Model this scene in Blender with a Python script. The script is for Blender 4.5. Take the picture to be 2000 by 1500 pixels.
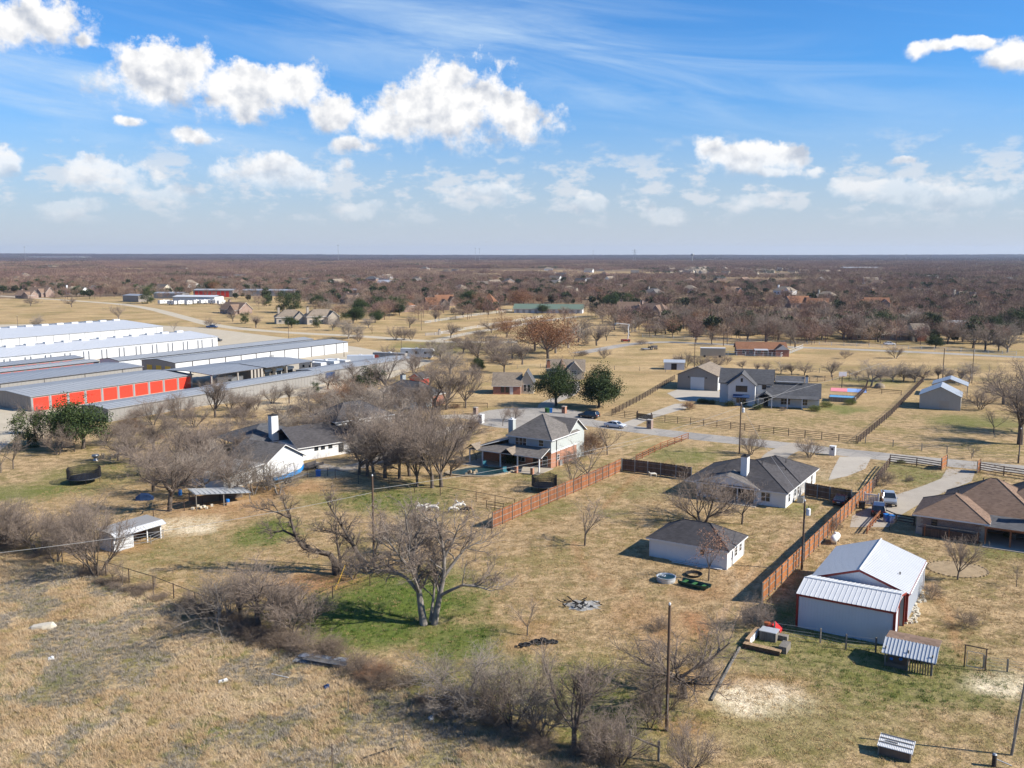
import bpy, math, random
import numpy as np
from mathutils import Vector, Matrix
for o in list(bpy.data.objects): bpy.data.objects.remove(o)
S = bpy.context.scene
COL = S.collection
R = math.radians

# ------------------------------------------------------------------ camera
F, HC = 1800.0, 38.0                       # focal length in photo pixels, camera height in metres
P = math.atan(255 / F)
cd = bpy.data.cameras.new('camera'); cam = bpy.data.objects.new('camera', cd); COL.objects.link(cam)
cam.location = (0, 0, HC); cam.rotation_euler = (math.pi / 2 - P, 0, 0)
cd.sensor_width = 36; cd.lens = F / 2000 * 36; cd.clip_start = 0.5; cd.clip_end = 60000
S.camera = cam

# ------------------------------------------------------------------ light
SUN_EL, SUN_AZ = R(35), R(-12.5)           # azimuth measured from +X
sd = bpy.data.lights.new('sun', 'SUN'); sun = bpy.data.objects.new('sun', sd); COL.objects.link(sun)
sd.energy = 5.0; sd.angle = R(0.5); sd.color = (1.0, 0.93, 0.82)
sv = Vector((math.cos(SUN_EL) * math.cos(SUN_AZ), math.cos(SUN_EL) * math.sin(SUN_AZ), math.sin(SUN_EL)))
sun.rotation_euler = sv.to_track_quat('Z', 'Y').to_euler(); sun.location = sv * 300
S.view_settings.view_transform = 'Standard'; S.view_settings.look = 'None'
S.view_settings.exposure = 0.85; S.view_settings.gamma = 1; S.view_settings.use_curve_mapping = False

def ray(px, py):
    x = (px - 1000) / F; v = (750 - py) / F
    return (x, math.cos(P) + v * math.sin(P), -math.sin(P) + v * math.cos(P))
def G(px, py, z=0.0):
    d = ray(px, py); t = (z - HC) / d[2]
    return (d[0] * t, d[1] * t)
def Hh(px, py, pyt):
    X, Y = G(px, py); d = ray(px, pyt)
    return HC + d[2] * Y / d[1]

# ------------------------------------------------------------------ world
W = bpy.data.worlds.new('World'); S.world = W; W.use_nodes = True
wt = W.node_tree; wt.nodes.clear()
class NB:
    """small helper that writes shader maths"""
    def __init__(s, t): s.t = t
    def n(s, typ, **k):
        q = s.t.nodes.new(typ)
        for a, b in k.items(): setattr(q, a, b)
        return q
    def put(s, sock, v):
        if isinstance(v, bpy.types.NodeSocket): s.t.links.new(v, sock)
        else: sock.default_value = v
    def m(s, op, a, b=0.0, c=None, clamp=False):
        q = s.n('ShaderNodeMath', operation=op, use_clamp=clamp); s.put(q.inputs[0], a)
        if op not in ('ARCSINE', 'ABSOLUTE', 'SQRT'): s.put(q.inputs[1], b)
        if c is not None: s.put(q.inputs[2], c)
        return q.outputs[0]
    def vm(s, op, a, b):
        q = s.n('ShaderNodeVectorMath', operation=op); s.put(q.inputs[0], a)
        if op != 'LENGTH': s.put(q.inputs[1], b)
        return q.outputs[1] if op == 'LENGTH' else q.outputs[0]
    def xyz(s, a, b, c=0.0):
        q = s.n('ShaderNodeCombineXYZ')
        for i, v in enumerate((a, b, c)): s.put(q.inputs[i], v)
        return q.outputs[0]
    def noise(s, vec, scale, detail=4, rough=.55, dist=0.0):
        q = s.n('ShaderNodeTexNoise'); s.put(q.inputs['Vector'], vec)
        q.inputs['Scale'].default_value = scale; q.inputs['Detail'].default_value = detail
        q.inputs['Roughness'].default_value = rough; q.inputs['Distortion'].default_value = dist
        return q.outputs[0]
    def ss(s, v, a, b):
        q = s.n('ShaderNodeMapRange', interpolation_type='SMOOTHSTEP'); s.put(q.inputs[0], v)
        s.put(q.inputs[1], a); s.put(q.inputs[2], b); return q.outputs[0]
    def mix(s, f, a, b):
        q = s.n('ShaderNodeMix', data_type='RGBA'); s.put(q.inputs[0], f)
        for i, v in ((6, a), (7, b)):
            if isinstance(v, tuple): v = (*v[:3], 1)
            s.put(q.inputs[i], v)
        return q.outputs[2]
    def mul(s, a, b):
        q = s.n('ShaderNodeMix', data_type='RGBA', blend_type='MULTIPLY'); q.inputs[0].default_value = 1
        for i, v in ((6, a), (7, b)):
            if isinstance(v, tuple): v = (*v[:3], 1)
            s.put(q.inputs[i], v)
        return q.outputs[2]
b = NB(wt)
sky = b.n('ShaderNodeTexSky', sky_type='NISHITA', sun_disc=False)
sky.sun_elevation = SUN_EL; sky.sun_rotation = math.pi / 2 - SUN_AZ
sky.altitude = 200; sky.air_density = 1.0; sky.dust_density = 0.6; sky.ozone_density = 3.0
SKY = 0.12; HAZE = 4.4e-5
tc = b.n('ShaderNodeTexCoord').outputs['Generated']
sp = b.n('ShaderNodeSeparateXYZ'); wt.links.new(tc, sp.inputs[0])
az = b.m('ARCTAN2', sp.outputs[0], sp.outputs[1]); el = b.m('ARCSINE', sp.outputs[2])
pos = b.xyz(az, el)
warp = b.n('ShaderNodeTexNoise'); b.put(warp.inputs['Vector'], pos); warp.inputs['Scale'].default_value = 16; warp.inputs['Detail'].default_value = 5
wv = b.vm('MULTIPLY', b.vm('SUBTRACT', warp.outputs['Color'], (.5, .5, .5)), (.05, .04, 0))
posw = b.vm('ADD', pos, wv)
def ae(px, py):
    d = Vector(ray(px, py)).normalized(); return math.atan2(d.x, d.y), math.asin(d.z)
blobs = [(890,200,150,92),(815,215,115,80),(1000,232,95,62),(893,145,62,42),(760,240,75,40),(700,285,66,24),(640,215,60,40),
 (300,150,118,66),(380,120,52,56),(265,130,66,46),(480,180,105,58),(425,165,70,48),(570,170,70,44),(500,215,66,32),(50,40,115,56),(95,68,60,30),(162,76,24,16),
 (228,350,80,32),(300,378,110,22),(545,335,145,34),(555,318,50,26),(1462,308,112,40),(1500,296,60,30),(1430,318,60,26),(1490,336,70,16),(1580,337,30,12),
 (1850,96,70,13),(1800,104,30,12),(1905,86,30,11),(1995,108,75,30),(1765,312,30,11),(388,260,48,20),(8,325,40,34),(935,385,80,28),(1145,405,40,20),
 (1300,415,60,20),(1720,370,110,22),(1880,385,100,28),(1480,400,60,18),(250,240,30,12),(690,405,60,16),(140,410,80,18)]
acc = None
for px, py, rx, ry in blobs:
    a0, e0 = ae(px, py)
    q = b.vm('MULTIPLY', b.vm('SUBTRACT', posw, (a0, e0, 0)), (F / rx, F / ry, 0))
    l = b.vm('LENGTH', q, None)
    acc = l if acc is None else b.m('SMOOTH_MIN', acc, l, .25)
    w_ = b.m('POWER', b.m('MAXIMUM', b.m('SUBTRACT', 1.5, l), 0.0), 2.0)
    qs = b.n('ShaderNodeSeparateXYZ'); wt.links.new(q, qs.inputs[0])
    wy = b.m('MULTIPLY', w_, qs.outputs[1])
    Wsum, Ysum = (w_, wy) if px == 890 and py == 200 else (b.m('ADD', Wsum, w_), b.m('ADD', Ysum, wy))
body = b.m('SUBTRACT', 1.0, acc)
fb = b.noise(pos, 24, 12, .66)
fb2 = b.noise(b.vm('ADD', pos, (.007, .010, 0)), 27, 6, .55)
fb3 = b.noise(pos, 27, 6, .55)
dens = b.m('ADD', body, b.m('MULTIPLY', b.m('SUBTRACT', fb, .5), 2.5))
hgt = b.m('DIVIDE', Ysum, b.m('ADD', Wsum, .02))        # -1 at a cloud's base, +1 at its top
cum = b.ss(dens, -.02, b.m('SUBTRACT', .55, b.m('MULTIPLY', hgt, .22)))
# low, distant cumulus all round the horizon
lowp = b.vm('MULTIPLY', pos, (24, 48, 1))
ln = b.noise(lowp, 1.0, 8, .60)
band = b.m('MULTIPLY', b.ss(el, .015, .06), b.m('SUBTRACT', 1.0, b.ss(el, .075, .14)))
low = b.m('MULTIPLY', b.ss(b.m('ADD', ln, b.m('MULTIPLY', band, .10)), .56, .70), band)
# thin streaks of cirrus high up
rot = b.xyz(b.m('ADD', az, b.m('MULTIPLY', el, 1.2)), b.m('ADD', el, b.m('MULTIPLY', az, .11)))
cn = b.noise(b.vm('MULTIPLY', rot, (3.2, 26, 1)), 1.0, 6, .6, .8)
ca, ce = ae(1000, 95)
cb = b.vm('LENGTH', b.vm('MULTIPLY', b.vm('SUBTRACT', rot, (ca + 1.2 * ce, ce + .11 * ca, 0)), (2.3, 13, 0)), None)
c2a, c2e = ae(150, 190)
cb2 = b.vm('LENGTH', b.vm('MULTIPLY', b.vm('SUBTRACT', rot, (c2a + 1.2 * c2e, c2e + .11 * c2a, 0)), (4.5, 16, 0)), None)
cir = b.m('MULTIPLY', b.ss(cn, .30, .85), b.m('SUBTRACT', 1.0, b.ss(b.m('MINIMUM', cb, cb2), .25, 1.15)))
# away from the picture the same thin cloud goes on in broken streaks
far_cir = b.m('MULTIPLY', b.ss(cn, .5, .9), b.ss(el, .1, .3))
cir = b.m('MAXIMUM', b.m('MULTIPLY', cir, .95), b.m('MULTIPLY', far_cir, .35))
lit = b.m('ADD', .60, b.m('MULTIPLY', b.m('SUBTRACT', fb3, fb2), 4.2))
edge = b.m('SUBTRACT', 1.0, b.ss(dens, .25, 1.5))
lit = b.m('ADD', b.m('ADD', lit, b.m('MULTIPLY', edge, .22)), b.m('MULTIPLY', hgt, .42), clamp=True)
k = 1 / SKY
ccol = b.mix(lit, (.40 * k, .43 * k, .49 * k), (.73 * k, .725 * k, .72 * k))
skyc = b.mul(sky.outputs[0], (.29, .655, 1.0))
hz = b.m('SUBTRACT', 1.0, b.ss(el, -.02, .19))
skyc = b.mix(b.m('MULTIPLY', hz, .93), skyc, (.43 * k, .445 * k, .49 * k))
c = b.mix(cir, skyc, (.42 * k, .54 * k, .68 * k))
c = b.mix(b.m('MULTIPLY', low, .7), c, (.56 * k, .58 * k, .61 * k))
fade = b.m('ADD', .32, b.m('MULTIPLY', b.ss(el, .04, .115), .68))
c = b.mix(b.m('MULTIPLY', cum, fade), c, ccol)
bg = b.n('ShaderNodeBackground'); wt.links.new(c, bg.inputs[0]); bg.inputs[1].default_value = SKY * .784
wo = b.n('ShaderNodeOutputWorld'); wt.links.new(bg.outputs[0], wo.inputs[0])

# ------------------------------------------------------------------ materials
MATS = {}
ALB = .80
def newmat(name):
    m = bpy.data.materials.new(name); m.use_nodes = True; t = m.node_tree
    p = t.nodes['Principled BSDF']; MATS[name] = m
    return m, NB(t), p
def objco(n): return n.n('ShaderNodeTexCoord').outputs['Object']
def sepz(n, v):
    q = n.n('ShaderNodeSeparateXYZ'); n.t.links.new(v, q.inputs[0]); return q.outputs
def bump(n, p, h, dist, strength=.5):
    q = n.n('ShaderNodeBump'); q.inputs['Distance'].default_value = dist; q.inputs['Strength'].default_value = strength
    n.put(q.inputs['Height'], h); n.t.links.new(q.outputs[0], p.inputs['Normal'])
def plain(name, col, rough=.75, var=.18, scale=1.2, metal=0.0, spec=.3, rnd=0.0, bmp=0.0):
    col = tuple(x * ALB for x in col)
    m, n, p = newmat(name); co = objco(n)
    a = n.noise(co, scale, 6, .62); a2 = n.noise(co, scale * 9, 3, .6)
    f = n.m('ADD', n.m('MULTIPLY', n.m('SUBTRACT', a, .5), 2.4), n.m('MULTIPLY', n.m('SUBTRACT', a2, .5), 1.2))
    v = n.m('ADD', 1.0, n.m('MULTIPLY', f, var))
    if rnd:
        r = n.n('ShaderNodeObjectInfo').outputs['Random']
        v = n.m('MULTIPLY', v, n.m('ADD', 1 - rnd, n.m('MULTIPLY', r, 2 * rnd)))
    n.t.links.new(n.mul(col, n.xyz(v, v, v)), p.inputs['Base Color'])
    p.inputs['Roughness'].default_value = rough; p.inputs['Metallic'].default_value = metal
    p.inputs['Specular IOR Level'].default_value = spec
    if bmp: bump(n, p, a2, bmp)
    return m
def shingle(name, col):
    col = tuple(x * ALB for x in col)
    m, n, p = newmat(name); co = objco(n); o = sepz(n, co)
    row = n.m('FLOOR', n.m('MULTIPLY', o[2], 9.0))
    cell = n.xyz(n.m('FLOOR', n.m('MULTIPLY', n.m('ADD', o[0], n.m('MULTIPLY', row, .37)), 2.2)),
                 n.m('FLOOR', n.m('MULTIPLY', n.m('ADD', o[1], n.m('MULTIPLY', row, .23)), 2.2)), row)
    w = n.n('ShaderNodeTexWhiteNoise'); n.put(w.inputs['Vector'], cell)
    big = n.noise(co, .35, 4); fine = n.noise(co, 14, 3, .7)
    v = n.m('ADD', .46, n.m('ADD', n.m('MULTIPLY', w.outputs[0], .38), n.m('ADD', n.m('MULTIPLY', big, .5), n.m('MULTIPLY', fine, .28))))
    n.t.links.new(n.mul(col, n.xyz(v, v, v)), p.inputs['Base Color']); p.inputs['Roughness'].default_value = .92
    p.inputs['Specular IOR Level'].default_value = .15
    fr = n.m('FRACT', n.m('MULTIPLY', o[2], 9.0)); bump(n, p, n.m('ADD', fr, fine), .02, .6)
def brick(name, col, col2, mortar=(.42, .38, .34)):
    col, col2, mortar = tuple(x * ALB for x in col), tuple(x * ALB for x in col2), tuple(x * ALB for x in mortar)
    m, n, p = newmat(name); co = objco(n); o = sepz(n, co)
    q = n.n('ShaderNodeTexBrick'); n.put(q.inputs['Vector'], n.xyz(n.m('ADD', o[0], o[1]), o[2]))
    q.inputs['Scale'].default_value = 1; q.inputs['Brick Width'].default_value = .22; q.inputs['Row Height'].default_value = .075
    q.inputs['Mortar Size'].default_value = .007; q.inputs['Color1'].default_value = (*col, 1); q.inputs['Color2'].default_value = (*col2, 1)
    q.inputs['Mortar'].default_value = (*mortar, 1)
    v = n.m('ADD', .7, n.m('MULTIPLY', n.noise(co, .9, 5, .65), .6))
    n.t.links.new(n.mul(q.outputs[0], n.xyz(v, v, v)), p.inputs['Base Color']); p.inputs['Roughness'].default_value = .9
    bump(n, p, n.m('SUBTRACT', 1.0, q.outputs[1]), .01)
def lap(name, col, pitch=.18, vert=False, dirt=.12):
    col = tuple(x * ALB for x in col)
    m, n, p = newmat(name); co = objco(n); o = sepz(n, co)
    c = n.m('ADD', o[0], o[1]) if vert else o[2]
    fr = n.m('FRACT', n.m('MULTIPLY', c, 1 / pitch))
    line = n.ss(fr, .0, .12)
    d = n.noise(n.vm('MULTIPLY', co, (1, 1, .35)), 1.3, 6, .65)
    v = n.m('MULTIPLY', n.m('ADD', .84, n.m('MULTIPLY', line, .16)), n.m('ADD', 1 - dirt, n.m('MULTIPLY', d, dirt * 2)))
    n.t.links.new(n.mul(col, n.xyz(v, v, v)), p.inputs['Base Color']); p.inputs['Roughness'].default_value = .7
    bump(n, p, n.m('ADD', fr, line), .02, .5)
def corr(name, col, pitch=.3, rough=.42, metal=.25, dirt=.1, axis=0):
    """painted or galvanised sheet: the ribs are geometry, this adds streaks and fine relief"""
    col = tuple(x * ALB for x in col)
    m, n, p = newmat(name); co = objco(n)
    d = n.noise(n.vm('MULTIPLY', co, (1.4, 1.4, .25)), 1.0, 6, .65); e = n.noise(co, .16, 5, .6)
    v = n.m('ADD', 1 - dirt, n.m('ADD', n.m('MULTIPLY', d, dirt * 1.2), n.m('MULTIPLY', e, dirt)))
    n.t.links.new(n.mul(col, n.xyz(v, v, v)), p.inputs['Base Color'])
    p.inputs['Roughness'].default_value = rough; p.inputs['Metallic'].default_value = metal; p.inputs['Specular IOR Level'].default_value = .4
    bump(n, p, d, .01, .2)
def wood(name, col, col2, rnd=.38):
    col, col2 = tuple(x * ALB for x in col), tuple(x * ALB for x in col2)
    m, n, p = newmat(name); co = objco(n)
    g = n.noise(n.vm('MULTIPLY', co, (7, 7, .8)), 1.0, 5, .6); s_ = n.noise(co, .5, 4)
    pk = n.n('ShaderNodeTexWhiteNoise', noise_dimensions='1D'); n.put(pk.inputs['W'], n.m('FLOOR', n.m('MULTIPLY', sepz(n, co)[0], 1 / .15)))
    r = n.n('ShaderNodeObjectInfo').outputs['Random']
    v = n.m('ADD', .42, n.m('ADD', n.m('MULTIPLY', pk.outputs[0], .34), n.m('ADD', n.m('MULTIPLY', s_, .35), n.m('MULTIPLY', r, rnd))))
    n.t.links.new(n.mul(n.mix(n.ss(g, .3, .75), col, col2), n.xyz(v, v, v)), p.inputs['Base Color']); p.inputs['Roughness'].default_value = .85
    bump(n, p, g, .01)
def leafy(name, c1, c2, transl=True):
    c1, c2 = tuple(x * ALB for x in c1), tuple(x * ALB for x in c2)
    m, n, p = newmat(name); co = objco(n)
    a = n.noise(co, .9, 4, .6); f = n.noise(co, 7, 2)
    r = n.n('ShaderNodeObjectInfo').outputs['Random']
    v = n.m('ADD', .6, n.m('ADD', n.m('MULTIPLY', f, .5), n.m('MULTIPLY', r, .3)))
    n.t.links.new(n.mul(n.mix(n.ss(a, .35, .65), c1, c2), n.xyz(v, v, v)), p.inputs['Base Color']); p.inputs['Roughness'].default_value = .65
    p.inputs['Specular IOR Level'].default_value = .2
def bark(name, c1, c2, rnd=.22):
    c1, c2 = tuple(x * ALB for x in c1), tuple(x * ALB for x in c2)
    m, n, p = newmat(name); co = objco(n)
    a = n.noise(co, 1.1, 5, .6)
    r = n.n('ShaderNodeObjectInfo').outputs['Random']
    v = n.m('ADD', 1 - rnd, n.m('MULTIPLY', r, 2 * rnd))
    n.t.links.new(n.mul(n.mix(n.ss(a, .3, .7), c1, c2), n.xyz(v, v, v)), p.inputs['Base Color']); p.inputs['Roughness'].default_value = .9
    p.inputs['Specular IOR Level'].default_value = .1
def glossy(name, col, rough=.25, metal=0.0, coat=.6):
    col = tuple(x * ALB for x in col)
    m, n, p = newmat(name); co = objco(n); d = n.noise(co, 2.2, 5, .6)
    v = n.m('ADD', .86, n.m('MULTIPLY', d, .26))
    n.t.links.new(n.mul(col, n.xyz(v, v, v)), p.inputs['Base Color']); p.inputs['Roughness'].default_value = rough
    p.inputs['Metallic'].default_value = metal; p.inputs['Coat Weight'].default_value = coat; p.inputs['Coat Roughness'].default_value = .08
glossy('glass', (.025, .032, .04), .06, 0, .3)
corr('metal_white', (.60, .61, .62), metal=.0, rough=.45, dirt=.14)
corr('metal_galv', (.62, .64, .65), metal=.35, rough=.38, dirt=.16)
corr('metal_bluewhite', (.62, .66, .71), metal=.05, rough=.45)
corr('metal_grey', (.33, .34, .35), metal=.15, dirt=.14)
corr('metal_bluegrey', (.33, .345, .36), metal=.0, rough=.6, dirt=.2)
corr('metal_tan', (.42, .38, .33), metal=.05, dirt=.1)
corr('metal_taupe', (.30, .265, .235), metal=.05)
corr('metal_dark', (.10, .09, .09), metal=.1)
corr('metal_pale', (.30, .285, .265), metal=.05)
corr('roll_red', (.80, .05, .022), metal=0, rough=.45, dirt=.08)
corr('roll_white', (.66, .66, .66), metal=0, rough=.5)
corr('roll_yellow', (.75, .45, .03), metal=0, rough=.5)
plain('trim_red', (.28, .035, .025), .5, .12)
plain('trim_white', (.74, .74, .73), .6, .08)
plain('trim_dark', (.035, .03, .028), .7, .2)
plain('white_paint', (.78, .78, .77), .6, .08, .8)
lap('siding_white', (.80, .80, .79), dirt=.07); lap('siding_grey', (.36, .40, .42)); lap('siding_pale', (.47, .50, .48))
lap('siding_cream', (.60, .54, .42)); lap('board_white', (.66, .66, .66), .4, True, .06); lap('board_tan', (.45, .42, .37), .25, True)
lap('board_old', (.16, .12, .09), .15, True, .3)
brick('brick_red', (.38, .12, .06), (.27, .085, .05)); brick('brick_orange', (.46, .17, .07), (.36, .13, .06)); brick('brick_brown', (.30, .19, .14), (.22, .13, .10))
brick('stone_pale', (.50, .43, .34), (.36, .30, .24))
shingle('shingle_dark', (.075, .07, .072)); shingle('shingle_grey', (.155, .14, .128)); shingle('shingle_brown', (.215, .145, .105))
shingle('shingle_tan', (.24, .195, .15)); shingle('shingle_rust', (.235, .115, .065)); shingle('shingle_slate', (.10, .10, .105))
corr('roof_green', (.16, .21, .15), metal=.0)
wood('cedar', (.34, .125, .042), (.22, .078, .03)); wood('cedar_orange', (.46, .17, .045), (.31, .105, .03)); wood('fence_dark', (.12, .068, .045), (.07, .042, .03))
wood('wood_grey', (.26, .235, .20), (.15, .13, .11)); wood('wood_pole', (.15, .09, .055), (.085, .055, .038)); wood('wood_new', (.46, .31, .17), (.36, .23, .12))
plain('pipe_rust', (.085, .055, .042), .7, .3, 3); plain('steel', (.36, .37, .38), .45, .15, 2, .5); plain('wire', (.45, .44, .42), .5, .1, 1, .3)
plain('rubber', (.018, .018, .019), .85, .3, 4); plain('plastic_blue', (.02, .17, .52), .45, .1); plain('plastic_green', (.05, .16, .045), .5, .15)
plain('plastic_black', (.02, .02, .022), .5, .2); plain('vinyl_white', (.74, .74, .73), .5, .06); plain('tarp_blue', (.012, .28, .72), .55, .14, 2)
plain('concrete', (.40, .35, .285), .9, .2, .35, bmp=.01); plain('concrete_pale', (.45, .40, .33), .9, .2, .3); plain('limestone', (.60, .54, .43), .9, .25, 2.5, bmp=.02)
plain('awning_blue', (.025, .06, .15), .75, .15); plain('ash', (.34, .33, .31), .95, .6, 2.2, bmp=.05); plain('char', (.022, .020, .019), .95, .4, 3)
plain('gravel', (.38, .30, .20), .95, .35, 2, bmp=.03); plain('bed_mulch', (.36, .265, .155), .95, .4, 1.2, bmp=.05); plain('hay', (.50, .36, .16), .9, .3, 4, bmp=.03)
glossy('car_white', (.78, .79, .80)); glossy('car_silver', (.55, .57, .58), .28, .5); glossy('car_black', (.018, .017, .018)); glossy('car_maroon', (.03, .009, .014))
glossy('car_blue', (.03, .07, .18)); glossy('car_red', (.42, .02, .015)); glossy('rv_white', (.76, .75, .72), .35, 0, .3); glossy('rv_tan', (.42, .36, .28), .4, 0, .2)
glossy('lamp_red', (.35, .012, .01)); glossy('lamp_clear', (.72, .72, .70)); glossy('chrome', (.6, .6, .6), .2, .9); glossy('boat_green', (.018, .07, .045), .4, 0, .1)
glossy('tank_white', (.80, .80, .79), .35, 0, .3)
glossy('pool_water', (.012, .045, .05), .35, 0, 0); glossy('pool_bright', (.05, .30, .52), .08)
plain('court_blue', (.26, .40, .74), .7, .12); plain('court_red', (.78, .26, .30), .7, .12)
plain('fur_white', (.70, .66, .58), .9, .15, 3); plain('fur_grey', (.38, .34, .30), .9, .35, 3); plain('fur_black', (.03, .027, .025), .9, .2, 3); plain('fur_tan', (.36, .22, .12), .9, .25, 3)
plain('net', (.02, .02, .024), .8, .2); plain('terracotta', (.42, .12, .04), .8, .2); plain('red_plastic', (.62, .03, .03), .45, .1); plain('tan_tarp', (.30, .24, .17), .9, .35, 1.4)
plain('dirt_red', (.36, .17, .08), .95, .25, 1.5, bmp=.03)
bark('bark', (.18, .148, .122), (.09, .07, .056)); bark('twig', (.30, .24, .195), (.20, .155, .125)); bark('bark_pale', (.36, .32, .28), (.19, .165, .14)); bark('twig_pale', (.38, .325, .27), (.26, .215, .175))
bark('twig_rust', (.33, .19, .115), (.22, .13, .08)); bark('bark_far', (.15, .112, .098), (.105, .078, .072), .35); bark('brush', (.29, .225, .17), (.17, .125, .095))
leafy('leaf_oak', (.030, .052, .014), (.062, .088, .022)); leafy('leaf_cedar', (.038, .058, .018), (.085, .105, .030)); leafy('leaf_tan', (.38, .215, .135), (.26, .135, .08)); leafy('leaf_rust', (.27, .125, .055), (.19, .085, .04))
leafy('leaf_yellow', (.12, .15, .03), (.16, .17, .04)); leafy('mistletoe', (.07, .085, .02), (.11, .12, .03))
def grass(name, c1, c2, c3):
    c1, c2, c3 = (tuple(x * ALB for x in q) for q in (c1, c2, c3))
    m, n, p = newmat(name); co = n.n('ShaderNodeNewGeometry').outputs['Position']
    a = n.noise(co, .11, 5, .62); f = n.noise(co, .6, 4, .6); r = n.n('ShaderNodeObjectInfo').outputs['Random']
    c = n.mix(n.ss(n.m('ADD', a, n.m('MULTIPLY', n.m('SUBTRACT', r, .5), .3)), .34, .66), c1, c2); c = n.mix(n.m('MULTIPLY', n.ss(f, .52, .70), .85), c, c3)
    v = n.m('ADD', .72, n.m('MULTIPLY', r, .5)); n.t.links.new(n.mul(c, n.xyz(v, v, v)), p.inputs['Base Color']); p.inputs['Roughness'].default_value = .8; p.inputs['Specular IOR Level'].default_value = .1
grass('straw', (.74, .57, .37), (.50, .345, .19), (.35, .30, .11)); leafy('grass_green', (.055, .125, .013), (.11, .17, .022)); grass('weed_dark', (.42, .36, .29), (.30, .26, .20), (.24, .25, .10)); grass('lawn_dry', (.60, .435, .235), (.42, .28, .135), (.30, .25, .085))
MAT = MATS

# ------------------------------------------------------------------ mesh building
class MB:
    def __init__(s): s.v = []; s.f = []; s.mi = []
    def quad(s, *p, m=0):
        i = len(s.v); s.v += [tuple(q) for q in p]; s.f.append(tuple(range(i, i + len(p)))); s.mi.append(m)
    def box(s, c, d, rz=0.0, m=0, taper=1.0):
        cx, cy, cz = c; hx, hy, hz = d[0] / 2, d[1] / 2, d[2] / 2; ca, sa = math.cos(rz), math.sin(rz); i = len(s.v)
        for z in (-1, 1):
            k = taper if z > 0 else 1
            for x, y in ((-1, -1), (1, -1), (1, 1), (-1, 1)):
                X, Y = x * hx * k, y * hy * k; s.v.append((cx + X * ca - Y * sa, cy + X * sa + Y * ca, cz + z * hz))
        for f in ((3, 2, 1, 0), (4, 5, 6, 7), (0, 1, 5, 4), (1, 2, 6, 5), (2, 3, 7, 6), (3, 0, 4, 7)):
            s.f.append(tuple(i + j for j in f)); s.mi.append(m)
    def bx(s, u0, u1, v0, v1, z0, z1, m=0): s.box(((u0 + u1) / 2, (v0 + v1) / 2, (z0 + z1) / 2), (u1 - u0, v1 - v0, z1 - z0), 0, m)
    def ext(s, poly, a, c, axis='v', m=0, capm=None):
        """polygon in (h, z), extruded from a to c along u or v"""
        i = len(s.v); n = len(poly)
        for w in (a, c):
            for h, z in poly: s.v.append((h, w, z) if axis == 'v' else (w, h, z))
        for k in range(n):
            s.f.append((i + k, i + (k + 1) % n, i + n + (k + 1) % n, i + n + k)); s.mi.append(m)
        s.f.append(tuple(i + k for k in reversed(range(n)))); s.f.append(tuple(i + n + k for k in range(n))); s.mi += [m if capm is None else capm] * 2
    def tube(s, p, q, r0, r1=None, n=6, m=0, cap=True):
        r1 = r0 if r1 is None else r1; p = Vector(p); q = Vector(q); d = (q - p).normalized()
        a = d.orthogonal().normalized(); e = d.cross(a); i = len(s.v)
        for c, r in ((p, r0), (q, r1)):
            for k in range(n):
                t = 2 * math.pi * k / n; s.v.append(tuple(c + a * math.cos(t) * r + e * math.sin(t) * r))
        for k in range(n): s.f.append((i + k, i + (k + 1) % n, i + n + (k + 1) % n, i + n + k)); s.mi.append(m)
        if cap: s.f.append(tuple(i + k for k in reversed(range(n)))); s.f.append(tuple(i + n + k for k in range(n))); s.mi += [m, m]
    def path(s, pts, rs, n=6, m=0):
        for k in range(len(pts) - 1):
            r = rs if isinstance(rs, (int, float)) else rs[k]; r2 = rs if isinstance(rs, (int, float)) else rs[k + 1]
            s.tube(pts[k], pts[k + 1], r, r2, n, m)
    def lathe(s, prof, c=(0, 0, 0), n=16, m=0):
        i = len(s.v)
        for r, z in prof:
            for k in range(n):
                t = 2 * math.pi * k / n; s.v.append((c[0] + r * math.cos(t), c[1] + r * math.sin(t), c[2] + z))
        for j in range(len(prof) - 1):
            for k in range(n):
                s.f.append((i + j * n + k, i + j * n + (k + 1) % n, i + (j + 1) * n + (k + 1) % n, i + (j + 1) * n + k)); s.mi.append(m)
        s.f.append(tuple(i + k for k in reversed(range(n)))); s.f.append(tuple(i + (len(prof) - 1) * n + k for k in range(n))); s.mi += [m, m]
    def loft(s, rings, m=0, cap=True):
        i = len(s.v); n = len(rings[0])
        for r in rings: s.v += [tuple(q) for q in r]
        for j in range(len(rings) - 1):
            for k in range(n):
                s.f.append((i + j * n + k, i + j * n + (k + 1) % n, i + (j + 1) * n + (k + 1) % n, i + (j + 1) * n + k)); s.mi.append(m)
        if cap: s.f.append(tuple(i + k for k in reversed(range(n)))); s.f.append(tuple(i + (len(rings) - 1) * n + k for k in range(n))); s.mi += [m, m]
    def mesh(s, name, mats, smooth=False):
        me = bpy.data.meshes.new(name); me.from_pydata(s.v, [], s.f)
        for q in ([mats] if isinstance(mats, str) else mats): me.materials.append(MAT[q])
        me.polygons.foreach_set('material_index', s.mi)
        if smooth: me.polygons.foreach_set('use_smooth', [True] * len(s.f))
        me.update(); return me
    def build(s, name, mats, parent=None, smooth=False): return put(s.mesh(name, mats, smooth), name, parent)
def put(me, name, parent=None, loc=(0, 0, 0), rz=0.0, sc=None):
    o = bpy.data.objects.new(name, me); COL.objects.link(o); o.parent = parent
    o.location = loc; o.rotation_euler = (0, 0, rz)
    if sc is not None: o.scale = sc
    return o
def tag(o, label, cat, group=None, kind=None):
    if label: o['label'] = label
    if cat: o['category'] = cat
    if group: o['group'] = group
    if kind: o['kind'] = kind
    return o
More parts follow.
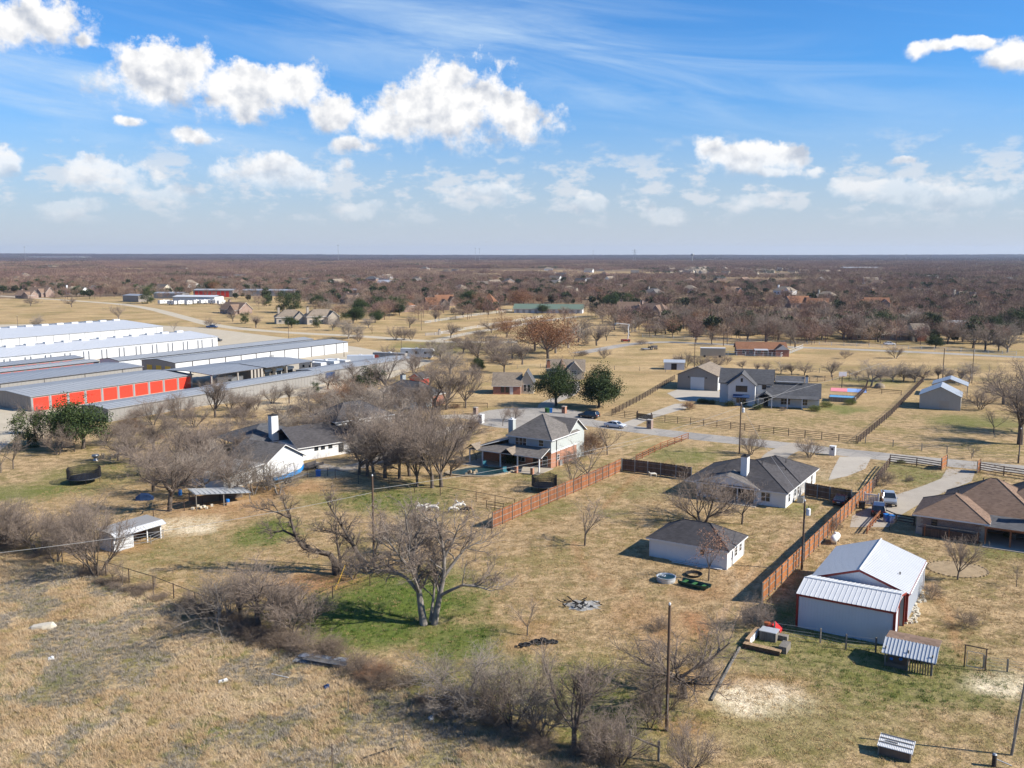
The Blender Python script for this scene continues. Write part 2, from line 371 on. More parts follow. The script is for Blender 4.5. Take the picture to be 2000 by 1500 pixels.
def thing(name, label, cat, loc, rz=0.0, group=None):
    e = bpy.data.objects.new(name, None); COL.objects.link(e); e.empty_display_size = .3
    e.location = (loc[0], loc[1], loc[2] if len(loc) > 2 else 0); e.rotation_euler = (0, 0, rz)
    return tag(e, label, cat, group)
def copy_tree(o, parent=None, **kw):
    c = o.copy(); COL.objects.link(c); c.parent = parent
    for ch in o.children: copy_tree(ch, c)
    return c
GR = R(-31.5)                                # the lots, streets and houses all follow this grid
GU = Vector((math.cos(GR), math.sin(GR))); GV = Vector((-math.sin(GR), math.cos(GR)))

# ------------------------------------------------------------------ ground
def vnoise(x, y, seed=0):
    xi = np.floor(x).astype(np.int64); yi = np.floor(y).astype(np.int64); fx = x - xi; fy = y - yi
    def h(a, b_):
        n = (a * 374761393 + b_ * 668265263 + seed * 1442695041) & 0x7fffffff
        n = ((n ^ (n >> 13)) * 1274126177) & 0x7fffffff
        return ((n ^ (n >> 16)) & 0xffff) / 65535.0
    sx = fx * fx * (3 - 2 * fx); sy = fy * fy * (3 - 2 * fy)
    return (h(xi, yi) * (1 - sx) + h(xi + 1, yi) * sx) * (1 - sy) + (h(xi, yi + 1) * (1 - sx) + h(xi + 1, yi + 1) * sx) * sy
def fbm(x, y, sc, seed=0, oc=4):
    t = 0; a = .5; tot = 0
    for k in range(oc): t = t + a * vnoise(x / sc, y / sc, seed + k * 17); tot += a; a *= .55; sc *= .5
    return t / tot
def sstep(v, a, c):
    t = np.clip((v - a) / (c - a), 0, 1); return t * t * (3 - 2 * t)
def ell(X, Y, px, py, rx, ry, amp=1.0, n=None, edge=.45):
    cx, cy = G(px, py); x1, _ = G(px + rx, py); _, ya = G(px, py - ry); _, yb = G(px, py + ry)
    d = np.sqrt(((X - cx) / (x1 - cx)) ** 2 + ((Y - (ya + yb) / 2) / ((ya - yb) / 2)) ** 2)
    if n is not None: d = d + (n - .5) * 1.1
    return amp * (1 - sstep(d, 1 - edge, 1 + edge))
def inpoly(X, Y, pts):
    r = np.zeros(X.shape, bool); n = len(pts); j = n - 1
    for i in range(n):
        xi, yi = pts[i]; xj, yj = pts[j]
        c = ((yi > Y) != (yj > Y)) & (X < (xj - xi) * (Y - yi) / ((yj - yi) if yj != yi else 1e-9) + xi)
        r ^= c; j = i
    return r
HEDGE = [G(*p) for p in ((-420, 960), (0, 1068), (110, 1098), (420, 1205), (560, 1262), (760, 1335), (1000, 1440), (1230, 1508), (1500, 1640))]
ROUGH = HEDGE + [(60, 20), (60, -80), (-120, -80), (-160, 60)]
FOREST_EDGE = [(-1100, 583), (0, 583), (240, 578), (420, 566), (520, 572), (600, 590), (700, 600), (950, 597), (1130, 597), (1200, 616), (1300, 634), (1500, 640), (1900, 650), (2000, 652), (3200, 655)]
def forest_amount(X, Y):
    """1 inside the wood; the edge is given as rows of the picture at ground level"""
    D = Y * math.cos(P) + HC * math.sin(P); px = 1000 + F * X / np.maximum(D, 1)
    row = 750 - F * ((-HC) * math.cos(P) + Y * math.sin(P)) / np.maximum(D, 1)
    e = np.interp(px, [q[0] for q in FOREST_EDGE], [q[1] for q in FOREST_EDGE])
    return px, row, row < e
ang = np.concatenate([np.arange(-42, 42.01, .28), np.arange(46, 316, 6)]) * math.pi / 180
rad = 4 * 1.0215 ** np.arange(0, 378)
A_, R_ = np.meshgrid(ang, rad)
GX = (R_ * np.sin(A_)); GY = (R_ * np.cos(A_))
na, nr = len(ang), len(rad)
vx = np.concatenate([[0], GX.ravel()]); vy = np.concatenate([[0], GY.ravel()])
idx = (1 + np.arange(nr * na)).reshape(nr, na)
nxt = np.roll(idx, -1, axis=1)
quads = np.stack([idx[:-1], idx[1:], nxt[1:], nxt[:-1]], -1).reshape(-1, 4)
tris = np.stack([np.zeros(na, int), idx[0], nxt[0]], -1)
me = bpy.data.meshes.new('ground')
faces = [tuple(t) for t in tris[:, ::1].tolist()] + [tuple(q) for q in quads.tolist()]
me.from_pydata(np.stack([vx, vy, np.zeros_like(vx)], -1).tolist(), [], faces); me.update()
if me.polygons[0].normal.z < 0: me.flip_normals()
n1 = fbm(vx, vy, 9, 1); n2 = fbm(vx, vy, 3.2, 5); n3 = fbm(vx, vy, 40, 9)
green = np.zeros_like(vx); dirt = np.zeros_like(vx); pale = np.zeros_like(vx)
for q in [(760,1180,190,60,1.0),(720,1225,140,45,1.0),(900,1255,90,40,.9),(850,1140,70,40,.6),(790,978,110,22,.75),(520,1042,60,26,.8),(1000,1340,230,60,.55),(1190,1400,150,70,.6),
          (1620,1270,230,50,.6),(1800,1330,200,60,.6),(1560,1420,200,60,.4),(1950,1078,60,16,.7),(1800,930,60,26,.6),(1335,890,70,16,.6),(60,960,120,14,.7),(200,925,110,26,.5),(360,1080,140,30,.35),
          (1640,800,45,8,.8),(1910,825,90,14,.7),(1700,745,60,8,.6),(640,975,70,18,.55),(850,950,60,16,.45),(1070,990,60,14,.5),(1190,1000,30,12,.5),(1250,960,70,16,.35),(1060,925,60,14,.5),(1560,990,40,10,.6),
          (400,1440,50,40,.75),(440,1275,40,16,.9),(280,1290,60,20,.4),(1290,875,50,10,.35),(860,680,90,12,.5),(1130,745,30,6,.5),(1540,1195,40,16,.7),(1880,1150,40,8,.2),(950,1480,120,30,.5),(60,1330,100,40,.45),(180,1400,90,30,.4),(330,1340,70,24,.4),(560,1430,90,30,.4),(700,1390,80,24,.45),(130,1210,80,14,.3)]:
    green = np.maximum(green, ell(vx, vy, *q[:4], q[4], n2))
for q in [(620,1140,80,22,.9),(1362,1222,24,26,1.0),(1240,1200,60,24,.4),(525,977,24,6,1),(430,985,110,22,.6),(560,955,110,9,.6),(1300,1235,90,40,.35),(1450,1125,60,18,.45),(1040,1220,40,12,.5),
          (1330,1420,50,20,.6),(1480,1340,90,20,.5),(1370,1160,60,16,.5),(250,1070,50,12,.6),(1020,1255,60,14,.35),(1350,1330,40,24,.5)]:
    dirt = np.maximum(dirt, ell(vx, vy, *q[:4], q[4], n2))
for q in [(360,1027,62,15,1),(1470,1368,82,30,1),(1965,1335,70,22,.9),(1420,1110,10,40,.3),(545,790,60,12,.5),(470,920,60,12,.3),(640,918,60,12,.5),(1600,925,40,14,.3),(60,840,60,20,.8),(250,1120,60,10,.2)]:
    pale = np.maximum(pale, ell(vx, vy, *q[:4], q[4], n2))
pale = pale * (.70 + .6 * sstep(fbm(vx, vy, 2.2, 61), .38, .62))
def track(pts, w, amp):
    pts = [G(*q) for q in pts]; d = np.full(vx.shape, 1e9)
    for (ax, ay), (bx_, by_) in zip(pts[:-1], pts[1:]):
        L2 = (bx_ - ax) ** 2 + (by_ - ay) ** 2; t = np.clip(((vx - ax) * (bx_ - ax) + (vy - ay) * (by_ - ay)) / L2, 0, 1); d = np.minimum(d, np.hypot(vx - ax - t * (bx_ - ax), vy - ay - t * (by_ - ay)))
    return amp * (1 - sstep(d, w * .5, w * 1.5)) * (.5 + .7 * n2)
for q in (((1395, 1225), (1455, 1135), (1520, 1060), (1580, 1010), (1610, 990)), ((1420, 1240), (1475, 1150), (1540, 1075), (1600, 1020))): dirt = np.maximum(dirt, track(q, .35, .55)); pale = np.maximum(pale, track(q, .3, .25))
for q in (((440, 1000), (520, 968), (600, 940), (660, 930)), ((620, 1150), (560, 1190), (480, 1215)), ((1250, 1170), (1150, 1120), (1120, 1060)), ((1700, 1055), (1770, 1085), (1850, 1190), (1880, 1290)), ((1310, 900), (1240, 930), (1180, 990))): dirt = np.maximum(dirt, track(q, .5, .55))
rough = inpoly(vx, vy, ROUGH).astype(float)
px_, row_, fo = forest_amount(vx, vy)
forest = fo.astype(float) * (vy > 100)
clear = (fbm(vx, vy * 2.2, 420, 31, 3) > .60) & (vy > 700)
forest[clear] *= .25
field = sstep(vy, 190, 260) * (1 - forest) * (vy > 0)
field = np.maximum(field, ell(vx, vy, 1250, 850, 160, 20, .6, n2))
for nm, arr in (('green', green), ('dirt', dirt), ('pale', pale), ('rough', rough), ('forest', forest), ('field', field)):
    at = me.attributes.new(nm, 'FLOAT', 'POINT'); at.data.foreach_set('value', np.ascontiguousarray(arr, np.float32))
m, n, p = newmat('ground_mat'); co = objco(n)
def att(k): return n.n('ShaderNodeAttribute', attribute_name=k).outputs['Fac']
g1 = n.noise(co, .07, 5, .6); g2 = n.noise(co, .55, 6, .65); g3 = n.noise(co, 3.2, 5, .7)
st = n.noise(n.vm('MULTIPLY', co, (1.0, 3.2, 1)), 1.1, 5, .7)
lawn = n.mix(n.ss(g2, .36, .64), (.51, .375, .225), (.285, .21, .118))
lawn = n.mix(n.m('MULTIPLY', n.ss(n.m('ADD', n.m('MULTIPLY', g1, .6), n.m('MULTIPLY', g2, .4)), .47, .61), .7), lawn, (.225, .195, .075))
lawn = n.mix(n.m('MULTIPLY', n.ss(n.noise(co, .16, 5, .6), .60, .78), .6), lawn, (.40, .22, .105))
lawn = n.mix(n.m('MULTIPLY', n.ss(st, .52, .72), .5), lawn, (.66, .52, .32))
fieldc = n.mix(n.ss(n.noise(n.vm('MULTIPLY', co, (.6, 1.6, 1)), .06, 6, .65), .35, .68), (.56, .415, .235), (.36, .26, .14))
fieldc = n.mix(n.m('MULTIPLY', n.ss(g2, .45, .68), .6), fieldc, (.31, .24, .13))
fieldc = n.mix(n.m('MULTIPLY', n.ss(n.noise(co, .035, 5, .6), .46, .62), .7), fieldc, (.29, .235, .11))
c = n.mix(att('field'), lawn, fieldc)
rg = n.mix(n.ss(g2, .36, .64), (.52, .40, .25), (.27, .215, .11))
rg = n.mix(n.m('MULTIPLY', n.ss(n.noise(co, .13, 5, .6), .50, .66), .75), rg, (.21, .195, .11))
rg = n.mix(n.m('MULTIPLY', n.ss(st, .55, .75), .6), rg, (.68, .54, .37))
c = n.mix(att('rough'), c, rg)
grn = n.mix(n.ss(g2, .3, .7), (.055, .125, .013), (.105, .165, .024))
c = n.mix(n.m('MULTIPLY', att('green'), n.m('ADD', .55, n.m('MULTIPLY', g3, .55)), clamp=True), c, grn)
c = n.mix(n.m('MULTIPLY', att('dirt'), n.m('ADD', .45, n.m('MULTIPLY', g3, .6)), clamp=True), c, (.40, .205, .105))
c = n.mix(n.m('MULTIPLY', att('pale'), n.m('ADD', .35, n.m('MULTIPLY', g3, .9)), clamp=True), c, (.82, .72, .55))
fl = n.mix(n.ss(n.noise(co, .02, 5), .35, .65), (.19, .14, .105), (.27, .20, .13))
c = n.mix(att('forest'), c, fl)
g4 = n.noise(n.vm('MULTIPLY', co, (1, 1.5, 1)), 1.5, 5, .72)
vv = n.m('MULTIPLY', n.m('ADD', .18, n.m('MULTIPLY', g3, 1.24)), n.m('ADD', .55, n.m('MULTIPLY', g4, .9)))
n.t.links.new(n.mul(c, n.xyz(vv, n.m('MULTIPLY', vv, .955), n.m('MULTIPLY', vv, .87))), p.inputs['Base Color']); p.inputs['Roughness'].default_value = .95; p.inputs['Specular IOR Level'].default_value = .08
bump(n, p, n.m('ADD', g3, n.m('MULTIPLY', g2, 1.5)), .22, .8)
me.materials.append(m)
ground = put(me, 'ground'); tag(ground, 'dry winter grass ground with green patches', 'ground', kind='structure')

def sheet(name, pts, z, mat, label, cat):
    mb = MB(); mb.quad(*[(x, y, z) for x, y in pts]); o = mb.build(name, mat)
    if o.data.polygons[0].normal.z < 0: o.data.flip_normals()
    return tag(o, label, cat, kind='structure')
def smooth_line(pts, it=2):
    for _ in range(it):
        q = [pts[0]]
        for a, c in zip(pts[:-1], pts[1:]):
            q += [(a[0] * .75 + c[0] * .25, a[1] * .75 + c[1] * .25), (a[0] * .25 + c[0] * .75, a[1] * .25 + c[1] * .75)]
        pts = q + [pts[-1]]
    return pts
def ribbon(name, pts, w, z, mat, label, cat, wob=0.0, edge=None):
    pts = smooth_line(pts); mb = MB(); L = []; rr = random.Random(3)
    for i, q in enumerate(pts):
        a = pts[max(i - 1, 0)]; c_ = pts[min(i + 1, len(pts) - 1)]; d = Vector((c_[0] - a[0], c_[1] - a[1])).normalized(); nn = Vector((-d.y, d.x))
        w2 = w / 2 + rr.uniform(-wob, wob)
        L.append(((q[0] + nn.x * w2, q[1] + nn.y * w2), (q[0] - nn.x * w2, q[1] - nn.y * w2)))
    for (a, c_), (a2, c2_) in zip(L[:-1], L[1:]):
        mb.quad((*c_, z), (*c2_, z), (*a2, z), (*a, z))
        if edge:                                             # a low kerb either side
            for s0, s1 in ((a, a2), (c_, c2_)):
                mb.quad((*s0, z), (*s1, z), (*s1, z + edge), (*s0, z + edge))
    return tag(mb.build(name, mat), label, cat, kind='structure')
m, n, p = newmat('asphalt_old'); co = objco(n); vo_ = n.n('ShaderNodeTexVoronoi', feature='DISTANCE_TO_EDGE'); n.put(vo_.inputs['Vector'], n.vm('ADD', co, n.vm('MULTIPLY', n.n('ShaderNodeTexNoise').outputs['Color'], (1.5, 1.5, 0)))); vo_.inputs['Scale'].default_value = .32
crk = n.ss(vo_.outputs['Distance'], .0, .035); pt = n.ss(n.noise(co, .09, 4, .6), .40, .62); v = n.m('MULTIPLY', n.m('ADD', .72, n.m('MULTIPLY', n.noise(co, 1.1, 6, .7), .5)), n.m('ADD', .72, n.m('MULTIPLY', crk, .28)))
n.t.links.new(n.mul(n.mix(pt, (.31, .28, .24), (.24, .22, .195)), n.xyz(v, v, v)), p.inputs['Base Color']); p.inputs['Roughness'].default_value = .95; plain('caliche', (.50, .43, .32), .95, .2, .2)
g = lambda *l: [G(*q) for q in l]
ribbon('street', g((1130,822),(1190,832),(1300,846),(1430,860),(1500,867),(1670,886),(1850,904),(2000,917),(2300,948)), 7.0, .012, 'asphalt_old', 'pale grey residential street crossing behind the houses', 'street', .08)
cx, cy = G(1040, 816)
mb = MB(); ring = [(cx + 14.5 * math.cos(t * math.pi / 20) * (1 + .02 * math.sin(3 * t)), cy + 14.5 * math.sin(t * math.pi / 20), .020) for t in range(40)]
mb.quad(*ring); tag(mb.build('cul_de_sac', 'asphalt_old'), 'round paved turning circle at the end of the street', 'pavement', kind='structure')
ribbon('side_drive', g((965,822),(905,812),(860,815)), 5, .008, 'concrete', 'concrete drive running left from the turning circle', 'driveway')
ribbon('cottage_drive', g((1075,803),(1060,790),(1120,768),(1118,745)), 4, .007, 'concrete', 'narrow drive past the evergreen oaks', 'driveway')
sheet('gate_drive', g((1212,828),(1240,833),(1268,819),(1345,796),(1335,788),(1318,789),(1258,811)), .026, 'concrete_pale', 'concrete drive through the ranch gate', 'driveway')
sheet('garage_apron', g((1303,768),(1328,784),(1405,783),(1408,764),(1325,760)), .018, 'concrete_pale', 'concrete apron before the taupe garage', 'driveway')
sheet('white_house_drive', g((1618,938),(1625,920),(1640,892),(1702,893),(1690,916),(1655,930)), .026, 'concrete_pale', 'concrete drive pad beside the white house', 'driveway')
ribbon('white_house_path', g((1570,868),(1520,884),(1505,905)), 4.5, .030, 'concrete', 'pale side drive behind the white house', 'driveway')
sheet('brick_house_drive', g((1838,935),(1850,915),(1905,920),(1898,940),(1812,975),(1762,1005),(1735,1030),(1660,1030),(1664,1008),(1700,990),(1745,968),(1800,950)), .026, 'concrete', 'curving concrete drive of the brown brick house', 'driveway')
ribbon('farm_road', g((-300,560),(200,590),(285,600),(360,620),(425,638),(560,650),(720,657),(840,668),(1010,668)), 8, .012, 'caliche', 'pale country road bending across the straw fields', 'road', .3)
ribbon('stable_lane', g((840,668),(915,650),(985,640),(1070,625),(1130,618)), 6, .016, 'caliche', 'fenced lane leading to the green roofed stable', 'road')
ribbon('back_road', g((1130,690),(1260,666),(1400,672),(1600,680),(1800,688),(2000,698),(2400,714)), 6.5, .012, 'asphalt_old', 'grey back road beside a long white fence', 'road')
sheet('storage_yard', g((-200,770),(0,880),(60,830),(330,800),(620,770),(760,740),(850,705),(700,678),(400,640),(200,630),(-300,640)), .009, 'caliche', 'pale gravel yard under the storage buildings', 'yard')
ribbon('white_yard_drive', g((600,905),(660,920),(720,905),(780,880),(850,850),(905,830)), 4, .006, 'concrete', 'shaded gravel drive of the white ranch house', 'driveway', .2)

# ------------------------------------------------------------------ trees
def tubes_mesh(name, groups, mat, extra=None):
    """groups: list of (nsides, p0, p1, r0, r1) arrays -> one mesh of open tapered tubes"""
    V = []; Q = []; off = 0; T = []
    for ns, p0, p1, r0, r1 in groups:
        if len(p0) == 0: continue
        p0 = np.asarray(p0, float); p1 = np.asarray(p1, float); r0 = np.asarray(r0, float); r1 = np.asarray(r1, float)
        d = p1 - p0; d /= np.linalg.norm(d, axis=1, keepdims=True) + 1e-9
        ref = np.where(np.abs(d[:, 2:3]) < .9, np.array([[0, 0, 1.]]), np.array([[1., 0, 0]]))
        a = np.cross(d, ref); a /= np.linalg.norm(a, axis=1, keepdims=True) + 1e-9; e = np.cross(d, a)
        N = len(p0); t = np.arange(ns) * 2 * math.pi / ns
        o = a[:, None, :] * np.cos(t)[None, :, None] + e[:, None, :] * np.sin(t)[None, :, None]
        A = p0[:, None, :] + o * r0[:, None, None]; B = p1[:, None, :] + o * r1[:, None, None]
        V.append(np.concatenate([A, B], 1).reshape(-1, 3)); base = off + np.arange(N)[:, None] * 2 * ns; k = np.arange(ns)[None, :]; k2 = (k + 1) % ns
        Q.append(np.stack([base + k, base + k2, base + ns + k2, base + ns + k], -1).reshape(-1, 4)); off += N * 2 * ns
    V = np.concatenate(V) if V else np.zeros((0, 3)); Q = np.concatenate(Q) if Q else np.zeros((0, 4), int)
    return raw_mesh(name, V, Q, mat)
def raw_mesh(name, V, Q, mat, smooth=False):
    me = bpy.data.meshes.new(name); k = Q.shape[1]
    me.vertices.add(len(V)); me.vertices.foreach_set('co', np.ascontiguousarray(V, np.float32).ravel())
    me.loops.add(Q.size); me.loops.foreach_set('vertex_index', np.ascontiguousarray(Q, np.int32).ravel())
    me.polygons.add(len(Q)); me.polygons.foreach_set('loop_start', np.arange(0, Q.size, k, dtype=np.int32))
    try: me.polygons.foreach_set('loop_total', np.full(len(Q), k, np.int32))
    except Exception: pass
    me.materials.append(MAT[mat]); me.update(calc_edges=True); me.validate(); return me
class Tree:
    def __init__(s, seed): s.r = random.Random(seed); s.seg = {0: [], 1: [], 2: [], 3: [], 4: []}; s.tips = []
    def rot(s, d, ang):
        a = d.orthogonal().normalized(); a = Matrix.Rotation(s.r.uniform(0, 2 * math.pi), 3, d) @ a
        return (d * math.cos(ang) + a * math.sin(ang)).normalized()
    def grow(s, p, d, L, r, lv, spec):
        sp = spec[lv]; n = sp['n']; pts = [p]; q = p.copy(); dd = d.copy(); r1 = r * sp.get('tip', .45)
        for k in range(n):
            dd = (dd + Vector((s.r.gauss(0, 1), s.r.gauss(0, 1), s.r.gauss(0, 1))) * sp['w'] + Vector((0, 0, sp.get('up', 0)))).normalized()
            q = q + dd * (L / n); a = k / n; c_ = (k + 1) / n
            s.seg[lv].append((pts[-1][:], q[:], r + (r1 - r) * a, r + (r1 - r) * c_)); pts.append(q.copy())
        if lv + 1 >= len(spec): s.tips.append(q.copy()); return
        kids = sp['k']; kids = kids if isinstance(kids, int) else s.r.randint(*kids)
        for i in range(kids):
            f = sp['f0'] + (1 - sp['f0']) * (i + s.r.random()) / kids; x = f * n; j = min(int(x), n - 1); base = pts[j].lerp(pts[j + 1], x - j)
            dl = (pts[j + 1] - pts[j]).normalized(); an = R(s.r.uniform(*sp['a']))
            nd = s.rot(dl, an)
            if nd.z < sp.get('minz', -.3): nd.z = abs(nd.z) * .4; nd.normalize()
            s.grow(base, nd, L * s.r.uniform(*sp['l']), max((r + (r1 - r) * f) * sp['rr'], (0, 0, .033, .0185, .0125)[lv + 1]), lv + 1, spec)
    def meshes(s, nm, bark_, twig_):
        def arr(l, ns): return (ns, [q[0] for q in l], [q[1] for q in l], [q[2] for q in l], [q[3] for q in l])
        t = tubes_mesh(nm + '_trunk', [arr(s.seg[0], 7), arr(s.seg[1], 5)], bark_)
        c_ = tubes_mesh(nm + '_crown', [arr(s.seg[2], 4), arr(s.seg[3], 3), arr(s.seg[4], 3)], twig_)
        return t, c_
SPREAD = [dict(n=3, w=.06, k=(6, 8), f0=.5, a=(30, 70), l=(1.3, 1.9), rr=.62, tip=.75, up=.1, minz=.1),
          dict(n=4, w=.16, k=(7, 9), f0=.22, a=(32, 68), l=(.45, .72), rr=.55, up=.03, minz=-.15),
          dict(n=3, w=.2, k=(7, 9), f0=.15, a=(30, 66), l=(.42, .66), rr=.5, up=.04),
          dict(n=2, w=.24, k=(8, 10), f0=.1, a=(25, 65), l=(.45, .8), rr=.6, up=.04),
          dict(n=1, w=.2, tip=.12)]
UPRIGHT = [dict(n=2, w=.05, k=(6, 8), f0=.7, a=(14, 42), l=(2.2, 3.0), rr=.55, tip=.8, up=.1, minz=.3),
           dict(n=4, w=.10, k=(6, 8), f0=.2, a=(18, 42), l=(.38, .6), rr=.55, up=.07, minz=.1),
           dict(n=3, w=.14, k=(6, 8), f0=.15, a=(20, 46), l=(.42, .62), rr=.55, up=.08),
           dict(n=2, w=.18, k=(6, 8), f0=.1, a=(22, 50), l=(.45, .75), rr=.65, up=.06),
           dict(n=1, w=.15, tip=.15)]
YOUNG = [dict(n=2, w=.03, k=(4, 5), f0=.75, a=(20, 42), l=(1.7, 2.3), rr=.55, tip=.8, up=.1, minz=.3),
         dict(n=3, w=.10, k=(4, 6), f0=.2, a=(25, 48), l=(.4, .6), rr=.55, up=.06),
         dict(n=2, w=.15, k=(4, 6), f0=.1, a=(25, 52), l=(.45, .65), rr=.6, up=.05),
         dict(n=2, w=.2, k=(3, 5), f0=.1, a=(25, 55), l=(.45, .7), rr=.7), dict(n=1, w=.15, tip=.2)]
MULTI = [dict(UPRIGHT[0], k=(4, 5)), dict(UPRIGHT[1], k=(5, 6)), dict(UPRIGHT[2], k=(5, 6), a=(25, 55)), dict(UPRIGHT[3], k=(5, 6), a=(25, 60)), UPRIGHT[4]]
PALE = [dict(SPREAD[0], k=(4, 5)), dict(SPREAD[1], k=(5, 6)), dict(SPREAD[2], k=(5, 6)), dict(SPREAD[3], k=(4, 6)), SPREAD[4]]
def norm_h(t, H=10.0):
    z = max(q[1][2] for l in t.seg.values() for q in l); k = H / z
    for l in t.seg.values():
        for i, (a, c_, r0, r1) in enumerate(l): l[i] = (tuple(x * k for x in a), tuple(x * k for x in c_), r0, r1)
    t.tips = [q * k for q in t.tips]; return t
def single(seed, spec, L, r, lean=(0, 0)):
    t = Tree(seed); t.grow(Vector((0, 0, -.1)), Vector((lean[0], lean[1], 1)).normalized(), L, r, 0, spec); return norm_h(t)
def multi(seed, n, spec, L, r, spread=.5):
    t = Tree(seed)
    for i in range(n):
        a = 2 * math.pi * (i + t.r.random() * .6) / n; d = Vector((math.cos(a) * spread, math.sin(a) * spread, 1)).normalized()
        t.grow(Vector((math.cos(a) * .2, math.sin(a) * .2, -.1)), d, L * t.r.uniform(.8, 1.1), r, 0, spec)
    return norm_h(t)
def leaves(tree, n_per, size, spread, seed, name, mat, quad=True):
    rr = np.random.default_rng(seed); tips = np.array([q[:] for q in tree.tips]); N = len(tips) * n_per
    c_ = np.repeat(tips, n_per, 0) + rr.normal(0, spread, (N, 3)); c_[:, 2] = np.maximum(c_[:, 2], .25)
    a = rr.normal(size=(N, 3)); a /= np.linalg.norm(a, axis=1, keepdims=True); e = np.cross(a, rr.normal(size=(N, 3))); e /= np.linalg.norm(e, axis=1, keepdims=True)
    s_ = rr.uniform(.6, 1.2, (N, 1)) * size
    V = np.stack([c_ - a * s_, c_ - e * s_ * .6, c_ + a * s_, c_ + e * s_ * .6], 1).reshape(-1, 3)
    return raw_mesh(name, V, np.arange(N * 4).reshape(-1, 4), mat)
TREES = {}
for i in range(7):
    ra = random.Random(i); q = .82 + .1 * (i % 4); sp_ = [dict(SPREAD[0], k=(5 + i % 3, 6 + i % 3), a=(22 + 4 * (i % 4), 55 + 7 * (i % 3))), dict(SPREAD[1], a=(26 + 4 * (i % 3), 60 + 5 * (i % 3)), w=.12 + .04 * (i % 4)), dict(SPREAD[2], w=.16 + .04 * (i % 3), k=(6, 8)), dict(SPREAD[3], k=(6 + i % 3, 8 + i % 2)), SPREAD[4]]
    TREES['spread%d' % i] = single(100 + i, sp_, 2.0 + .35 * (i % 4), .30, (ra.uniform(-.12, .12), ra.uniform(-.12, .12))).meshes('spreading_tree', 'bark_pale' if i % 3 == 2 else 'bark', 'twig_pale' if i % 3 == 2 else 'twig')
for i in range(4): TREES['upright%d' % i] = single(200 + i, UPRIGHT, 1.6, .22).meshes('upright_tree', 'bark', 'twig')
for i in range(3): TREES['young%d' % i] = single(300 + i, YOUNG, 2.6, .16).meshes('young_tree', 'bark', 'twig')
for i in range(3): TREES['multi%d' % i] = multi(400 + i, 4, MULTI, 1.2, .14, .55).meshes('multi_stem_tree', 'bark', 'twig')
for i in range(2): TREES['pale%d' % i] = multi(450 + i, 3, PALE, 1.6, .16, .5).meshes('pale_tree', 'bark_pale', 'twig_pale')
TREES['hero'] = None
SH = [dict(n=2, w=.2, k=(5, 7), f0=.2, a=(25, 65), l=(.6, .95), rr=.6, up=.05), dict(n=2, w=.3, k=(5, 7), f0=.1, a=(25, 70), l=(.5, .8), rr=.6, up=.02),
      dict(n=2, w=.3, k=(5, 6), f0=.1, a=(25, 70), l=(.5, .8), rr=.65), dict(n=1, w=.3, tip=.3)]
for i in range(3): TREES['bush%d' % i] = multi(500 + i, 9, SH, 3.2, .07, .85).meshes('bare_bush', 'bark', 'twig')
for i in range(3): TREES['brush%d' % i] = multi(550 + i, 11, SH, 3.2, .09, 1.0).meshes('brush_thicket', 'brush', 'brush')
for i in range(2): TREES['rustbush%d' % i] = multi(580 + i, 10, SH, 3.4, .07, .7).meshes('rusty_bush', 'bark', 'twig_rust')
EV = [SPREAD[0], dict(SPREAD[1], k=(8, 9)), dict(SPREAD[2], k=(6, 7)), dict(n=2, w=.25, tip=.3)]
for i in range(3):
    t = single(600 + i, EV, 2.0, .36); tr, cr = t.meshes('evergreen', 'bark', 'bark')
    TREES['live_oak%d' % i] = (tr, leaves(t, 44, .175, .52, i, 'evergreen_leaves', 'leaf_oak'))
CE = [dict(n=5, w=.03, k=26, f0=.04, a=(50, 85), l=(.26, .46), rr=.4, tip=.15, up=.1, minz=.0), dict(n=2, w=.1, k=(7, 9), f0=.2, a=(25, 60), l=(.3, .5), rr=.5), dict(n=1, w=.1)]
for i in range(2):
    t = single(650 + i, CE, 9, .22); tr, cr = t.meshes('cedar', 'bark', 'bark')
    TREES['cedar%d' % i] = (tr, leaves(t, 20, .2, .42, 20 + i, 'cedar_leaves', 'leaf_cedar'))
for i in range(2):
    t = single(680 + i, SPREAD[:3] + [dict(n=2, w=.25, tip=.3)], 2.2, .28); tr, cr = t.meshes('rust_oak', 'bark', 'bark')
    TREES['rust%d' % i] = (tr, leaves(t, 14, .13, .55, 40 + i, 'rust_leaves', 'leaf_rust'))
t = single(690, YOUNG[:3] + [dict(n=2, w=.2, tip=.3)], 2.6, .17); tr, cr = t.meshes('tan_leaf_tree', 'bark', 'bark')
TREES['tanleaf'] = (tr, leaves(t, 13, .13, .42, 50, 'tan_leaves', 'leaf_tan'))
t = multi(695, 8, SH[:3] + [dict(n=1, w=.2)], 3, .05, .8); TREES['shrub'] = (t.meshes('green_shrub', 'bark', 'bark')[0], leaves(t, 3, .32, .6, 60, 'shrub_leaves', 'leaf_cedar'))
t = multi(696, 7, SH[:3] + [dict(n=1, w=.2)], 3, .05, .8); TREES['yshrub'] = (t.meshes('yellow_shrub', 'bark', 'bark')[0], leaves(t, 3, .32, .6, 61, 'shrub_leaves', 'leaf_yellow'))
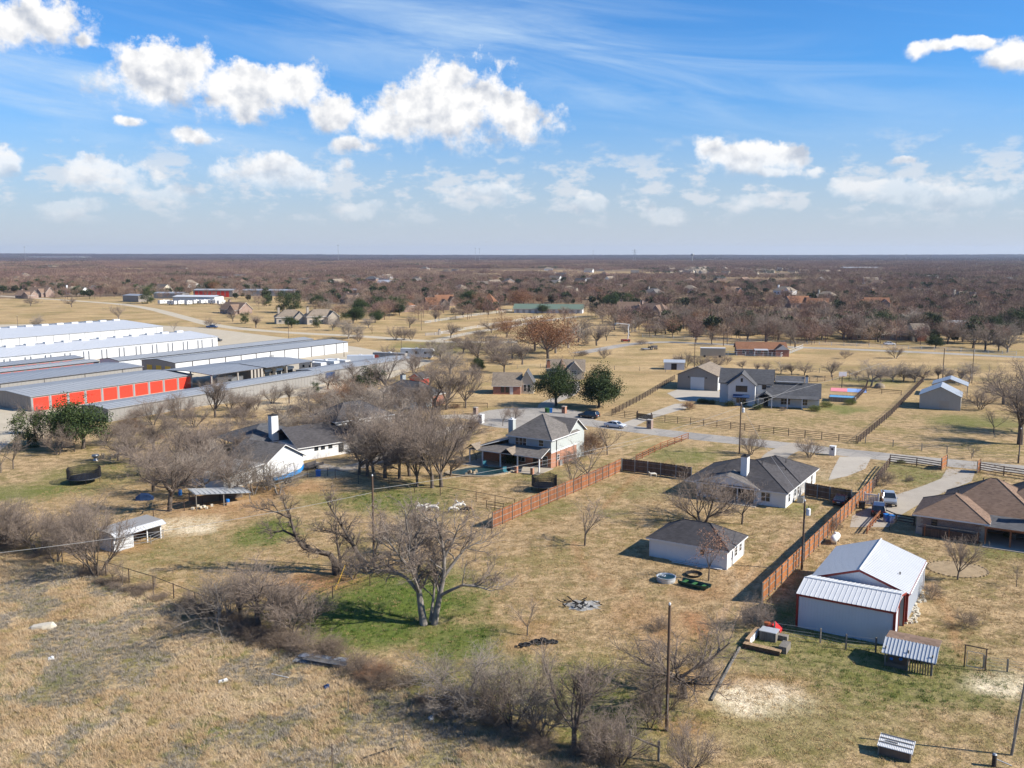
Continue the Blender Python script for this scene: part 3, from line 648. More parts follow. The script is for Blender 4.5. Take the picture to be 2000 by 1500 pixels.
# the big twin-trunked tree and the crooked trees: limbs laid out by hand, fine growth on top
def limb_tree(seed, limbs, sub, bark_, twig_, H):
    t = Tree(seed)
    for pts, r0, r1 in limbs:
        n = len(pts) - 1; P_ = [Vector(q) for q in pts]
        for k in range(n):
            t.seg[0].append((P_[k][:], P_[k + 1][:], r0 + (r1 - r0) * k / n, r0 + (r1 - r0) * (k + 1) / n))
        tot = max(2, int(sum((P_[k + 1] - P_[k]).length for k in range(n)) * 1.5))
        for i in range(tot):
            f = (.30 + .70 * (i + t.r.random()) / tot) * n; j = min(int(f), n - 1); base = P_[j].lerp(P_[j + 1], f - j); d = (P_[j + 1] - P_[j]).normalized()
            nd = t.rot(d, R(t.r.uniform(25, 60)))
            if nd.z < -.1: nd.z = abs(nd.z) * .5; nd.normalize()
            t.grow(base, nd, H * t.r.uniform(.14, .26), (r0 + (r1 - r0) * f / n) * .42 + .02, 1, sub)
    return t.meshes('old_tree', bark_, twig_)
SUB = [None, dict(n=4, w=.24, k=(4, 5), f0=.2, a=(25, 60), l=(.42, .72), rr=.55, up=.05), dict(n=3, w=.26, k=(4, 6), f0=.15, a=(25, 60), l=(.42, .7), rr=.55, up=.03),
       dict(n=2, w=.28, k=(4, 5), f0=.1, a=(25, 65), l=(.45, .75), rr=.6), dict(n=1, w=.2, tip=.15)]
TREES['hero'] = limb_tree(7, [
    ([(-.5, 0, -.1), (-.75, .1, 1.6), (-.95, .2, 3.2), (-1.3, .3, 5), (-1.7, .4, 7), (-2.0, .5, 9), (-2.2, .4, 11)], .42, .08),
    ([(.5, .1, -.1), (.75, .1, 1.4), (1.1, .0, 3), (1.5, -.1, 5), (1.6, .0, 7), (1.3, .1, 9), (.7, .2, 11.2)], .38, .07),
    ([(-.95, .2, 3.2), (-2.2, .6, 4.6), (-3.6, .9, 5.3), (-5.2, 1.1, 5.2), (-6.4, 1.2, 4.8)], .20, .05),
    ([(-1.3, .3, 5), (-2.3, -.4, 6.6), (-3.4, -.9, 8.4), (-4.6, -1.1, 9.9)], .20, .05),
    ([(1.1, 0, 3), (2.2, -.6, 3.8), (3.5, -1, 4.5), (5.0, -1.2, 4.4), (6.3, -1.3, 4.0)], .19, .05),
    ([(1.5, -.1, 5), (2.6, .5, 6.4), (3.6, .9, 7.6), (5.2, 1.2, 8.3)], .20, .05),
    ([(1.6, 0, 7), (2.5, .3, 8.6), (3.1, .4, 10.3)], .15, .04), ([(-1.7, .4, 7), (-.7, 1.2, 8.5), (.0, 1.6, 10.2)], .14, .04),
    ([(.1, .3, .2), (.4, 1.2, 2.6), (.5, 2.0, 5.0), (.2, 2.6, 7.4)], .17, .05), ([(-.95, .2, 3.2), (-1.1, -1.2, 4.8), (-1.5, -2.2, 6.6), (-1.6, -2.8, 8.4)], .16, .05)],
    SUB, 'bark_pale', 'twig', 12)
TREES['crooked'] = limb_tree(9, [
    ([(0, 0, -.1), (-.1, .1, 1.4), (-.6, .1, 2.2), (-2.0, .2, 2.5), (-3.4, .2, 2.9), (-4.2, .1, 4.2), (-4.7, .1, 6.2), (-5.3, .1, 7.8)], .40, .08),
    ([(.3, 0, -.1), (.5, .1, 1.6), (.2, .2, 3.4), (.1, .3, 5.0)], .22, .06), ([(-4.2, .1, 4.2), (-5.6, .5, 4.7), (-7.2, .7, 4.3)], .15, .04), ([(-4.7, .1, 6.2), (-6.0, -.4, 7), (-7.2, -.6, 7.2)], .13, .04)],
    SUB, 'bark', 'twig', 8)
TREES['leaning'] = limb_tree(11, [
    ([(0, 0, -.1), (-.7, .1, 1.6), (-1.6, .2, 3.4), (-2.6, .2, 5.2), (-3.6, .2, 7.0), (-4.4, .1, 8.4)], .32, .06), ([(-1.6, .2, 3.4), (-2.8, .3, 4.4), (-4.0, .2, 4.9), (-5.4, .1, 5.2)], .18, .05),
    ([(0, .2, 0), (.9, .3, 1.8), (1.5, .2, 3.9), (1.8, .1, 6.2)], .2, .05), ([(.2, -.1, 0), (1.8, -.3, .9), (3.5, -.5, 1.2), (5.2, -.4, .9)], .16, .04)],
    SUB, 'bark', 'twig', 8)
for k, s_ in (('spread', 4), ('upright', 4), ('young', 3), ('multi', 3), ('pale', 2), ('bush', 3), ('brush', 3), ('rustbush', 2), ('live_oak', 3), ('cedar', 2), ('rust', 2)): pass
NV = dict(spread=7, upright=4, young=3, multi=3, pale=2, bush=3, brush=3, rustbush=2, live_oak=3, cedar=2, rust=2)
KINDNAME = dict(spread=('bare_tree', 'spreading bare tree', 'tree'), upright=('bare_tree', 'tall narrow bare tree', 'tree'), young=('young_tree', 'slim young bare tree', 'tree'), multi=('bare_tree', 'many-stemmed bare tree', 'tree'),
    pale=('bare_tree', 'pale grey bare tree', 'tree'), bush=('bare_bush', 'bare twiggy bush', 'bush'), brush=('brush_thicket', 'brown tangle of brush', 'bush'), rustbush=('bare_bush', 'rusty twigged bush', 'bush'),
    live_oak=('evergreen_oak', 'dark evergreen oak', 'tree'), cedar=('cedar_tree', 'green cedar', 'tree'), rust=('oak_tree', 'oak with rusty leaves', 'tree'), tanleaf=('small_tree', 'small tree with dry tan leaves', 'tree'),
    shrub=('green_shrub', 'round green shrub', 'shrub'), yshrub=('green_shrub', 'yellow green shrub', 'shrub'), hero=('old_tree', 'old bare tree', 'tree'), crooked=('old_tree', 'crooked tree', 'tree'), leaning=('old_tree', 'leaning tree', 'tree'))
BARE_H = {'hero': 12.0, 'crooked': 8.6, 'leaning': 9.4}
trng = random.Random(77)
PENDING = []
def tree(kind, px, py, top=None, h=None, wide=1.0, label=None, world=None, group=None, seed=None, rz=None):
    x, y = world if world else G(px, py)
    if h is None: h = max(.6, Hh(px, py, top))
    key = kind if kind in TREES else kind + str(trng.randrange(NV[kind]) if seed is None else seed)
    tr_, cr_ = TREES[key]; nm, desc, cat = KINDNAME[kind]; s_ = h / BARE_H.get(kind, 10.0)
    if rz is None: rz = 0 if kind in BARE_H else trng.uniform(0, 6.28)
    e = thing(nm, label, cat, (x, y), rz, group)
    put(tr_, 'trunk', e, sc=(s_ * wide, s_ * wide, s_)); put(cr_, 'crown' if cat == 'tree' else 'branches', e, sc=(s_ * wide, s_ * wide, s_))
    if label is None: PENDING.append((e, desc, x, y, px))
    return e

# ------------------------------------------------------------------ buildings
class Bld:
    def __init__(s, name, label, cat, org, rot=None, group=None):
        s.rot = GR if rot is None else rot; s.root = thing(name, label, cat, (org[0], org[1]), s.rot, group); s.mats = None
    def part(s, name, mb, mat, parent=None): return mb.build(name, mat, parent or s.root)
    def walls(s, u0, u1, v0, v1, h, mat, z0=-.2, ribs=0, name='wall'):
        mb = MB(); mb.bx(u0, u1, v0, v1, z0, h)
        if ribs: s.ribwall(mb, u0, u1, v0, v1, max(z0, 0), h, ribs)
        return s.part(name, mb, mat)
    def ribwall(s, mb, u0, u1, v0, v1, z0, h, pitch):
        for k in range(int((u1 - u0) / pitch)):
            u = u0 + (k + .5) * pitch; mb.bx(u, u + .05, v0 - .03, v0, z0, h - .02); mb.bx(u, u + .05, v1, v1 + .03, z0, h - .02)
        for k in range(int((v1 - v0) / pitch)):
            v = v0 + (k + .5) * pitch; mb.bx(u1, u1 + .03, v, v + .05, z0, h - .02); mb.bx(u0 - .03, u0, v, v + .05, z0, h - .02)
    def gwalls(s, u0, u1, v0, v1, h, hr, axis, mat, z0=-.2, ribs=0, off=None):
        """walls with gable ends; the ridge runs along axis"""
        mb = MB(); a, c_ = (u0, u1) if axis == 'v' else (v0, v1); mid = (a + c_) / 2 if off is None else off
        e0, e1 = (v0, v1) if axis == 'v' else (u0, u1)
        mb.ext([(a, z0), (c_, z0), (c_, h - .03), (mid, hr - .16), (a, h - .03)], e0, e1, axis)
        if ribs:
            s.ribwall(mb, u0, u1, v0, v1, 0, h, ribs)
            for k in range(int((c_ - a) / ribs)):
                x = a + (k + .5) * ribs; t = h + (hr - h) * (1 - abs(x - mid) / ((c_ - a) / 2)) - .22
                for e, sg in ((e0, -1), (e1, 1)):
                    if axis == 'v': mb.bx(x, x + .05, min(e, e + sg * .03), max(e, e + sg * .03), h - .02, max(t, h))
                    else: mb.bx(min(e, e + sg * .03), max(e, e + sg * .03), x, x + .05, h - .02, max(t, h))
        return s.part('wall', mb, mat)
    def gable(s, u0, u1, v0, v1, ze, zr, axis, mat, trim='trim_white', over=.4, t=.14, rib=0, off=None, ends=None, ribm=None):
        a, c_ = (u0, u1) if axis == 'v' else (v0, v1); mid = (a + c_) / 2 if off is None else off; e0, e1 = (v0, v1) if axis == 'v' else (u0, u1)
        if ends is None: ends = over
        s0 = (zr - ze) / (mid - a); s1 = (zr - ze) / (c_ - mid); za = ze - over * s0; zc = ze - over * s1
        mb = MB(); mb.ext([(a - over, za - t), (mid, zr - t), (c_ + over, zc - t), (c_ + over, zc), (mid, zr), (a - over, za)], e0 - ends, e1 + ends, axis, 0, 1)
        for k in (2, 5): mb.mi[k] = 1
        if rib:
            n_ = int((e1 - e0 + 2 * ends) / rib)
            for k in range(n_ + 1):
                w = e0 - ends + .05 + k * (e1 - e0 + 2 * ends - .1) / n_
                for (x0, z0), (x1, z1) in (((a - over, za), (mid, zr)), ((mid, zr), (c_ + over, zc))):
                    hh = .045
                    def pt(x, z, w_): return (x, w_, z) if axis == 'v' else (w_, x, z)
                    q = [pt(x0, z0 - .01, w - .03), pt(x0, z0 - .01, w + .03), pt(x1, z1 - .01, w + .03), pt(x1, z1 - .01, w - .03)]
                    qt = [(p_[0], p_[1], p_[2] + hh) for p_ in q]
                    i = len(mb.v); mb.v += q + qt
                    for f in ((4, 5, 6, 7), (0, 1, 5, 4), (1, 2, 6, 5), (2, 3, 7, 6), (3, 0, 4, 7)): mb.f.append(tuple(i + j for j in f)); mb.mi.append(0)
        r = s.part('roof', mb, [mat, trim])
        me_ = r.data; return r
    def hip(s, u0, u1, v0, v1, ze, zr, mat, trim='trim_white', over=.45, t=.18, ridge=None):
        U0, U1, V0, V1 = u0 - over, u1 + over, v0 - over, v1 + over; lu, lv = U1 - U0, V1 - V0
        if ridge: (a, c_) = ridge
        elif lu >= lv: a, c_ = (U0 + lv / 2, (V0 + V1) / 2), (U1 - lv / 2, (V0 + V1) / 2)
        else: a, c_ = ((U0 + U1) / 2, V0 + lu / 2), ((U0 + U1) / 2, V1 - lu / 2)
        mb = MB(); A, B, C, D = (U0, V0, ze), (U1, V0, ze), (U1, V1, ze), (U0, V1, ze); p_, q_ = (*a, zr), (*c_, zr)
        if lu >= lv: fs = [(A, B, q_, p_), (B, C, q_), (C, D, p_, q_), (D, A, p_)]
        else: fs = [(A, B, p_), (B, C, q_, p_), (C, D, q_), (D, A, p_, q_)]
        for f in fs: mb.quad(*f)
        low = [(x, y, z - t) for x, y, z in (A, B, C, D)]
        for k in range(4): mb.quad(low[k], low[(k + 1) % 4], (A, B, C, D)[(k + 1) % 4], (A, B, C, D)[k], m=1)
        mb.quad(*reversed(low), m=1)
        # ridge and hip caps
        for x, y in ((A, p_), (B, q_ if lu >= lv else p_), (C, q_), (D, p_ if lu >= lv else q_), (p_, q_)):
            if (Vector(x) - Vector(y)).length > .1: mb.tube(x, y, .07, n=5, m=0)
        return s.part('roof', mb, [mat, trim])
    def slab(s, pts, t, mat, trim='trim_white', name='roof'):
        """a roof plane of any outline (points given as u, v, z), with thickness"""
        mb = MB(); lo = [(x, y, z - t) for x, y, z in pts]; n_ = len(pts)
        mb.quad(*pts); mb.quad(*reversed(lo), m=1)
        for k in range(n_): mb.quad(lo[k], lo[(k + 1) % n_], pts[(k + 1) % n_], pts[k], m=1)
        return s.part(name, mb, [mat, trim])
    def frame_at(s, u, v, face): return {'f': (u, v, 0), 'b': (u, v, math.pi), 'r': (u, v, math.pi / 2), 'l': (u, v, -math.pi / 2)}[face]
    def win(s, u, v, face, z, w, h, nx=1, ny=2, trim='trim_white', name='window', pane='glass'):
        x, y, r = s.frame_at(u, v, face); key = ('win', w, h, nx, ny, trim)
        if key not in MESHC:
            mb = MB(); f = .07
            mb.bx(-w / 2 - f, w / 2 + f, -.06, .03, -h / 2 - f, -h / 2); mb.bx(-w / 2 - f, w / 2 + f, -.06, .03, h / 2, h / 2 + f)
            mb.bx(-w / 2 - f, -w / 2, -.06, .03, -h / 2, h / 2); mb.bx(w / 2, w / 2 + f, -.06, .03, -h / 2, h / 2)
            for k in range(1, nx): mb.bx(-w / 2 + k * w / nx - .03, -w / 2 + k * w / nx + .03, -.05, .03, -h / 2, h / 2)
            for k in range(1, ny): mb.bx(-w / 2, w / 2, -.045, .03, -h / 2 + k * h / ny - .02, -h / 2 + k * h / ny + .02)
            p_ = MB(); p_.bx(-w / 2, w / 2, -.022, .02, -h / 2, h / 2)
            MESHC[key] = (mb.mesh('window', trim), p_.mesh('pane', pane))
        a, c_ = MESHC[key]; o = put(a, name, s.root, (x, y, z), r); put(c_, 'pane', o); return o
    def door(s, u, v, face, w, h, mat, name='door', z=0.0, ribs=True, handle=True):
        x, y, r = s.frame_at(u, v, face); key = ('door', w, h, mat, ribs)
        if key not in MESHC:
            mb = MB(); mb.bx(-w / 2, w / 2, -.035, .03, 0, h)
            if ribs:
                n_ = max(3, int(h / .28))
                for k in range(n_): mb.bx(-w / 2 + .04, w / 2 - .04, -.06, -.035, (k + .2) * h / n_, (k + .8) * h / n_)
            MESHC[key] = mb.mesh('door', mat)
        o = put(MESHC[key], name, s.root, (x, y, z), r)
        if handle and w < 1.5:
            if 'handle' not in MESHC: mb = MB(); mb.bx(-.03, .03, -.1, -.03, -.06, .06); MESHC['handle'] = mb.mesh('handle', 'steel')
            put(MESHC['handle'], 'handle', o, (w / 2 - .12, 0, 1.0))
        return o
    def chimney(s, u, v, z0, z1, w, d, mat, cap='trim_dark', parent=None):
        mb = MB(); mb.bx(u - w / 2, u + w / 2, v - d / 2, v + d / 2, z0, z1); o = s.part('chimney', mb, mat, parent)
        mb = MB(); mb.bx(u - w / 2 - .08, u + w / 2 + .08, v - d / 2 - .08, v + d / 2 + .08, z1, z1 + .1); mb.bx(u - .2, u + .2, v - .2, v + .2, z1 + .1, z1 + .35)
        if parent: s.part('chimney_cap', mb, cap, parent)
        else: s.part('chimney_cap', mb, cap, o)
        return o
    def vents(s, pts, mat='trim_dark'):
        for u, v, z in pts:
            mb = MB(); mb.tube((u, v, z - .3), (u, v, z + .3), .07, n=6); mb.lathe([(.11, 0), (.02, .08)], (u, v, z + .3), 6); s.part('roof_vent', mb, mat)
    def posts(s, pts, h, mat, w=.14, name='post', z0=0):
        for u, v in pts:
            mb = MB(); mb.bx(u - w / 2, u + w / 2, v - w / 2, v + w / 2, z0 - .1, h); s.part(name, mb, mat)
    def trim(s, boxes, mat, name='trim'):
        for q in boxes: mb = MB(); mb.bx(*q); s.part(name, mb, mat)
MESHC = {}
def uv(u, v): q = GU * u + GV * v; return (q.x, q.y)

# --- white garage with the hip roof, on the near lawn
B_ = Bld('garage', 'white garage with dark hip roof on the near lawn', 'garage', G(1269, 1086))
B_.walls(0, 10, 0, 6.6, 2.5, 'siding_white'); r = B_.hip(0, 10, 0, 6.6, 2.48, 4.5, 'shingle_dark', over=.42); B_.vents([(3.2, 3.2, 4.3), (7.6, 2.2, 3.6)])
B_.win(10, 3.4, 'r', 1.45, .9, 1.2, 1, 3); B_.win(6.9, 0, 'f', 1.7, .5, .6, 1, 1); B_.door(10, 1.2, 'r', .95, 2.05, 'trim_white', ribs=False); B_.win(10, 5.2, 'r', 1.45, .7, .9)
B_.trim([(-.06, .06, -.06, .06, 0, 2.45), (9.94, 10.06, -.06, .06, 0, 2.45), (9.94, 10.06, 6.54, 6.66, 0, 2.45)], 'trim_white', 'corner_board')
mb = MB(); mb.tube((10.09, 1.9, 0), (10.09, 1.9, 2.4), .05); B_.part('downspout', mb, 'steel'); mb = MB(); mb.tube((9.9, 6.7, 0), (9.9, 6.7, 2.4), .05); B_.part('downspout', mb, 'steel')

# --- white metal barn with red trim, and the taller shed in front of it
x, y = G(1587.5, 1125, 3.3)
B_ = Bld('metal_barn', 'big white metal barn with red edged gable behind the shed', 'barn', (x, y))
B_.gwalls(0, 9.6, 0, 12, 3.25, 4.95, 'v', 'metal_bluewhite', ribs=.45); r = B_.gable(0, 9.6, 0, 12, 3.3, 4.95, 'v', 'metal_white', 'trim_red', over=.18, rib=.45, t=.24)
B_.trim([(9.45, 9.7, -.09, .14, 0, 3.1), (-.1, .14, -.09, .14, 0, 3.1), (9.55, 9.68, 11.92, 12.08, 0, 3.2)], 'trim_red', 'corner_trim')
mb = MB(); mb.tube((4.8, -.2, 5.0), (4.8, 12.2, 5.0), .09, n=6); B_.part('ridge_cap', mb, 'metal_white', r); B_.vents([(8.2, 4, 3.7)])
mb = MB(); mb.tube((9.85, .3, 3.1), (9.85, 11.9, 3.1), .07, n=6); mb.tube((9.72, 11.6, 0), (9.72, 11.6, 3.0), .05); B_.part('gutter', mb, 'trim_white')
B_ = Bld('metal_shed', 'tall white metal shed with red corner trim before the barn', 'shed', G(1555.5, 1224))
mb = MB(); mb.bx(0, 9.3, 0, .08, 0, 3.55)
for k in range(30): mb.bx(.15 + k * .305, .20 + k * .305, -.03, 0, .05, 3.5)
mb.bx(0, .08, .08, 6.0, 0, 3.5); mb.bx(0, 9.3, 5.92, 6.0, 0, 3.5); B_.part('wall', mb, 'metal_bluewhite')
mb = MB(); mb.bx(9.22, 9.3, .08, 2.2, 0, 3.5); mb.ext([(.1, 3.5), (6, 3.5), (3, 4.05)], 9.2, 9.28, 'u'); B_.part('end_panel', mb, 'metal_bluewhite')
r = B_.gable(-.05, 9.35, 0, 6.0, 3.65, 4.35, 'u', 'metal_white', 'trim_red', over=.2, ends=.1, rib=.45, t=.22)
mb = MB(); mb.tube((-.1, 3.0, 4.38), (9.4, 3.0, 4.38), .08, n=6); B_.part('ridge_cap', mb, 'metal_white', r)
B_.trim([(-.1, .12, -.1, .1, 0, 3.4), (9.18, 9.42, -.1, .1, 0, 3.4), (9.24, 9.38, 2.2, 2.34, 0, 3.5), (9.24, 9.38, 5.9, 6.05, 0, 3.5), (-.02, 9.35, -.08, -.04, 3.36, 3.52)], 'trim_red', 'corner_trim')

# --- coop with half tin, half shingle roof
B_ = Bld('chicken_coop', 'small slatted coop with ribbed tin and shingle roof', 'coop', G(1728, 1300))
B_.walls(.1, 1.9, .6, 2.6, 1.3, 'board_old'); B_.posts([(0, 0), (1.95, 0), (4.0, 0), (0, 2.6), (4.0, 2.6), (2.0, 2.6)], 1.95, 'wood_grey', .12)
for k in range(9): mb = MB(); mb.bx(2.1 + k * .22, 2.2 + k * .22, -.04, .0, 0, 1.5); B_.part('slat', mb, 'board_old')
mb = MB(); mb.bx(2.0, 4.0, 2.55, 2.62, 0, 1.5); B_.part('wall_panel', mb, 'board_old'); mb = MB(); mb.bx(0, 2, .0, .05, 0, .4); B_.part('kick_board', mb, 'board_old')
mb = MB(); A0 = [(-.25, -.55, 1.45), (4.35, -.55, 1.45), (4.35, 1.3, 2.3), (-.25, 1.3, 2.3)]
mb.quad(*A0); mb.quad(*[(a, c_, d_ - .05) for a, c_, d_ in reversed(A0)])
for k in range(16):
    u = -.25 + k * 4.6 / 15; mb.ext([(-.55, 1.45), (1.3, 2.3), (1.3, 2.36), (-.55, 1.51)], u - .03, u + .03, 'u')
B_.part('tin_roof', mb, 'metal_galv')
B_.slab([(-.25, 1.3, 2.31), (4.35, 1.3, 2.31), (4.35, 3.5, 2.16), (-.25, 3.5, 2.16)], .08, 'shingle_brown', 'wood_grey', 'shingle_roof')
for u, z in ((.5, .6), (1.3, .75)): mb = MB(); mb.lathe([(.14, 0), (.17, .12), (.12, .2)], (u, .3, z), 10); B_.part('feeder', mb, 'plastic_blue')
# --- small crate-like hutch at the bottom edge
B_ = Bld('rabbit_hutch', 'low wooden hutch with white ribbed roof near the bottom edge', 'hutch', G(1714, 1474))
B_.walls(.1, 2.3, .1, 1.2, .8, 'board_old', 0)
mb = MB(); A0 = [(-.05, -.12, .82), (2.45, -.12, .82), (2.45, 1.4, 1.12), (-.05, 1.4, 1.12)]; mb.quad(*A0); mb.quad(*[(a, c_, d_ - .04) for a, c_, d_ in reversed(A0)])
for k in range(21): u = -.03 + k * 2.46 / 20; mb.ext([(-.12, .82), (1.4, 1.12), (1.4, 1.15), (-.12, .85)], u - .022, u + .022, 'u')
B_.part('tin_roof', mb, 'trim_white')
for v, u0, u1 in ((.35, 0, 2.4), (.85, 0, 2.4), (1.3, 0, 2.4), (.6, .4, 1.3)): z = .86 + (v + .12) * .197; mb = MB(); mb.bx(u0, u1, v - .035, v + .035, z, z + .05); B_.part('batten', mb, 'wood_grey')
B_.posts([(0.05, 0.05), (2.3, .05), (.05, 1.25), (2.3, 1.25)], .85, 'wood_grey', .1, 'leg')

# --- white ranch house with the dark roof
B_ = Bld('white_house', 'white brick house with dark hip roof and tall white chimney', 'house', G(1534, 993))
B_.walls(-15.6, 0, 4.2, 13, 2.4, 'siding_white'); B_.walls(-4.6, 0, 0, 18.4, 2.41, 'siding_white', name='wing_wall'); B_.walls(-10, -4.6, 13, 18.4, 2.4, 'siding_white', name='rear_wall')
r = B_.hip(-15.6, 0, 0, 13.2, 2.42, 5.35, 'shingle_dark', ridge=((-9.2, 6.8), (-6.5, 6.8))); r2 = B_.hip(-10.6, 0, 7.2, 18.4, 2.44, 5.1, 'shingle_dark', ridge=((-5.4, 12.8), (-5.2, 12.8)), over=.46)
B_.slab([(-14.2, -.5, 2.55), (-9.2, -.5, 4.1), (-9.2, 4.6, 4.1), (-14.2, 4.6, 2.55)], .14, 'shingle_grey', name='porch_roof'); B_.slab([(-9.2, -.5, 4.1), (-3.9, -.5, 2.5), (-3.9, 4.6, 2.5), (-9.2, 4.6, 4.1)], .14, 'shingle_grey', name='porch_roof')
mb = MB(); mb.ext([(-13.9, 2.55), (-4.3, 2.45), (-9.2, 3.85)], -.2, -.05, 'v'); B_.part('gable_wall', mb, 'siding_white')
B_.walls(-13.9, -10.4, .0, 4.2, 2.6, 'siding_white', name='porch_wall'); mb = MB(); mb.bx(-10.4, -4.6, 3.9, 4.25, 0, 2.5); B_.part('porch_back_wall', mb, 'brick_brown'); B_.posts([(-7.4, -.1), (-4.7, -.2)], 2.45, 'trim_white', .16)
B_.chimney(-7.3, 3.0, 3.2, 6.6, 1.0, 1.25, 'siding_white'); B_.vents([(-3.4, 12.2, 4.5), (-2.6, 9.2, 3.9), (-5.5, 6, 5.2)])
for v, w, h in ((1.9, .9, 1.5), (5.2, .8, 1.2), (7.2, .9, 1.6), (11.5, .5, .5), (15.6, 1.0, 2.0)): B_.win(0, v, 'r', 1.35 if h < 1.9 else 1.05, w, h)
B_.win(-3.4, 0, 'f', 1.35, .6, 1.3); B_.win(-2.7, 0, 'f', 1.35, .6, 1.3); B_.win(-12.4, 0, 'f', 1.4, 1.1, 1.3, 2); B_.door(-8.6, 3.88, 'f', 1.8, 2.05, 'glass', 'patio_door', ribs=False); B_.win(-6, 3.88, 'f', 1.3, 1.0, 1.3)
mb = MB(); mb.bx(-10, -4, -2.0, 3.9, -.1, .08); B_.part('patio', mb, 'concrete')

# --- brown brick house at the right edge
B_ = Bld('brick_house', 'brown brick house with wide brown roof and red posted patio', 'house', G(1789, 1041))
B_.walls(0, 8.4, 0, 9, 2.7, 'brick_brown'); B_.walls(4, 26, 6, 20, 2.72, 'brick_brown', name='main_wall'); B_.walls(14, 26, 2.5, 6, 2.7, 'brick_brown', name='rear_wall')
B_.hip(0, 8.4, 0, 9.2, 2.7, 5.1, 'shingle_brown', over=.55); B_.hip(2.4, 14.5, 4.2, 15.5, 2.74, 6.7, 'shingle_brown', over=.5); B_.hip(8.5, 21.5, 6.6, 19, 2.78, 7.4, 'shingle_brown', over=.5); B_.hip(15, 30, 4.5, 18, 2.82, 7.0, 'shingle_brown', over=.5)
for k in range(8):
    w = .5 if k % 2 else .75
    for a0, a1 in ((-.03, w), (8.4 - w, 8.43)): mb = MB(); mb.bx(a0, a1, -.03, .0, .3 * k, .3 * k + .28); B_.part('quoin', mb, 'stone_pale')
B_.slab([(8.3, -.9, 2.5), (17.5, -.9, 2.5), (17.5, 4.5, 2.95), (8.3, 4.5, 2.95)], .16, 'shingle_slate', 'cedar', 'patio_roof'); B_.posts([(8.5, -.7), (11.4, -.7), (14.4, -.7), (17.3, -.7)], 2.35, 'cedar', .2)
mb = MB(); mb.bx(8.3, 18, -2.2, 5, -.05, .1); B_.part('patio', mb, 'concrete'); mb = MB(); mb.bx(8.4, 17.4, -.82, -.62, 2.2, 2.42); B_.part('patio_beam', mb, 'cedar')
B_.chimney(13.6, 3.4, .0, 5.2, 1.1, 1.3, 'brick_brown', 'stone_pale'); B_.vents([(4.3, 6.3, 5.0), (7, 11, 6.0), (9.5, 12.8, 5.6)])
mb = MB(); mb.bx(.9, 7.6, -1.0, -.94, 0, 1.25); B_.part('screen_panel', mb, 'fence_dark'); B_.posts([(1.2, -1), (4.2, -1), (7.7, -1)], 1.7, 'cedar', .14); mb = MB(); mb.bx(1.0, 7.7, -1.1, -.9, 1.5, 1.62); B_.part('top_rail', mb, 'wood_grey')
B_.win(2.2, 0, 'f', 1.7, .6, .9, trim='trim_dark'); B_.win(10, 5.99, 'f', 1.3, 1.6, 1.8, 2); B_.win(0, 5, 'l', 1.5, 1.2, 1.4)

# --- two-storey house with grey siding over brick
B_ = Bld('two_storey_house', 'two-storey house with pale siding above red brick', 'house', G(994, 849.5, 5.2))
B_.walls(0, 8.8, 0, 9.8, 2.9, 'brick_orange'); B_.walls(.0, 8.82, -.02, 9.82, 5.2, 'siding_pale', 2.9, name='upper_wall')
B_.hip(0, 8.8, 0, 9.8, 5.22, 8.8, 'shingle_grey', over=.45, ridge=((4.4, 4.7), (4.4, 5.2))); B_.gable(3.5, 8.8, 6.2, 13, 5.26, 7.6, 'u', 'shingle_grey'); B_.gwalls(3.6, 8.78, 6.3, 12.9, 5.2, 7.5, 'u', 'siding_pale')
mb = MB(); mb.bx(.02, 8.7, -.06, -.025, 2.95, 5.15); B_.part('siding_panel', mb, 'siding_grey')
# lower roof wrapped round front and left
B_.slab([(-6.2, -4.2, 2.75), (9.2, -4.2, 2.75), (8.6, -.02, 3.7), (-.02, -.02, 3.7)], .14, 'shingle_grey', name='porch_roof'); B_.slab([(-6.2, 10.2, 2.75), (-6.2, -4.2, 2.75), (-.02, -.02, 4.6), (-.02, 10.2, 4.6)], .14, 'shingle_grey', name='side_roof')
for u0 in (2.3, -5.2):
    B_.slab([(u0 - 1.3, -4.7, 2.75), (u0, -4.7, 3.75), (u0, -1.5, 3.75), (u0 - 1.3, -3.6, 2.95)], .1, 'shingle_tan', 'trim_dark', 'porch_gable'); B_.slab([(u0, -4.7, 3.75), (u0 + 1.3, -4.7, 2.75), (u0 + 1.3, -3.6, 2.95), (u0, -1.5, 3.75)], .1, 'shingle_tan', 'trim_dark', 'porch_gable')
B_.walls(-5.6, 0, -.5, 9.6, 2.7, 'brick_orange', name='side_wall'); B_.posts([(8.6, -3.9), (4.2, -3.9), (.6, -3.9), (-3.2, -3.9), (-6, -3.9)], 2.7, 'trim_white', .2); B_.posts([(5.2, -6.0), (8.2, -5.6)], 1.2, 'brick_orange', .5, 'brick_pier')
mb = MB(); mb.bx(-6.5, 9.3, -5.8, 0, -.08, .1); B_.part('patio', mb, 'concrete')
B_.win(2.6, -.06, 'f', 4.2, 2.3, 1.7, 3, 2); B_.win(6.8, -.06, 'f', 4.4, 1.0, 1.1); B_.win(2.2, 0, 'f', 1.4, 2.4, 1.5, 3); B_.door(5.6, 0, 'f', .95, 2.1, 'trim_dark'); B_.win(7.6, 0, 'f', 1.2, .9, 1.8)
B_.win(8.8, 2.6, 'r', 1.6, .7, .9); mb = MB(); mb.tube((8.9, 1.9, 0), (8.9, 1.9, 5.0), .06); B_.part('downspout', mb, 'trim_dark')
mb = MB(); mb.bx(8.8, 8.88, .0, 9.8, 2.72, 3.0); B_.part('band_board', mb, 'trim_white')
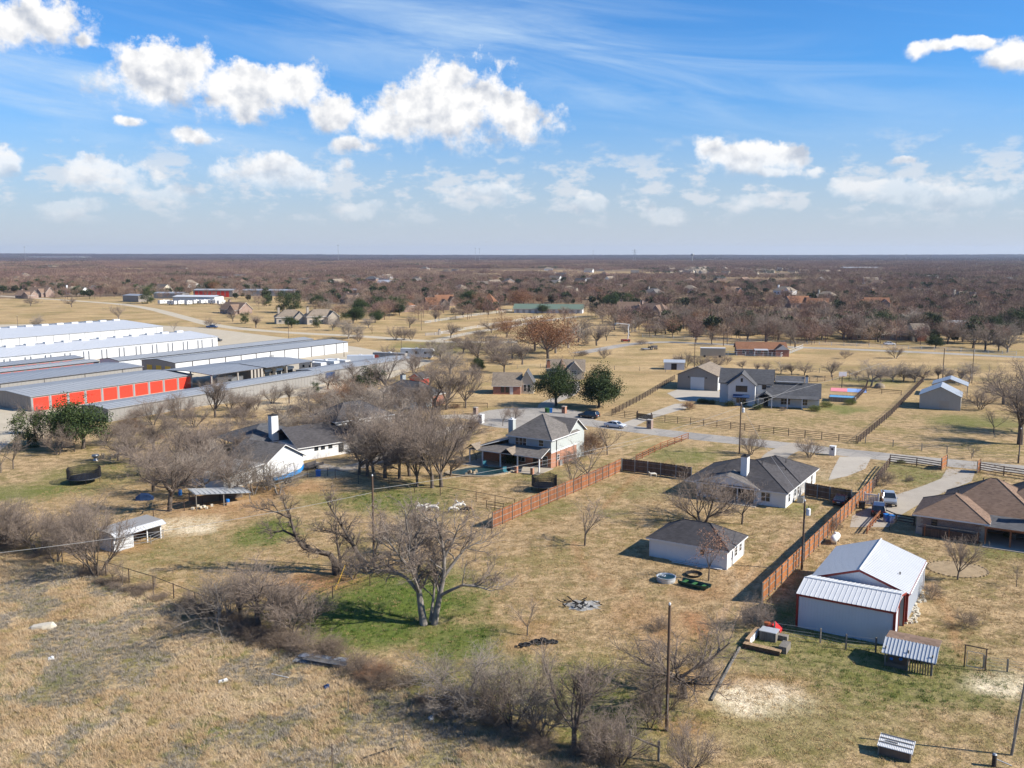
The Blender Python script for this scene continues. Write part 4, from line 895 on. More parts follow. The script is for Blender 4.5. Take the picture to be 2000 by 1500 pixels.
B_.chimney(-.8, 2.4, 3.4, 7.6, 1.0, 1.0, 'siding_pale', 'trim_white'); mb = MB(); q = [(6.55, 4.6, 7.05), (6.55, 5.8, 7.05), (7.35, 5.8, 6.4), (7.35, 4.6, 6.4)]; mb.quad(*reversed(q)); mb.quad(*[(a, c_, d_ - .15) for a, c_, d_ in q]); B_.part('skylight', mb, 'glass')

# --- taupe workshop and the white modern farmhouse
TR = R(-26)
B_ = Bld('taupe_workshop', 'taupe metal workshop with one tall white roll-up door', 'workshop', G(1323, 759), TR)
B_.gwalls(0, 11.4, 0, 14, 4.2, 6.6, 'v', 'metal_taupe', ribs=.6); B_.gable(0, 11.4, 0, 14, 4.25, 6.6, 'v', 'shingle_tan', 'trim_dark', over=.3)
B_.door(5.7, 0, 'f', 3.9, 3.6, 'roll_white', 'roll_up_door', handle=False); B_.trim([(11.38, 11.46, 0, 14, .1, 4.0)], 'metal_white', 'side_panel')
for u in (3.2, 8.2): mb = MB(); mb.bx(u - .15, u + .15, -.25, 0, 3.4, 3.7); B_.part('wall_lamp', mb, 'trim_dark')
B_ = Bld('farmhouse', 'white board farmhouse with dark roofs and blue window awnings', 'house', G(1421, 791), R(-18))
B_.gwalls(0, 6.6, 0, 9, 5.4, 8.1, 'v', 'board_white'); B_.gable(0, 6.6, 0, 9, 5.45, 8.2, 'v', 'shingle_slate', 'trim_dark', over=.35)
B_.gwalls(-2.4, 10.6, 4, 12, 5.3, 8.3, 'u', 'board_white'); B_.gable(-2.4, 10.6, 4, 12, 5.4, 8.5, 'u', 'shingle_slate', 'trim_dark', over=.35)
B_.gwalls(9.5, 22, 1.2, 10, 2.8, 5.6, 'u', 'board_white'); r = B_.gable(9.5, 22, 1.2, 10, 2.85, 5.7, 'u', 'shingle_slate', 'trim_dark', over=.4); B_.slab([(7, -1.6, 2.6), (22, -1.6, 2.6), (22, 1.0, 3.0), (7, 1.0, 3.0)], .12, 'shingle_slate', 'trim_dark', 'porch_roof')
B_.walls(11.4, 18, 5.2, 9, 5.9, 'board_white', 3, name='dormer_wall'); B_.slab([(11.1, 4.8, 5.7), (18.3, 4.8, 5.7), (18.3, 9.2, 6.9), (11.1, 9.2, 6.9)], .12, 'shingle_slate', 'trim_dark', 'dormer_roof')
for u in (12.8, 14.8, 16.8): B_.win(u, 5.2, 'f', 5.0, .7, .6, trim='trim_dark')
B_.win(3.3, 0, 'f', 4.3, 2.7, 1.4, 3, 1, 'trim_dark'); B_.win(3.3, 0, 'f', 1.4, 2.4, 1.4, 3, 1); B_.win(3.3, 0, 'f', 6.5, .4, .8, trim='trim_dark'); B_.win(8.6, 4, 'f', 4.4, .9, 1.0, trim='trim_dark')
mb = MB(); mb.ext([(-1.1, 2.3), (0, 2.9), (0, 2.1), (-1.05, 2.1)], 1.3, 5.3, 'u'); B_.part('awning', mb, 'awning_blue'); mb = MB(); mb.ext([(-1.4, 2.0), (-2.4, 2.7), (-2.4, 1.9)], 5, 9.5, 'v'); mb.v = [(x_ - 1.0 if False else x_, y_, z_) for x_, y_, z_ in mb.v]; B_.part('awning', mb, 'awning_blue')
B_.slab([(7.4, -2.6, 2.7), (9.2, -2.6, 3.9), (9.2, 1.2, 3.9), (7.4, 1.2, 2.7)], .12, 'shingle_slate', 'trim_dark', 'porch_gable'); B_.slab([(9.2, -2.6, 3.9), (11, -2.6, 2.7), (11, 1.2, 2.7), (9.2, 1.2, 3.9)], .12, 'shingle_slate', 'trim_dark', 'porch_gable')
B_.posts([(7.6, -2.4), (10.8, -2.4), (14.5, -1.5), (18, -1.5), (21.8, -1.5)], 2.6, 'trim_white', .2); B_.win(14, 1.2, 'f', 1.4, 2.2, 1.5, 3, 2); B_.win(18.6, 1.2, 'f', 1.4, 1.2, 1.4, 2); B_.door(9.3, 1.2, 'f', 1.1, 2.2, 'trim_dark', ribs=False); B_.win(22, 5.5, 'r', 1.4, .6, 1.2)
B_.chimney(18.8, 8.2, 4, 7.0, .7, .7, 'board_white')
# --- tan barn and open carport on the right
B_ = Bld('tan_barn', 'tan metal barn with pale roof in the right paddock', 'barn', G(1795, 797), R(-27))
B_.gwalls(0, 9.2, 0, 9.5, 3.4, 5.6, 'v', 'board_tan'); B_.gable(0, 9.2, 0, 9.5, 3.45, 5.65, 'v', 'metal_galv', 'metal_pale', over=.25, rib=.9); B_.door(5.6, 0, 'f', 2.2, 2.2, 'metal_tan', 'barn_door', handle=False)
B_ = Bld('carport', 'open carport with grey gable roof behind the tan barn', 'carport', G(1820, 772), R(-27))
B_.gable(0, 8.5, 0, 8, 3.1, 4.7, 'v', 'metal_galv', 'metal_pale', over=.2, rib=.9); B_.posts([(0, 0), (8.5, 0), (0, 8), (8.5, 8), (0, 4), (8.5, 4)], 3.1, 'steel', .14); mb = MB(); mb.ext([(0.1, 3.0), (8.4, 3.0), (4.25, 4.5)], 7.9, 7.96, 'v'); B_.part('gable_panel', mb, 'metal_tan')

# --- brick cottage and the house with the turret
B_ = Bld('brick_cottage', 'small red brick cottage left of the evergreen oaks', 'house', G(963, 770), R(-4))
B_.gwalls(0, 7.4, 0, 7.5, 2.6, 5.2, 'u', 'brick_red'); B_.gable(0, 7.4, 0, 7.5, 2.65, 5.6, 'u', 'shingle_tan', over=.4); B_.gwalls(7.3, 11, 1.5, 8, 3.2, 6.2, 'v', 'siding_cream'); B_.gable(7.3, 11, 1.5, 8, 3.25, 6.3, 'v', 'shingle_slate', over=.3)
for u in (2.6, 3.9): B_.win(u, 0, 'f', 1.3, .8, 1.5, trim='trim_dark')
B_.door(5, 0, 'f', .9, 2, 'trim_white'); B_.win(8.6, 1.5, 'f', 1.6, .7, 1.8); B_.win(9.7, 1.5, 'f', 1.6, .7, 1.8)
B_ = Bld('turret_house', 'stone house with pointed turret behind the evergreen oaks', 'house', G(1062, 742), R(-4))
B_.walls(1, 15, 3, 13, 3.6, 'stone_pale'); B_.gable(1, 15, 3, 13, 3.6, 7.4, 'u', 'shingle_tan', over=.4); B_.gwalls(8.5, 14, .5, 6, 4.0, 7.0, 'v', 'stone_pale'); B_.gable(8.5, 14, .5, 6, 4.0, 7.2, 'v', 'shingle_tan', over=.4)
B_.root.scale = (.82, .82, .76)
mb = MB(); mb.lathe([(1.7, 0), (1.7, 4.4)], (6.6, 2.4, 0), 10); B_.part('turret_wall', mb, 'stone_pale'); mb = MB(); mb.lathe([(2.1, 4.3), (.03, 8.4)], (6.6, 2.4, 0), 10); B_.part('turret_roof', mb, 'shingle_brown'); B_.win(11.2, .5, 'f', 3.0, 1.6, 1.6, 3, 2); B_.win(6.6, .7, 'f', 3, .7, 1.3)
B_.chimney(1.6, 4.5, 0, 7.2, 1.2, 1.2, 'brick_orange')

# --- red brick ranch, beige trailer home, white shed in the straw field
B_ = Bld('brick_ranch', 'low red brick ranch house with rust roof by white fence', 'house', G(1440, 694), R(-6))
B_.gwalls(0, 18, 0, 8, 2.6, 4.6, 'u', 'brick_red'); B_.gable(0, 18, 0, 8, 2.65, 4.8, 'u', 'shingle_rust', over=.5); B_.gwalls(13.6, 18.4, -3, 5, 2.6, 4.2, 'v', 'brick_red'); B_.gable(13.6, 18.4, -3, 5, 2.65, 4.3, 'v', 'shingle_rust', over=.3)
for u in (2.5, 5, 8, 10.5): B_.win(u, 0, 'f', 1.4, 1.3, 1.2, 2)
mb = MB(); mb.ext([(13.8, 2.55), (18.2, 2.55), (16, 4.1)], -3.08, -3.02, 'v'); B_.part('gable_panel', mb, 'trim_white'); B_.slab([(6, -2.6, 2.3), (11, -2.6, 2.3), (11, 0, 2.6), (6, 0, 2.6)], .1, 'metal_galv', name='porch_roof'); B_.posts([(6.1, -2.5), (10.9, -2.5)], 2.3, 'trim_white')
B_ = Bld('storage_trailer', 'long beige box trailer beside the brick ranch', 'trailer', G(1368, 698), R(-8))
mb = MB(); mb.bx(0, 9.0, 0, 2.6, .5, 3.4)
for k in range(14): mb.bx(.3 + k * .62, .4 + k * .62, -.04, 0, .6, 3.3)
B_.part('body', mb, 'rv_tan'); B_.trim([(-.05, 9.05, -.05, 2.65, 3.4, 3.52)], 'metal_white', 'roof')
for u in (1.5, 7): mb = MB(); mb.tube((u, -.05, .45), (u, .25, .45), .45, n=12); B_.part('wheel', mb, 'rubber')
B_ = Bld('garden_shed', 'white shed with a dark open doorway in the field', 'shed', G(1297, 722), R(-10))
B_.gwalls(0, 6.6, 0, 4.5, 2.5, 3.1, 'u', 'board_white'); B_.gable(0, 6.6, 0, 4.5, 2.55, 3.2, 'u', 'metal_galv', over=.25, rib=.8); B_.door(3.2, 0, 'f', 1.8, 2.1, 'trim_dark', 'door', ribs=False, handle=False)  # no door leaf: a dark slab stands in for shade inside the open doorway
B_ = Bld('roadside_house', 'long brick house with tan roof beyond the white fence', 'house', G(1664, 664), R(-5))
B_.gwalls(0, 24, 0, 9, 2.7, 4.8, 'u', 'brick_brown'); B_.gable(0, 24, 0, 9, 2.75, 5.0, 'u', 'shingle_tan', over=.5); B_.gwalls(25, 32, -3, 5, 5.2, 7.4, 'u', 'siding_cream'); B_.gable(25, 32, -3, 5, 5.2, 7.5, 'u', 'shingle_tan', over=.3); B_.door(28.5, -3, 'f', 4.8, 2.4, 'brick_red', 'garage_door', handle=False)
for u in (3, 6, 9, 13, 17, 20): B_.win(u, 0, 'f', 1.4, 1.3, 1.3, 2)
B_ = Bld('white_barn', 'white metal barn among the trees on the right', 'barn', G(1815, 650), R(-8)); B_.gwalls(0, 20, 0, 12, 4, 5.6, 'u', 'metal_white'); B_.gable(0, 20, 0, 12, 4, 5.7, 'u', 'metal_white', over=.3, rib=1.2); B_.door(16, 0, 'f', 3.5, 3.4, 'roll_white', 'roll_up_door', handle=False)
B_ = Bld('stable', 'long low stable with green metal roof beyond the lane', 'stable', G(1004, 611), R(-9))
B_.gwalls(0, 44, 0, 12, 3, 5.4, 'u', 'board_white'); B_.gable(0, 44, 0, 12, 3.1, 5.6, 'u', 'roof_green', over=.8, rib=1.5)
for k in range(11): B_.door(2.5 + k * 3.9, 0, 'f', 1.8, 2.2, 'metal_grey', 'stall_door', handle=False)

# --- white ranch house on the left, partly behind its trees
B_ = Bld('white_outbuilding', 'white gabled outbuilding beside the boat', 'garage', G(517, 938))
B_.gwalls(-9, 0, 0, 9.2, 2.8, 5.2, 'u', 'siding_white'); B_.gable(-9, 0, 0, 9.2, 2.85, 5.4, 'u', 'shingle_grey', over=.5)
B_.walls(-8, -.3, -8.5, 0, 2.6, 'siding_white', name='side_wall'); B_.slab([(-8.5, -9, 2.55), (.2, -9, 2.55), (.2, -.05, 2.95), (-8.5, -.05, 2.95)], .16, 'metal_pale', name='side_roof'); B_.door(-.3, -2, 'r', .9, 2.1, 'wood_grey')
B_ = Bld('white_ranch_house', 'long white house with dark roof behind bare trees', 'house', G(598, 899), R(-48))
B_.walls(-11, 0, -1.5, 20, 2.75, 'siding_white'); B_.gable(-11, 0, -1.5, 20, 2.8, 5.6, 'v', 'shingle_dark', over=.5); B_.walls(-18, -9, -6, 6, 2.7, 'siding_white', name='wing_wall'); B_.hip(-20, -8, -8, 6, 2.75, 5.2, 'shingle_slate')
B_.walls(-13, -4, 9, 22, 5.6, 'siding_white', 2.5, name='upper_wall'); B_.hip(-13, -4, 9, 22, 5.6, 8.4, 'shingle_dark')
for v in (2.2, 3.6, 5.2): B_.win(0, v, 'r', 1.9, .7, .6, 1, 1, 'trim_dark')
for v in (7.5, 10, 13.4, 16.5): B_.win(0, v, 'r', 1.35, .9, 1.5, 1, 2, 'trim_dark')
for v in (12, 15, 19): B_.win(-4, v, 'r', 4.6, 1.0, 1.2)
B_.chimney(-8.5, -2.0, 2.5, 7.6, 1.4, 1.4, 'siding_white')
B_ = Bld('dark_roof_house', 'dark roofed house hidden in brush before the storage wall', 'house', G(770, 790), R(-40))
B_.walls(-6, 9, 0, 9, 2.8, 'brick_red'); B_.hip(-6, 9, 0, 9, 2.85, 5.8, 'shingle_slate'); B_.gwalls(3, 9.5, -3, 4, 2.8, 4.6, 'v', 'siding_grey'); B_.gable(3, 9.5, -3, 4, 2.85, 4.8, 'v', 'shingle_slate'); B_.chimney(-3, 6, 3, 6.8, .9, 1.2, 'siding_grey')
B_ = Bld('red_shed', 'small red shed behind the dark roofed house', 'shed', G(800, 752), R(-31)); B_.gwalls(0, 4, 0, 4, 2.4, 3.6, 'v', 'roll_red'); B_.gable(0, 4, 0, 4, 2.45, 3.7, 'v', 'shingle_dark')

# --- open loafing shed in the pasture
B_ = Bld('loafing_shed', 'white metal animal shelter open on its sunny side', 'shelter', G(195, 1072))
mb = MB(); mb.bx(0, 3.0, 0, .06, 0, 2.35); mb.bx(0, .06, .06, 7.2, 0, 2.6); mb.bx(0, 3.0, 7.14, 7.2, 0, 2.5); mb.bx(2.94, 3.0, .06, 2.9, 0, 2.3)
for k in range(10): mb.bx(.15 + k * .3, .2 + k * .3, -.03, 0, 0, 2.3)
for k in range(9): mb.bx(3.0, 3.03, .2 + k * .31, .25 + k * .31, 0, 2.25)
B_.part('wall', mb, 'metal_white'); B_.posts([(2.95, 7.1), (2.95, 5.0)], 2.3, 'trim_white', .14)
mb = MB(); A0 = [(-.3, -.3, 2.72), (2.9, -.3, 2.52), (2.9, 7.5, 2.52), (-.3, 7.5, 2.72)]; mb.quad(*A0); mb.quad(*[(a, c_, d_ - .06) for a, c_, d_ in reversed(A0)]); B_.part('roof', mb, 'metal_pale')
mb = MB(); A0 = [(2.9, -.3, 2.53), (3.75, -.3, 2.12), (3.75, 7.5, 2.12), (2.9, 7.5, 2.53)]; mb.quad(*A0); mb.quad(*[(a, c_, d_ - .06) for a, c_, d_ in reversed(A0)])
for k in range(16): v = -.28 + k * .515; mb.ext([(2.9, 2.53), (3.75, 2.12), (3.75, 2.17), (2.9, 2.58)], v - .03, v + .03, 'v')
B_.part('roof_flap', mb, 'metal_white')
mb = MB(); mb.bx(.1, .16, 3.2, 7.0, .1, 1.2); B_.part('inner_board', mb, 'cedar')
for (a, c_) in (((3.0, 2.9), (3.9, 4.8)), ((3.9, 4.8), (3.2, 7.3))):
    mb = MB(); 
    for z in (.35, .75, 1.15): mb.tube((*a, z), (*c_, z), .03, n=5)
    mb.tube((*c_, 0), (*c_, 1.2), .04, n=5); B_.part('pen_panel', mb, 'steel')

# --- self storage park on the left, laid out in rows along the same grid
def store(label, u0, u1, v0, v1, ze, zr, wallm, roofm, name='storage_building', trim='trim_dark', ribs=1.2, off=None, rib=1.6, over=.3):
    B = Bld(name, label, 'storage', uv(u1, v0)); w = u1 - u0; L = v1 - v0
    B.gwalls(-w, 0, 0, L, ze, zr, 'v', wallm, ribs=ribs, off=off); B.gable(-w, 0, 0, L, ze, zr, 'v', roofm, trim, over=over, rib=rib, off=off); B.L = L; B.w = w
    return B
B_ = store('grey storage building with ten red roll-up doors', -234.5, -214.5, 127, 175, 3.75, 4.4, 'metal_taupe', 'metal_bluegrey', trim='metal_grey')
for k in range(10): B_.door(0, 2.6 + k * 4.75, 'r', 3.95, 3.2, 'roll_red', 'roll_up_door', handle=False)
for k in range(11): mb = MB(); mb.bx(.0, .07, .1 + k * 4.75, .42 + k * 4.75, 0, 3.6); B_.part('pilaster', mb, 'metal_grey')
B_ = store('low grey back wall building along the storage park', -196, -186, 128, 163, 3.1, 3.5, 'metal_pale', 'metal_bluegrey', trim='metal_pale')
B_ = store('middle grey section of the storage back wall', -196, -187, 163.4, 200, 3.3, 3.7, 'metal_pale', 'metal_bluegrey', trim='metal_pale')
B_ = store('far grey section of the storage back wall', -199, -189, 200.4, 245, 3.4, 3.8, 'metal_pale', 'metal_bluegrey', trim='metal_pale')
mb = MB(); mb.bx(.03, .08, 2, 6, 1.2, 2.9); B_.part('sign_panel', mb, 'awning_blue')
B_ = store('plain grey storage row behind the red doors', -265, -246, 96, 182, 3.4, 3.9, 'metal_pale', 'metal_grey', trim='metal_pale')
mb = MB(); mb.tube((.35, 0, 3.3), (.35, 86, 3.3), .07, n=5)
for k in range(7): mb.tube((.1, 4 + k * 12.5, .2), (.1, 4 + k * 12.5, 3.2), .06, n=5)
B_.part('gutter', mb, 'metal_dark')
B_ = store('low blue roofed storage row with red door strip', -284, -275, 96, 187, 2.7, 3.1, 'metal_taupe', 'metal_bluegrey', off=-3)
for k in range(22): B_.door(0, 3 + k * 4.05, 'r', 3.2, 2.2, 'roll_red', 'roll_up_door', handle=False)
B_ = store('low grey roofed storage row before the white halls', -298, -288, 96, 190, 2.9, 3.4, 'metal_taupe', 'metal_grey')
for k in range(22): B_.door(0, 3 + k * 4.05, 'r', 3.2, 2.3, 'roll_red', 'roll_up_door', handle=False)
B_ = store('long white walled storage building with dark posts', -257, -241, 190, 271, 4.0, 4.7, 'metal_taupe', 'metal_bluegrey')
for k in range(12):
    mb = MB(); mb.bx(.03, .09, .35 + k * 6.75, 6.7 + k * 6.75, .1, 3.75); B_.part('wall_panel', mb, 'metal_white'); mb = MB(); mb.bx(.03, .16, -.02 + k * 6.75, .3 + k * 6.75, 0, 3.85); B_.part('post', mb, 'metal_dark')
B_.door(.1, 41, 'r', 2.2, 2.6, 'metal_grey', 'door', ribs=False, handle=False)
for k in range(3): B_.door(-3.2 - k * 4.5, 0, 'f', 2.6, 2.6, 'roll_yellow', 'roll_up_door', handle=False)
B_ = store('narrow storage building with blue roof and yellow doors', -273, -263, 186, 275, 3.7, 4.3, 'metal_white', 'metal_bluegrey')
for k in range(2): B_.door(-2.4 - k * 4.2, 0, 'f', 3.4, 2.7, 'roll_yellow', 'roll_up_door', handle=False)
B_ = Bld('vehicle_carport', 'open grey carport sheltering motorhomes', 'carport', uv(-205, 174)); B_.gable(-21, 0, 0, 19, 4.4, 4.9, 'v', 'metal_grey', 'metal_dark', over=.3, rib=1.6); B_.gable(-20, 1, 19.3, 39, 4.5, 5.0, 'v', 'metal_grey', 'metal_dark', over=.3, rib=1.6)
B_.posts([(-.3, 0), (-.3, 9.5), (-.3, 19), (.5, 28), (.5, 38.6), (-20.6, 0), (-20.6, 9.5), (-20, 19), (-20, 28), (-20, 38.6)], 4.4, 'metal_tan', .35); mb = MB(); mb.bx(-20, 0, 18.6, 18.8, 0, 4.2)
for k in range(4): mb.bx(.2, .3, 14 + k * 1.3, 14.7 + k * 1.3, 0, 4.3)
B_.part('screen_panel', mb, 'metal_tan')
for lab, u0, u1, v1, ze, zr in (('near white storage hall with garage doors and ridge vents', -336, -302, 260, 4.1, 5.6), ('far white storage hall beyond the other white one', -420, -362, 280, 4.6, 6.4)):
    B_ = store(lab, u0, u1, 100, v1, ze, zr, 'metal_white', 'metal_white', 'storage_hall', trim='metal_grey')
    n_ = int(B_.L / 7.2)
    for k in range(n_):
        v = 3.6 + k * 7.2
        mb = MB(); mb.bx(-B_.w / 2 - .8, -B_.w / 2 + .8, v - 1.8, v + 1.4, zr - .1, zr + .55); B_.part('ridge_vent', mb, 'metal_white')
        if u1 > -340:
            B_.door(0, v, 'r', 3.4, 3.0, 'roll_white', 'garage_door', handle=False)
            for dv in (-2.9, 2.3): mb = MB(); mb.bx(.0, .5, v + dv, v + dv + 1.0, 0, 3.4); B_.part('pier', mb, 'metal_white')
        else: mb = MB(); mb.bx(.02, .1, v - .1, v + .1, .2, ze - .3); B_.part('downspout', mb, 'metal_grey')

# ------------------------------------------------------------------ fences
def unit(key, fn, mat):
    if key not in MESHC: mb = MB(); fn(mb); MESHC[key] = mb.mesh(key, mat)
    return MESHC[key]
def walk(pts, step):
    """points along a polyline at about the given spacing -> list of (x, y)"""
    out = [pts[0]]
    for a, c_ in zip(pts[:-1], pts[1:]):
        L = math.dist(a, c_); n_ = max(1, round(L / step))
        out += [(a[0] + (c_[0] - a[0]) * k / n_, a[1] + (c_[1] - a[1]) * k / n_) for k in range(1, n_ + 1)]
    return out
def fence(name, label, pts, step, h, style, group=None, cat='fence'):
    Q = walk(pts, step); x0, y0 = Q[0]; e = thing(name, label, cat, (x0, y0), 0, group); rg = random.Random(len(Q) + int(h * 100))
    st_ = dict(cedar=('cedar', 'wood_grey'), cedar_orange=('cedar_orange', 'wood_grey'), dark=('fence_dark', 'steel'), pipe=('pipe_rust', 'pipe_rust'), rail=('fence_dark', 'fence_dark'), rail_new=('cedar', 'cedar'),
               wire=('pipe_rust', 'wire'), chain=('steel', 'steel'), vinyl=('vinyl_white', 'vinyl_white'), farm=('wood_grey', 'wire'), lattice=('pipe_rust', 'pipe_rust'))[style]
    solid = style in ('cedar', 'cedar_orange', 'dark')
    pw = .09 if style in ('wire', 'chain') else (.12 if style in ('pipe', 'lattice') else .13)
    post = unit('post_%s_%.1f' % (style, h), lambda mb: mb.bx(-pw / 2, pw / 2, -pw / 2, pw / 2, -.2, h + (.0 if solid else .05)), st_[1] if solid else st_[0])
    for i, (x, y) in enumerate(Q): put(post, 'post', e, (x - x0, y - y0, rg.uniform(-.04, .03)), rg.uniform(-.1, .1))
    for (a, c_) in zip(Q[:-1], Q[1:]):
        L = math.dist(a, c_); an = math.atan2(c_[1] - a[1], c_[0] - a[0]); loc = (a[0] - x0, a[1] - y0, 0)
        if solid:
            def pan(mb):
                for k in range(16): mb.bx(k / 16 + .002, (k + 1) / 16 - .003, .05, .075, .06, h - .05 + .03 * ((k * 7) % 3 - 1))
            o = put(unit('panel_%s_%.1f' % (style, h), pan, st_[0]), 'panel', e, (loc[0], loc[1], rg.uniform(-.03, .03)), an, (L, 1, 1))
            for z in (.35, h * .52, h - .35): put(unit('frail', lambda mb: mb.bx(0, 1, 0.0, .045, -.045, .045), 'wood_grey'), 'rail', e, (loc[0], loc[1], z), an, (L, 1, 1))
        else:
            zs = dict(pipe=(.35, .75, 1.15, h - .02), rail=(.35, .75, 1.15, h - .04), rail_new=(.35, .8, h - .05), wire=(.15, .5, .85, h - .03), chain=(.08, h * .5, h - .02), vinyl=(.35, .8, h - .08), farm=(.3, .6, .9, h - .1), lattice=(.3, .7, 1.1, h - .03))[style]
            thick = dict(pipe=.045, rail=.07, rail_new=.07, wire=.012, chain=.014, vinyl=.05, farm=.012, lattice=.04)[style]
            for j, z in enumerate(zs):
                t = .04 if style in ('wire', 'chain') and j == len(zs) - 1 else thick
                put(unit('rail_%s_%.3f' % (style, t), lambda mb: mb.bx(0, 1, -t * .5, t * .5, -t, t) if style in ('rail', 'rail_new', 'vinyl') else mb.tube((0, 0, 0), (1, 0, 0), t, n=5), st_[0] if style not in ('farm',) else st_[1]), 'rail', e, (loc[0], loc[1], z), an, (L, 1, 1))
            if style == 'lattice':
                def pk(mb):
                    for k in range(10): mb.bx(k / 10 - .004, k / 10 + .004, -.012, .012, .2, h - .05)
                put(unit('pickets', pk, 'pipe_rust'), 'picket_panel', e, loc, an, (L, 1, 1))
    return e
fence('cedar_fence', 'long red cedar fence left of the near lawn', g((962,1032),(1088,977),(1150,950),(1213,921)), 2.4, 2.35, 'cedar')
fence('dark_fence', 'dark stained fence behind the white house lawn', g((1215,920),(1290,929),(1350,938)), 2.4, 2.3, 'dark')
fence('cedar_fence', 'bright orange cedar fence running between the two right lots', g((1488,1178),(1570,1097),(1640,1026),(1703,963)), 2.4, 2.35, 'cedar_orange')
fence('dark_fence', 'short dark fence joining the white house corner', g((1572,968),(1620,977),(1662,984)), 2.4, 2.2, 'dark')
fence('rail_fence', 'dark split rail fence stepping up to the street', g((1704,960),(1722,930),(1736,912)), 2.6, 1.6, 'rail')
fence('rail_fence', 'dark four rail fence along the street by the gate post', g((1738,905),(1790,911),(1838,919)), 4.5, 1.6, 'rail')
fence('rail_fence', 'dark rail fence behind the brown brick house', g((1914,921),(1960,929),(2060,943)), 5, 1.6, 'rail')
fence('gate_wing', 'orange cedar gate panel left of the brick house entrance', g((1838,918),(1849,911)), 4, 2.2, 'cedar_orange', cat='gate')
fence('gate_wing', 'orange cedar gate panel right of the brick house entrance', g((1908,925),(1914,920)), 3, 2.2, 'cedar_orange', cat='gate')
fence('wooden_railing', 'new wooden railing between the drive and brick house yard', g((1693,1043),(1704,1028),(1722,1008)), 2.2, 1.1, 'rail_new')
fence('yard_railing', 'dark railing panel beside the brick house corner', g((1722,1008),(1750,1020),(1785,1026)), 2.4, 1.2, 'rail')
fence('split_rail_fence', 'pale split rail fence across the lawn toward the street', g((1242,902),(1290,878),(1344,858)), 3, 1.3, 'rail_new')
fence('ranch_fence', 'brown pipe ranch fence along the street', g((1274,822),(1400,834),(1540,851),(1672,866)), 3.2, 1.5, 'pipe')
fence('ranch_fence', 'brown pipe fence left of the ranch gate', g((1195,812),(1220,815),(1243,818)), 4, 1.5, 'pipe')
fence('paddock_fence', 'long picketed pipe fence between farmhouse and tan barn', g((1675,867),(1740,812),(1803,746)), 3, 1.6, 'lattice')
fence('paddock_fence', 'picketed pipe fence climbing beside the straw lawn', g((1195,812),(1255,780),(1318,742)), 3, 1.6, 'lattice')
fence('pasture_fence', 'thin wire fence along the far side of the street', g((1690,866),(1800,880),(1900,892),(1988,904)), 6, 1.4, 'farm')
fence('pool_fence', 'dark picket fence round the pool and court', g((1566,748),(1640,742),(1695,748),(1690,764),(1665,790)), 3, 1.6, 'lattice')
fence('pipe_gate_fence', 'low pipe fence with gate beyond the court', g((1692,765),(1722,769),(1760,772)), 4, 1.3, 'pipe')
fence('orchard_fence', 'wire fence in front of the row of orchard trees', g((1500,722),(1600,728),(1720,738),(1800,746)), 9, 1.4, 'farm')
fence('chain_fence', 'chain fence between the goat pasture and the brush', g((122,1098),(300,1153),(425,1203)), 4.2, 1.7, 'wire')
fence('chain_fence', 'wire fence from the cedar fence down to the old tree', g((960,1042),(880,1078),(790,1120),(650,1170),(580,1205)), 4.5, 1.5, 'wire')
fence('chain_fence', 'black wire fence along the upper edge of goat pasture', g((655,935),(700,945),(760,958),(860,968),(930,980),(1005,995)), 4.6, 1.6, 'wire')
fence('chain_fence', 'sagging wire fence round the animal pen on the left', g((300,1015),(360,998),(430,978),(480,962),(560,935),(640,930)), 4.2, 1.4, 'wire')
fence('barnyard_fence', 'thin garden fence behind the raised planters', g((1512,1243),(1602,1256),(1652,1268),(1710,1275)), 5.2, 1.5, 'farm')
fence('barnyard_fence', 'low wire fence running right from the tall gate', g((1921,1304),(1967,1312),(2040,1325)), 4, 1.2, 'farm')
fence('yard_fence', 'rusty pipe fence across the cottage yard', g((858,794),(905,796),(952,797)), 5, 1.3, 'pipe')
fence('vinyl_fence', 'long white fence beside the back road', g((1255,659),(1400,666),(1600,674),(1800,683),(1985,694)), 5, 1.4, 'vinyl')
fence('vinyl_fence', 'short white panel fence round the brick ranch', g((1405,694),(1525,698),(1568,681)), 3, 1.7, 'vinyl')
fence('lane_fence', 'white rail fence on the near side of the stable lane', g((850,655),(920,643),(1000,630),(1060,620)), 7, 1.4, 'vinyl')
fence('lane_fence', 'white rail fence on the far side of the stable lane', g((830,632),(920,618),(1000,608)), 7, 1.4, 'vinyl')
fence('field_fence', 'wire fence at the bottom of the straw field', g((1010,720),(1100,716),(1200,722),(1300,727)), 7, 1.3, 'farm')
# ranch gate, tall garden gate, field gate
e = thing('ranch_gate', 'dark slatted ranch gate across the concrete drive', 'gate', G(1245, 818)); a = math.atan2(G(1272, 822)[1] - G(1245, 818)[1], G(1272, 822)[0] - G(1245, 818)[0]); L = math.dist(G(1245, 818), G(1272, 822)); e.rotation_euler[2] = a
for u in (0, L): mb = MB(); mb.bx(u - .1, u + .1, -.1, .1, 0, 1.9); mb.build('gate_post', 'pipe_rust', e)
for k in range(6): mb = MB(); mb.bx(.15, L - .15, -.03, .03, .2 + k * .2, .37 + k * .2); mb.build('slat', 'trim_dark', e)
e = thing('garden_gate', 'tall rusty pipe gate frame in the wire fence', 'gate', G(1883, 1302), GR)
for u in (0, 1.75): mb = MB(); mb.tube((u, 0, -.1), (u, 0, 2.1), .06, n=6); mb.build('gate_post', 'pipe_rust', e)
mb = MB(); mb.tube((-.1, 0, 2.12), (1.85, 0, 2.12), .06, n=6); mb.build('header', 'pipe_rust', e)
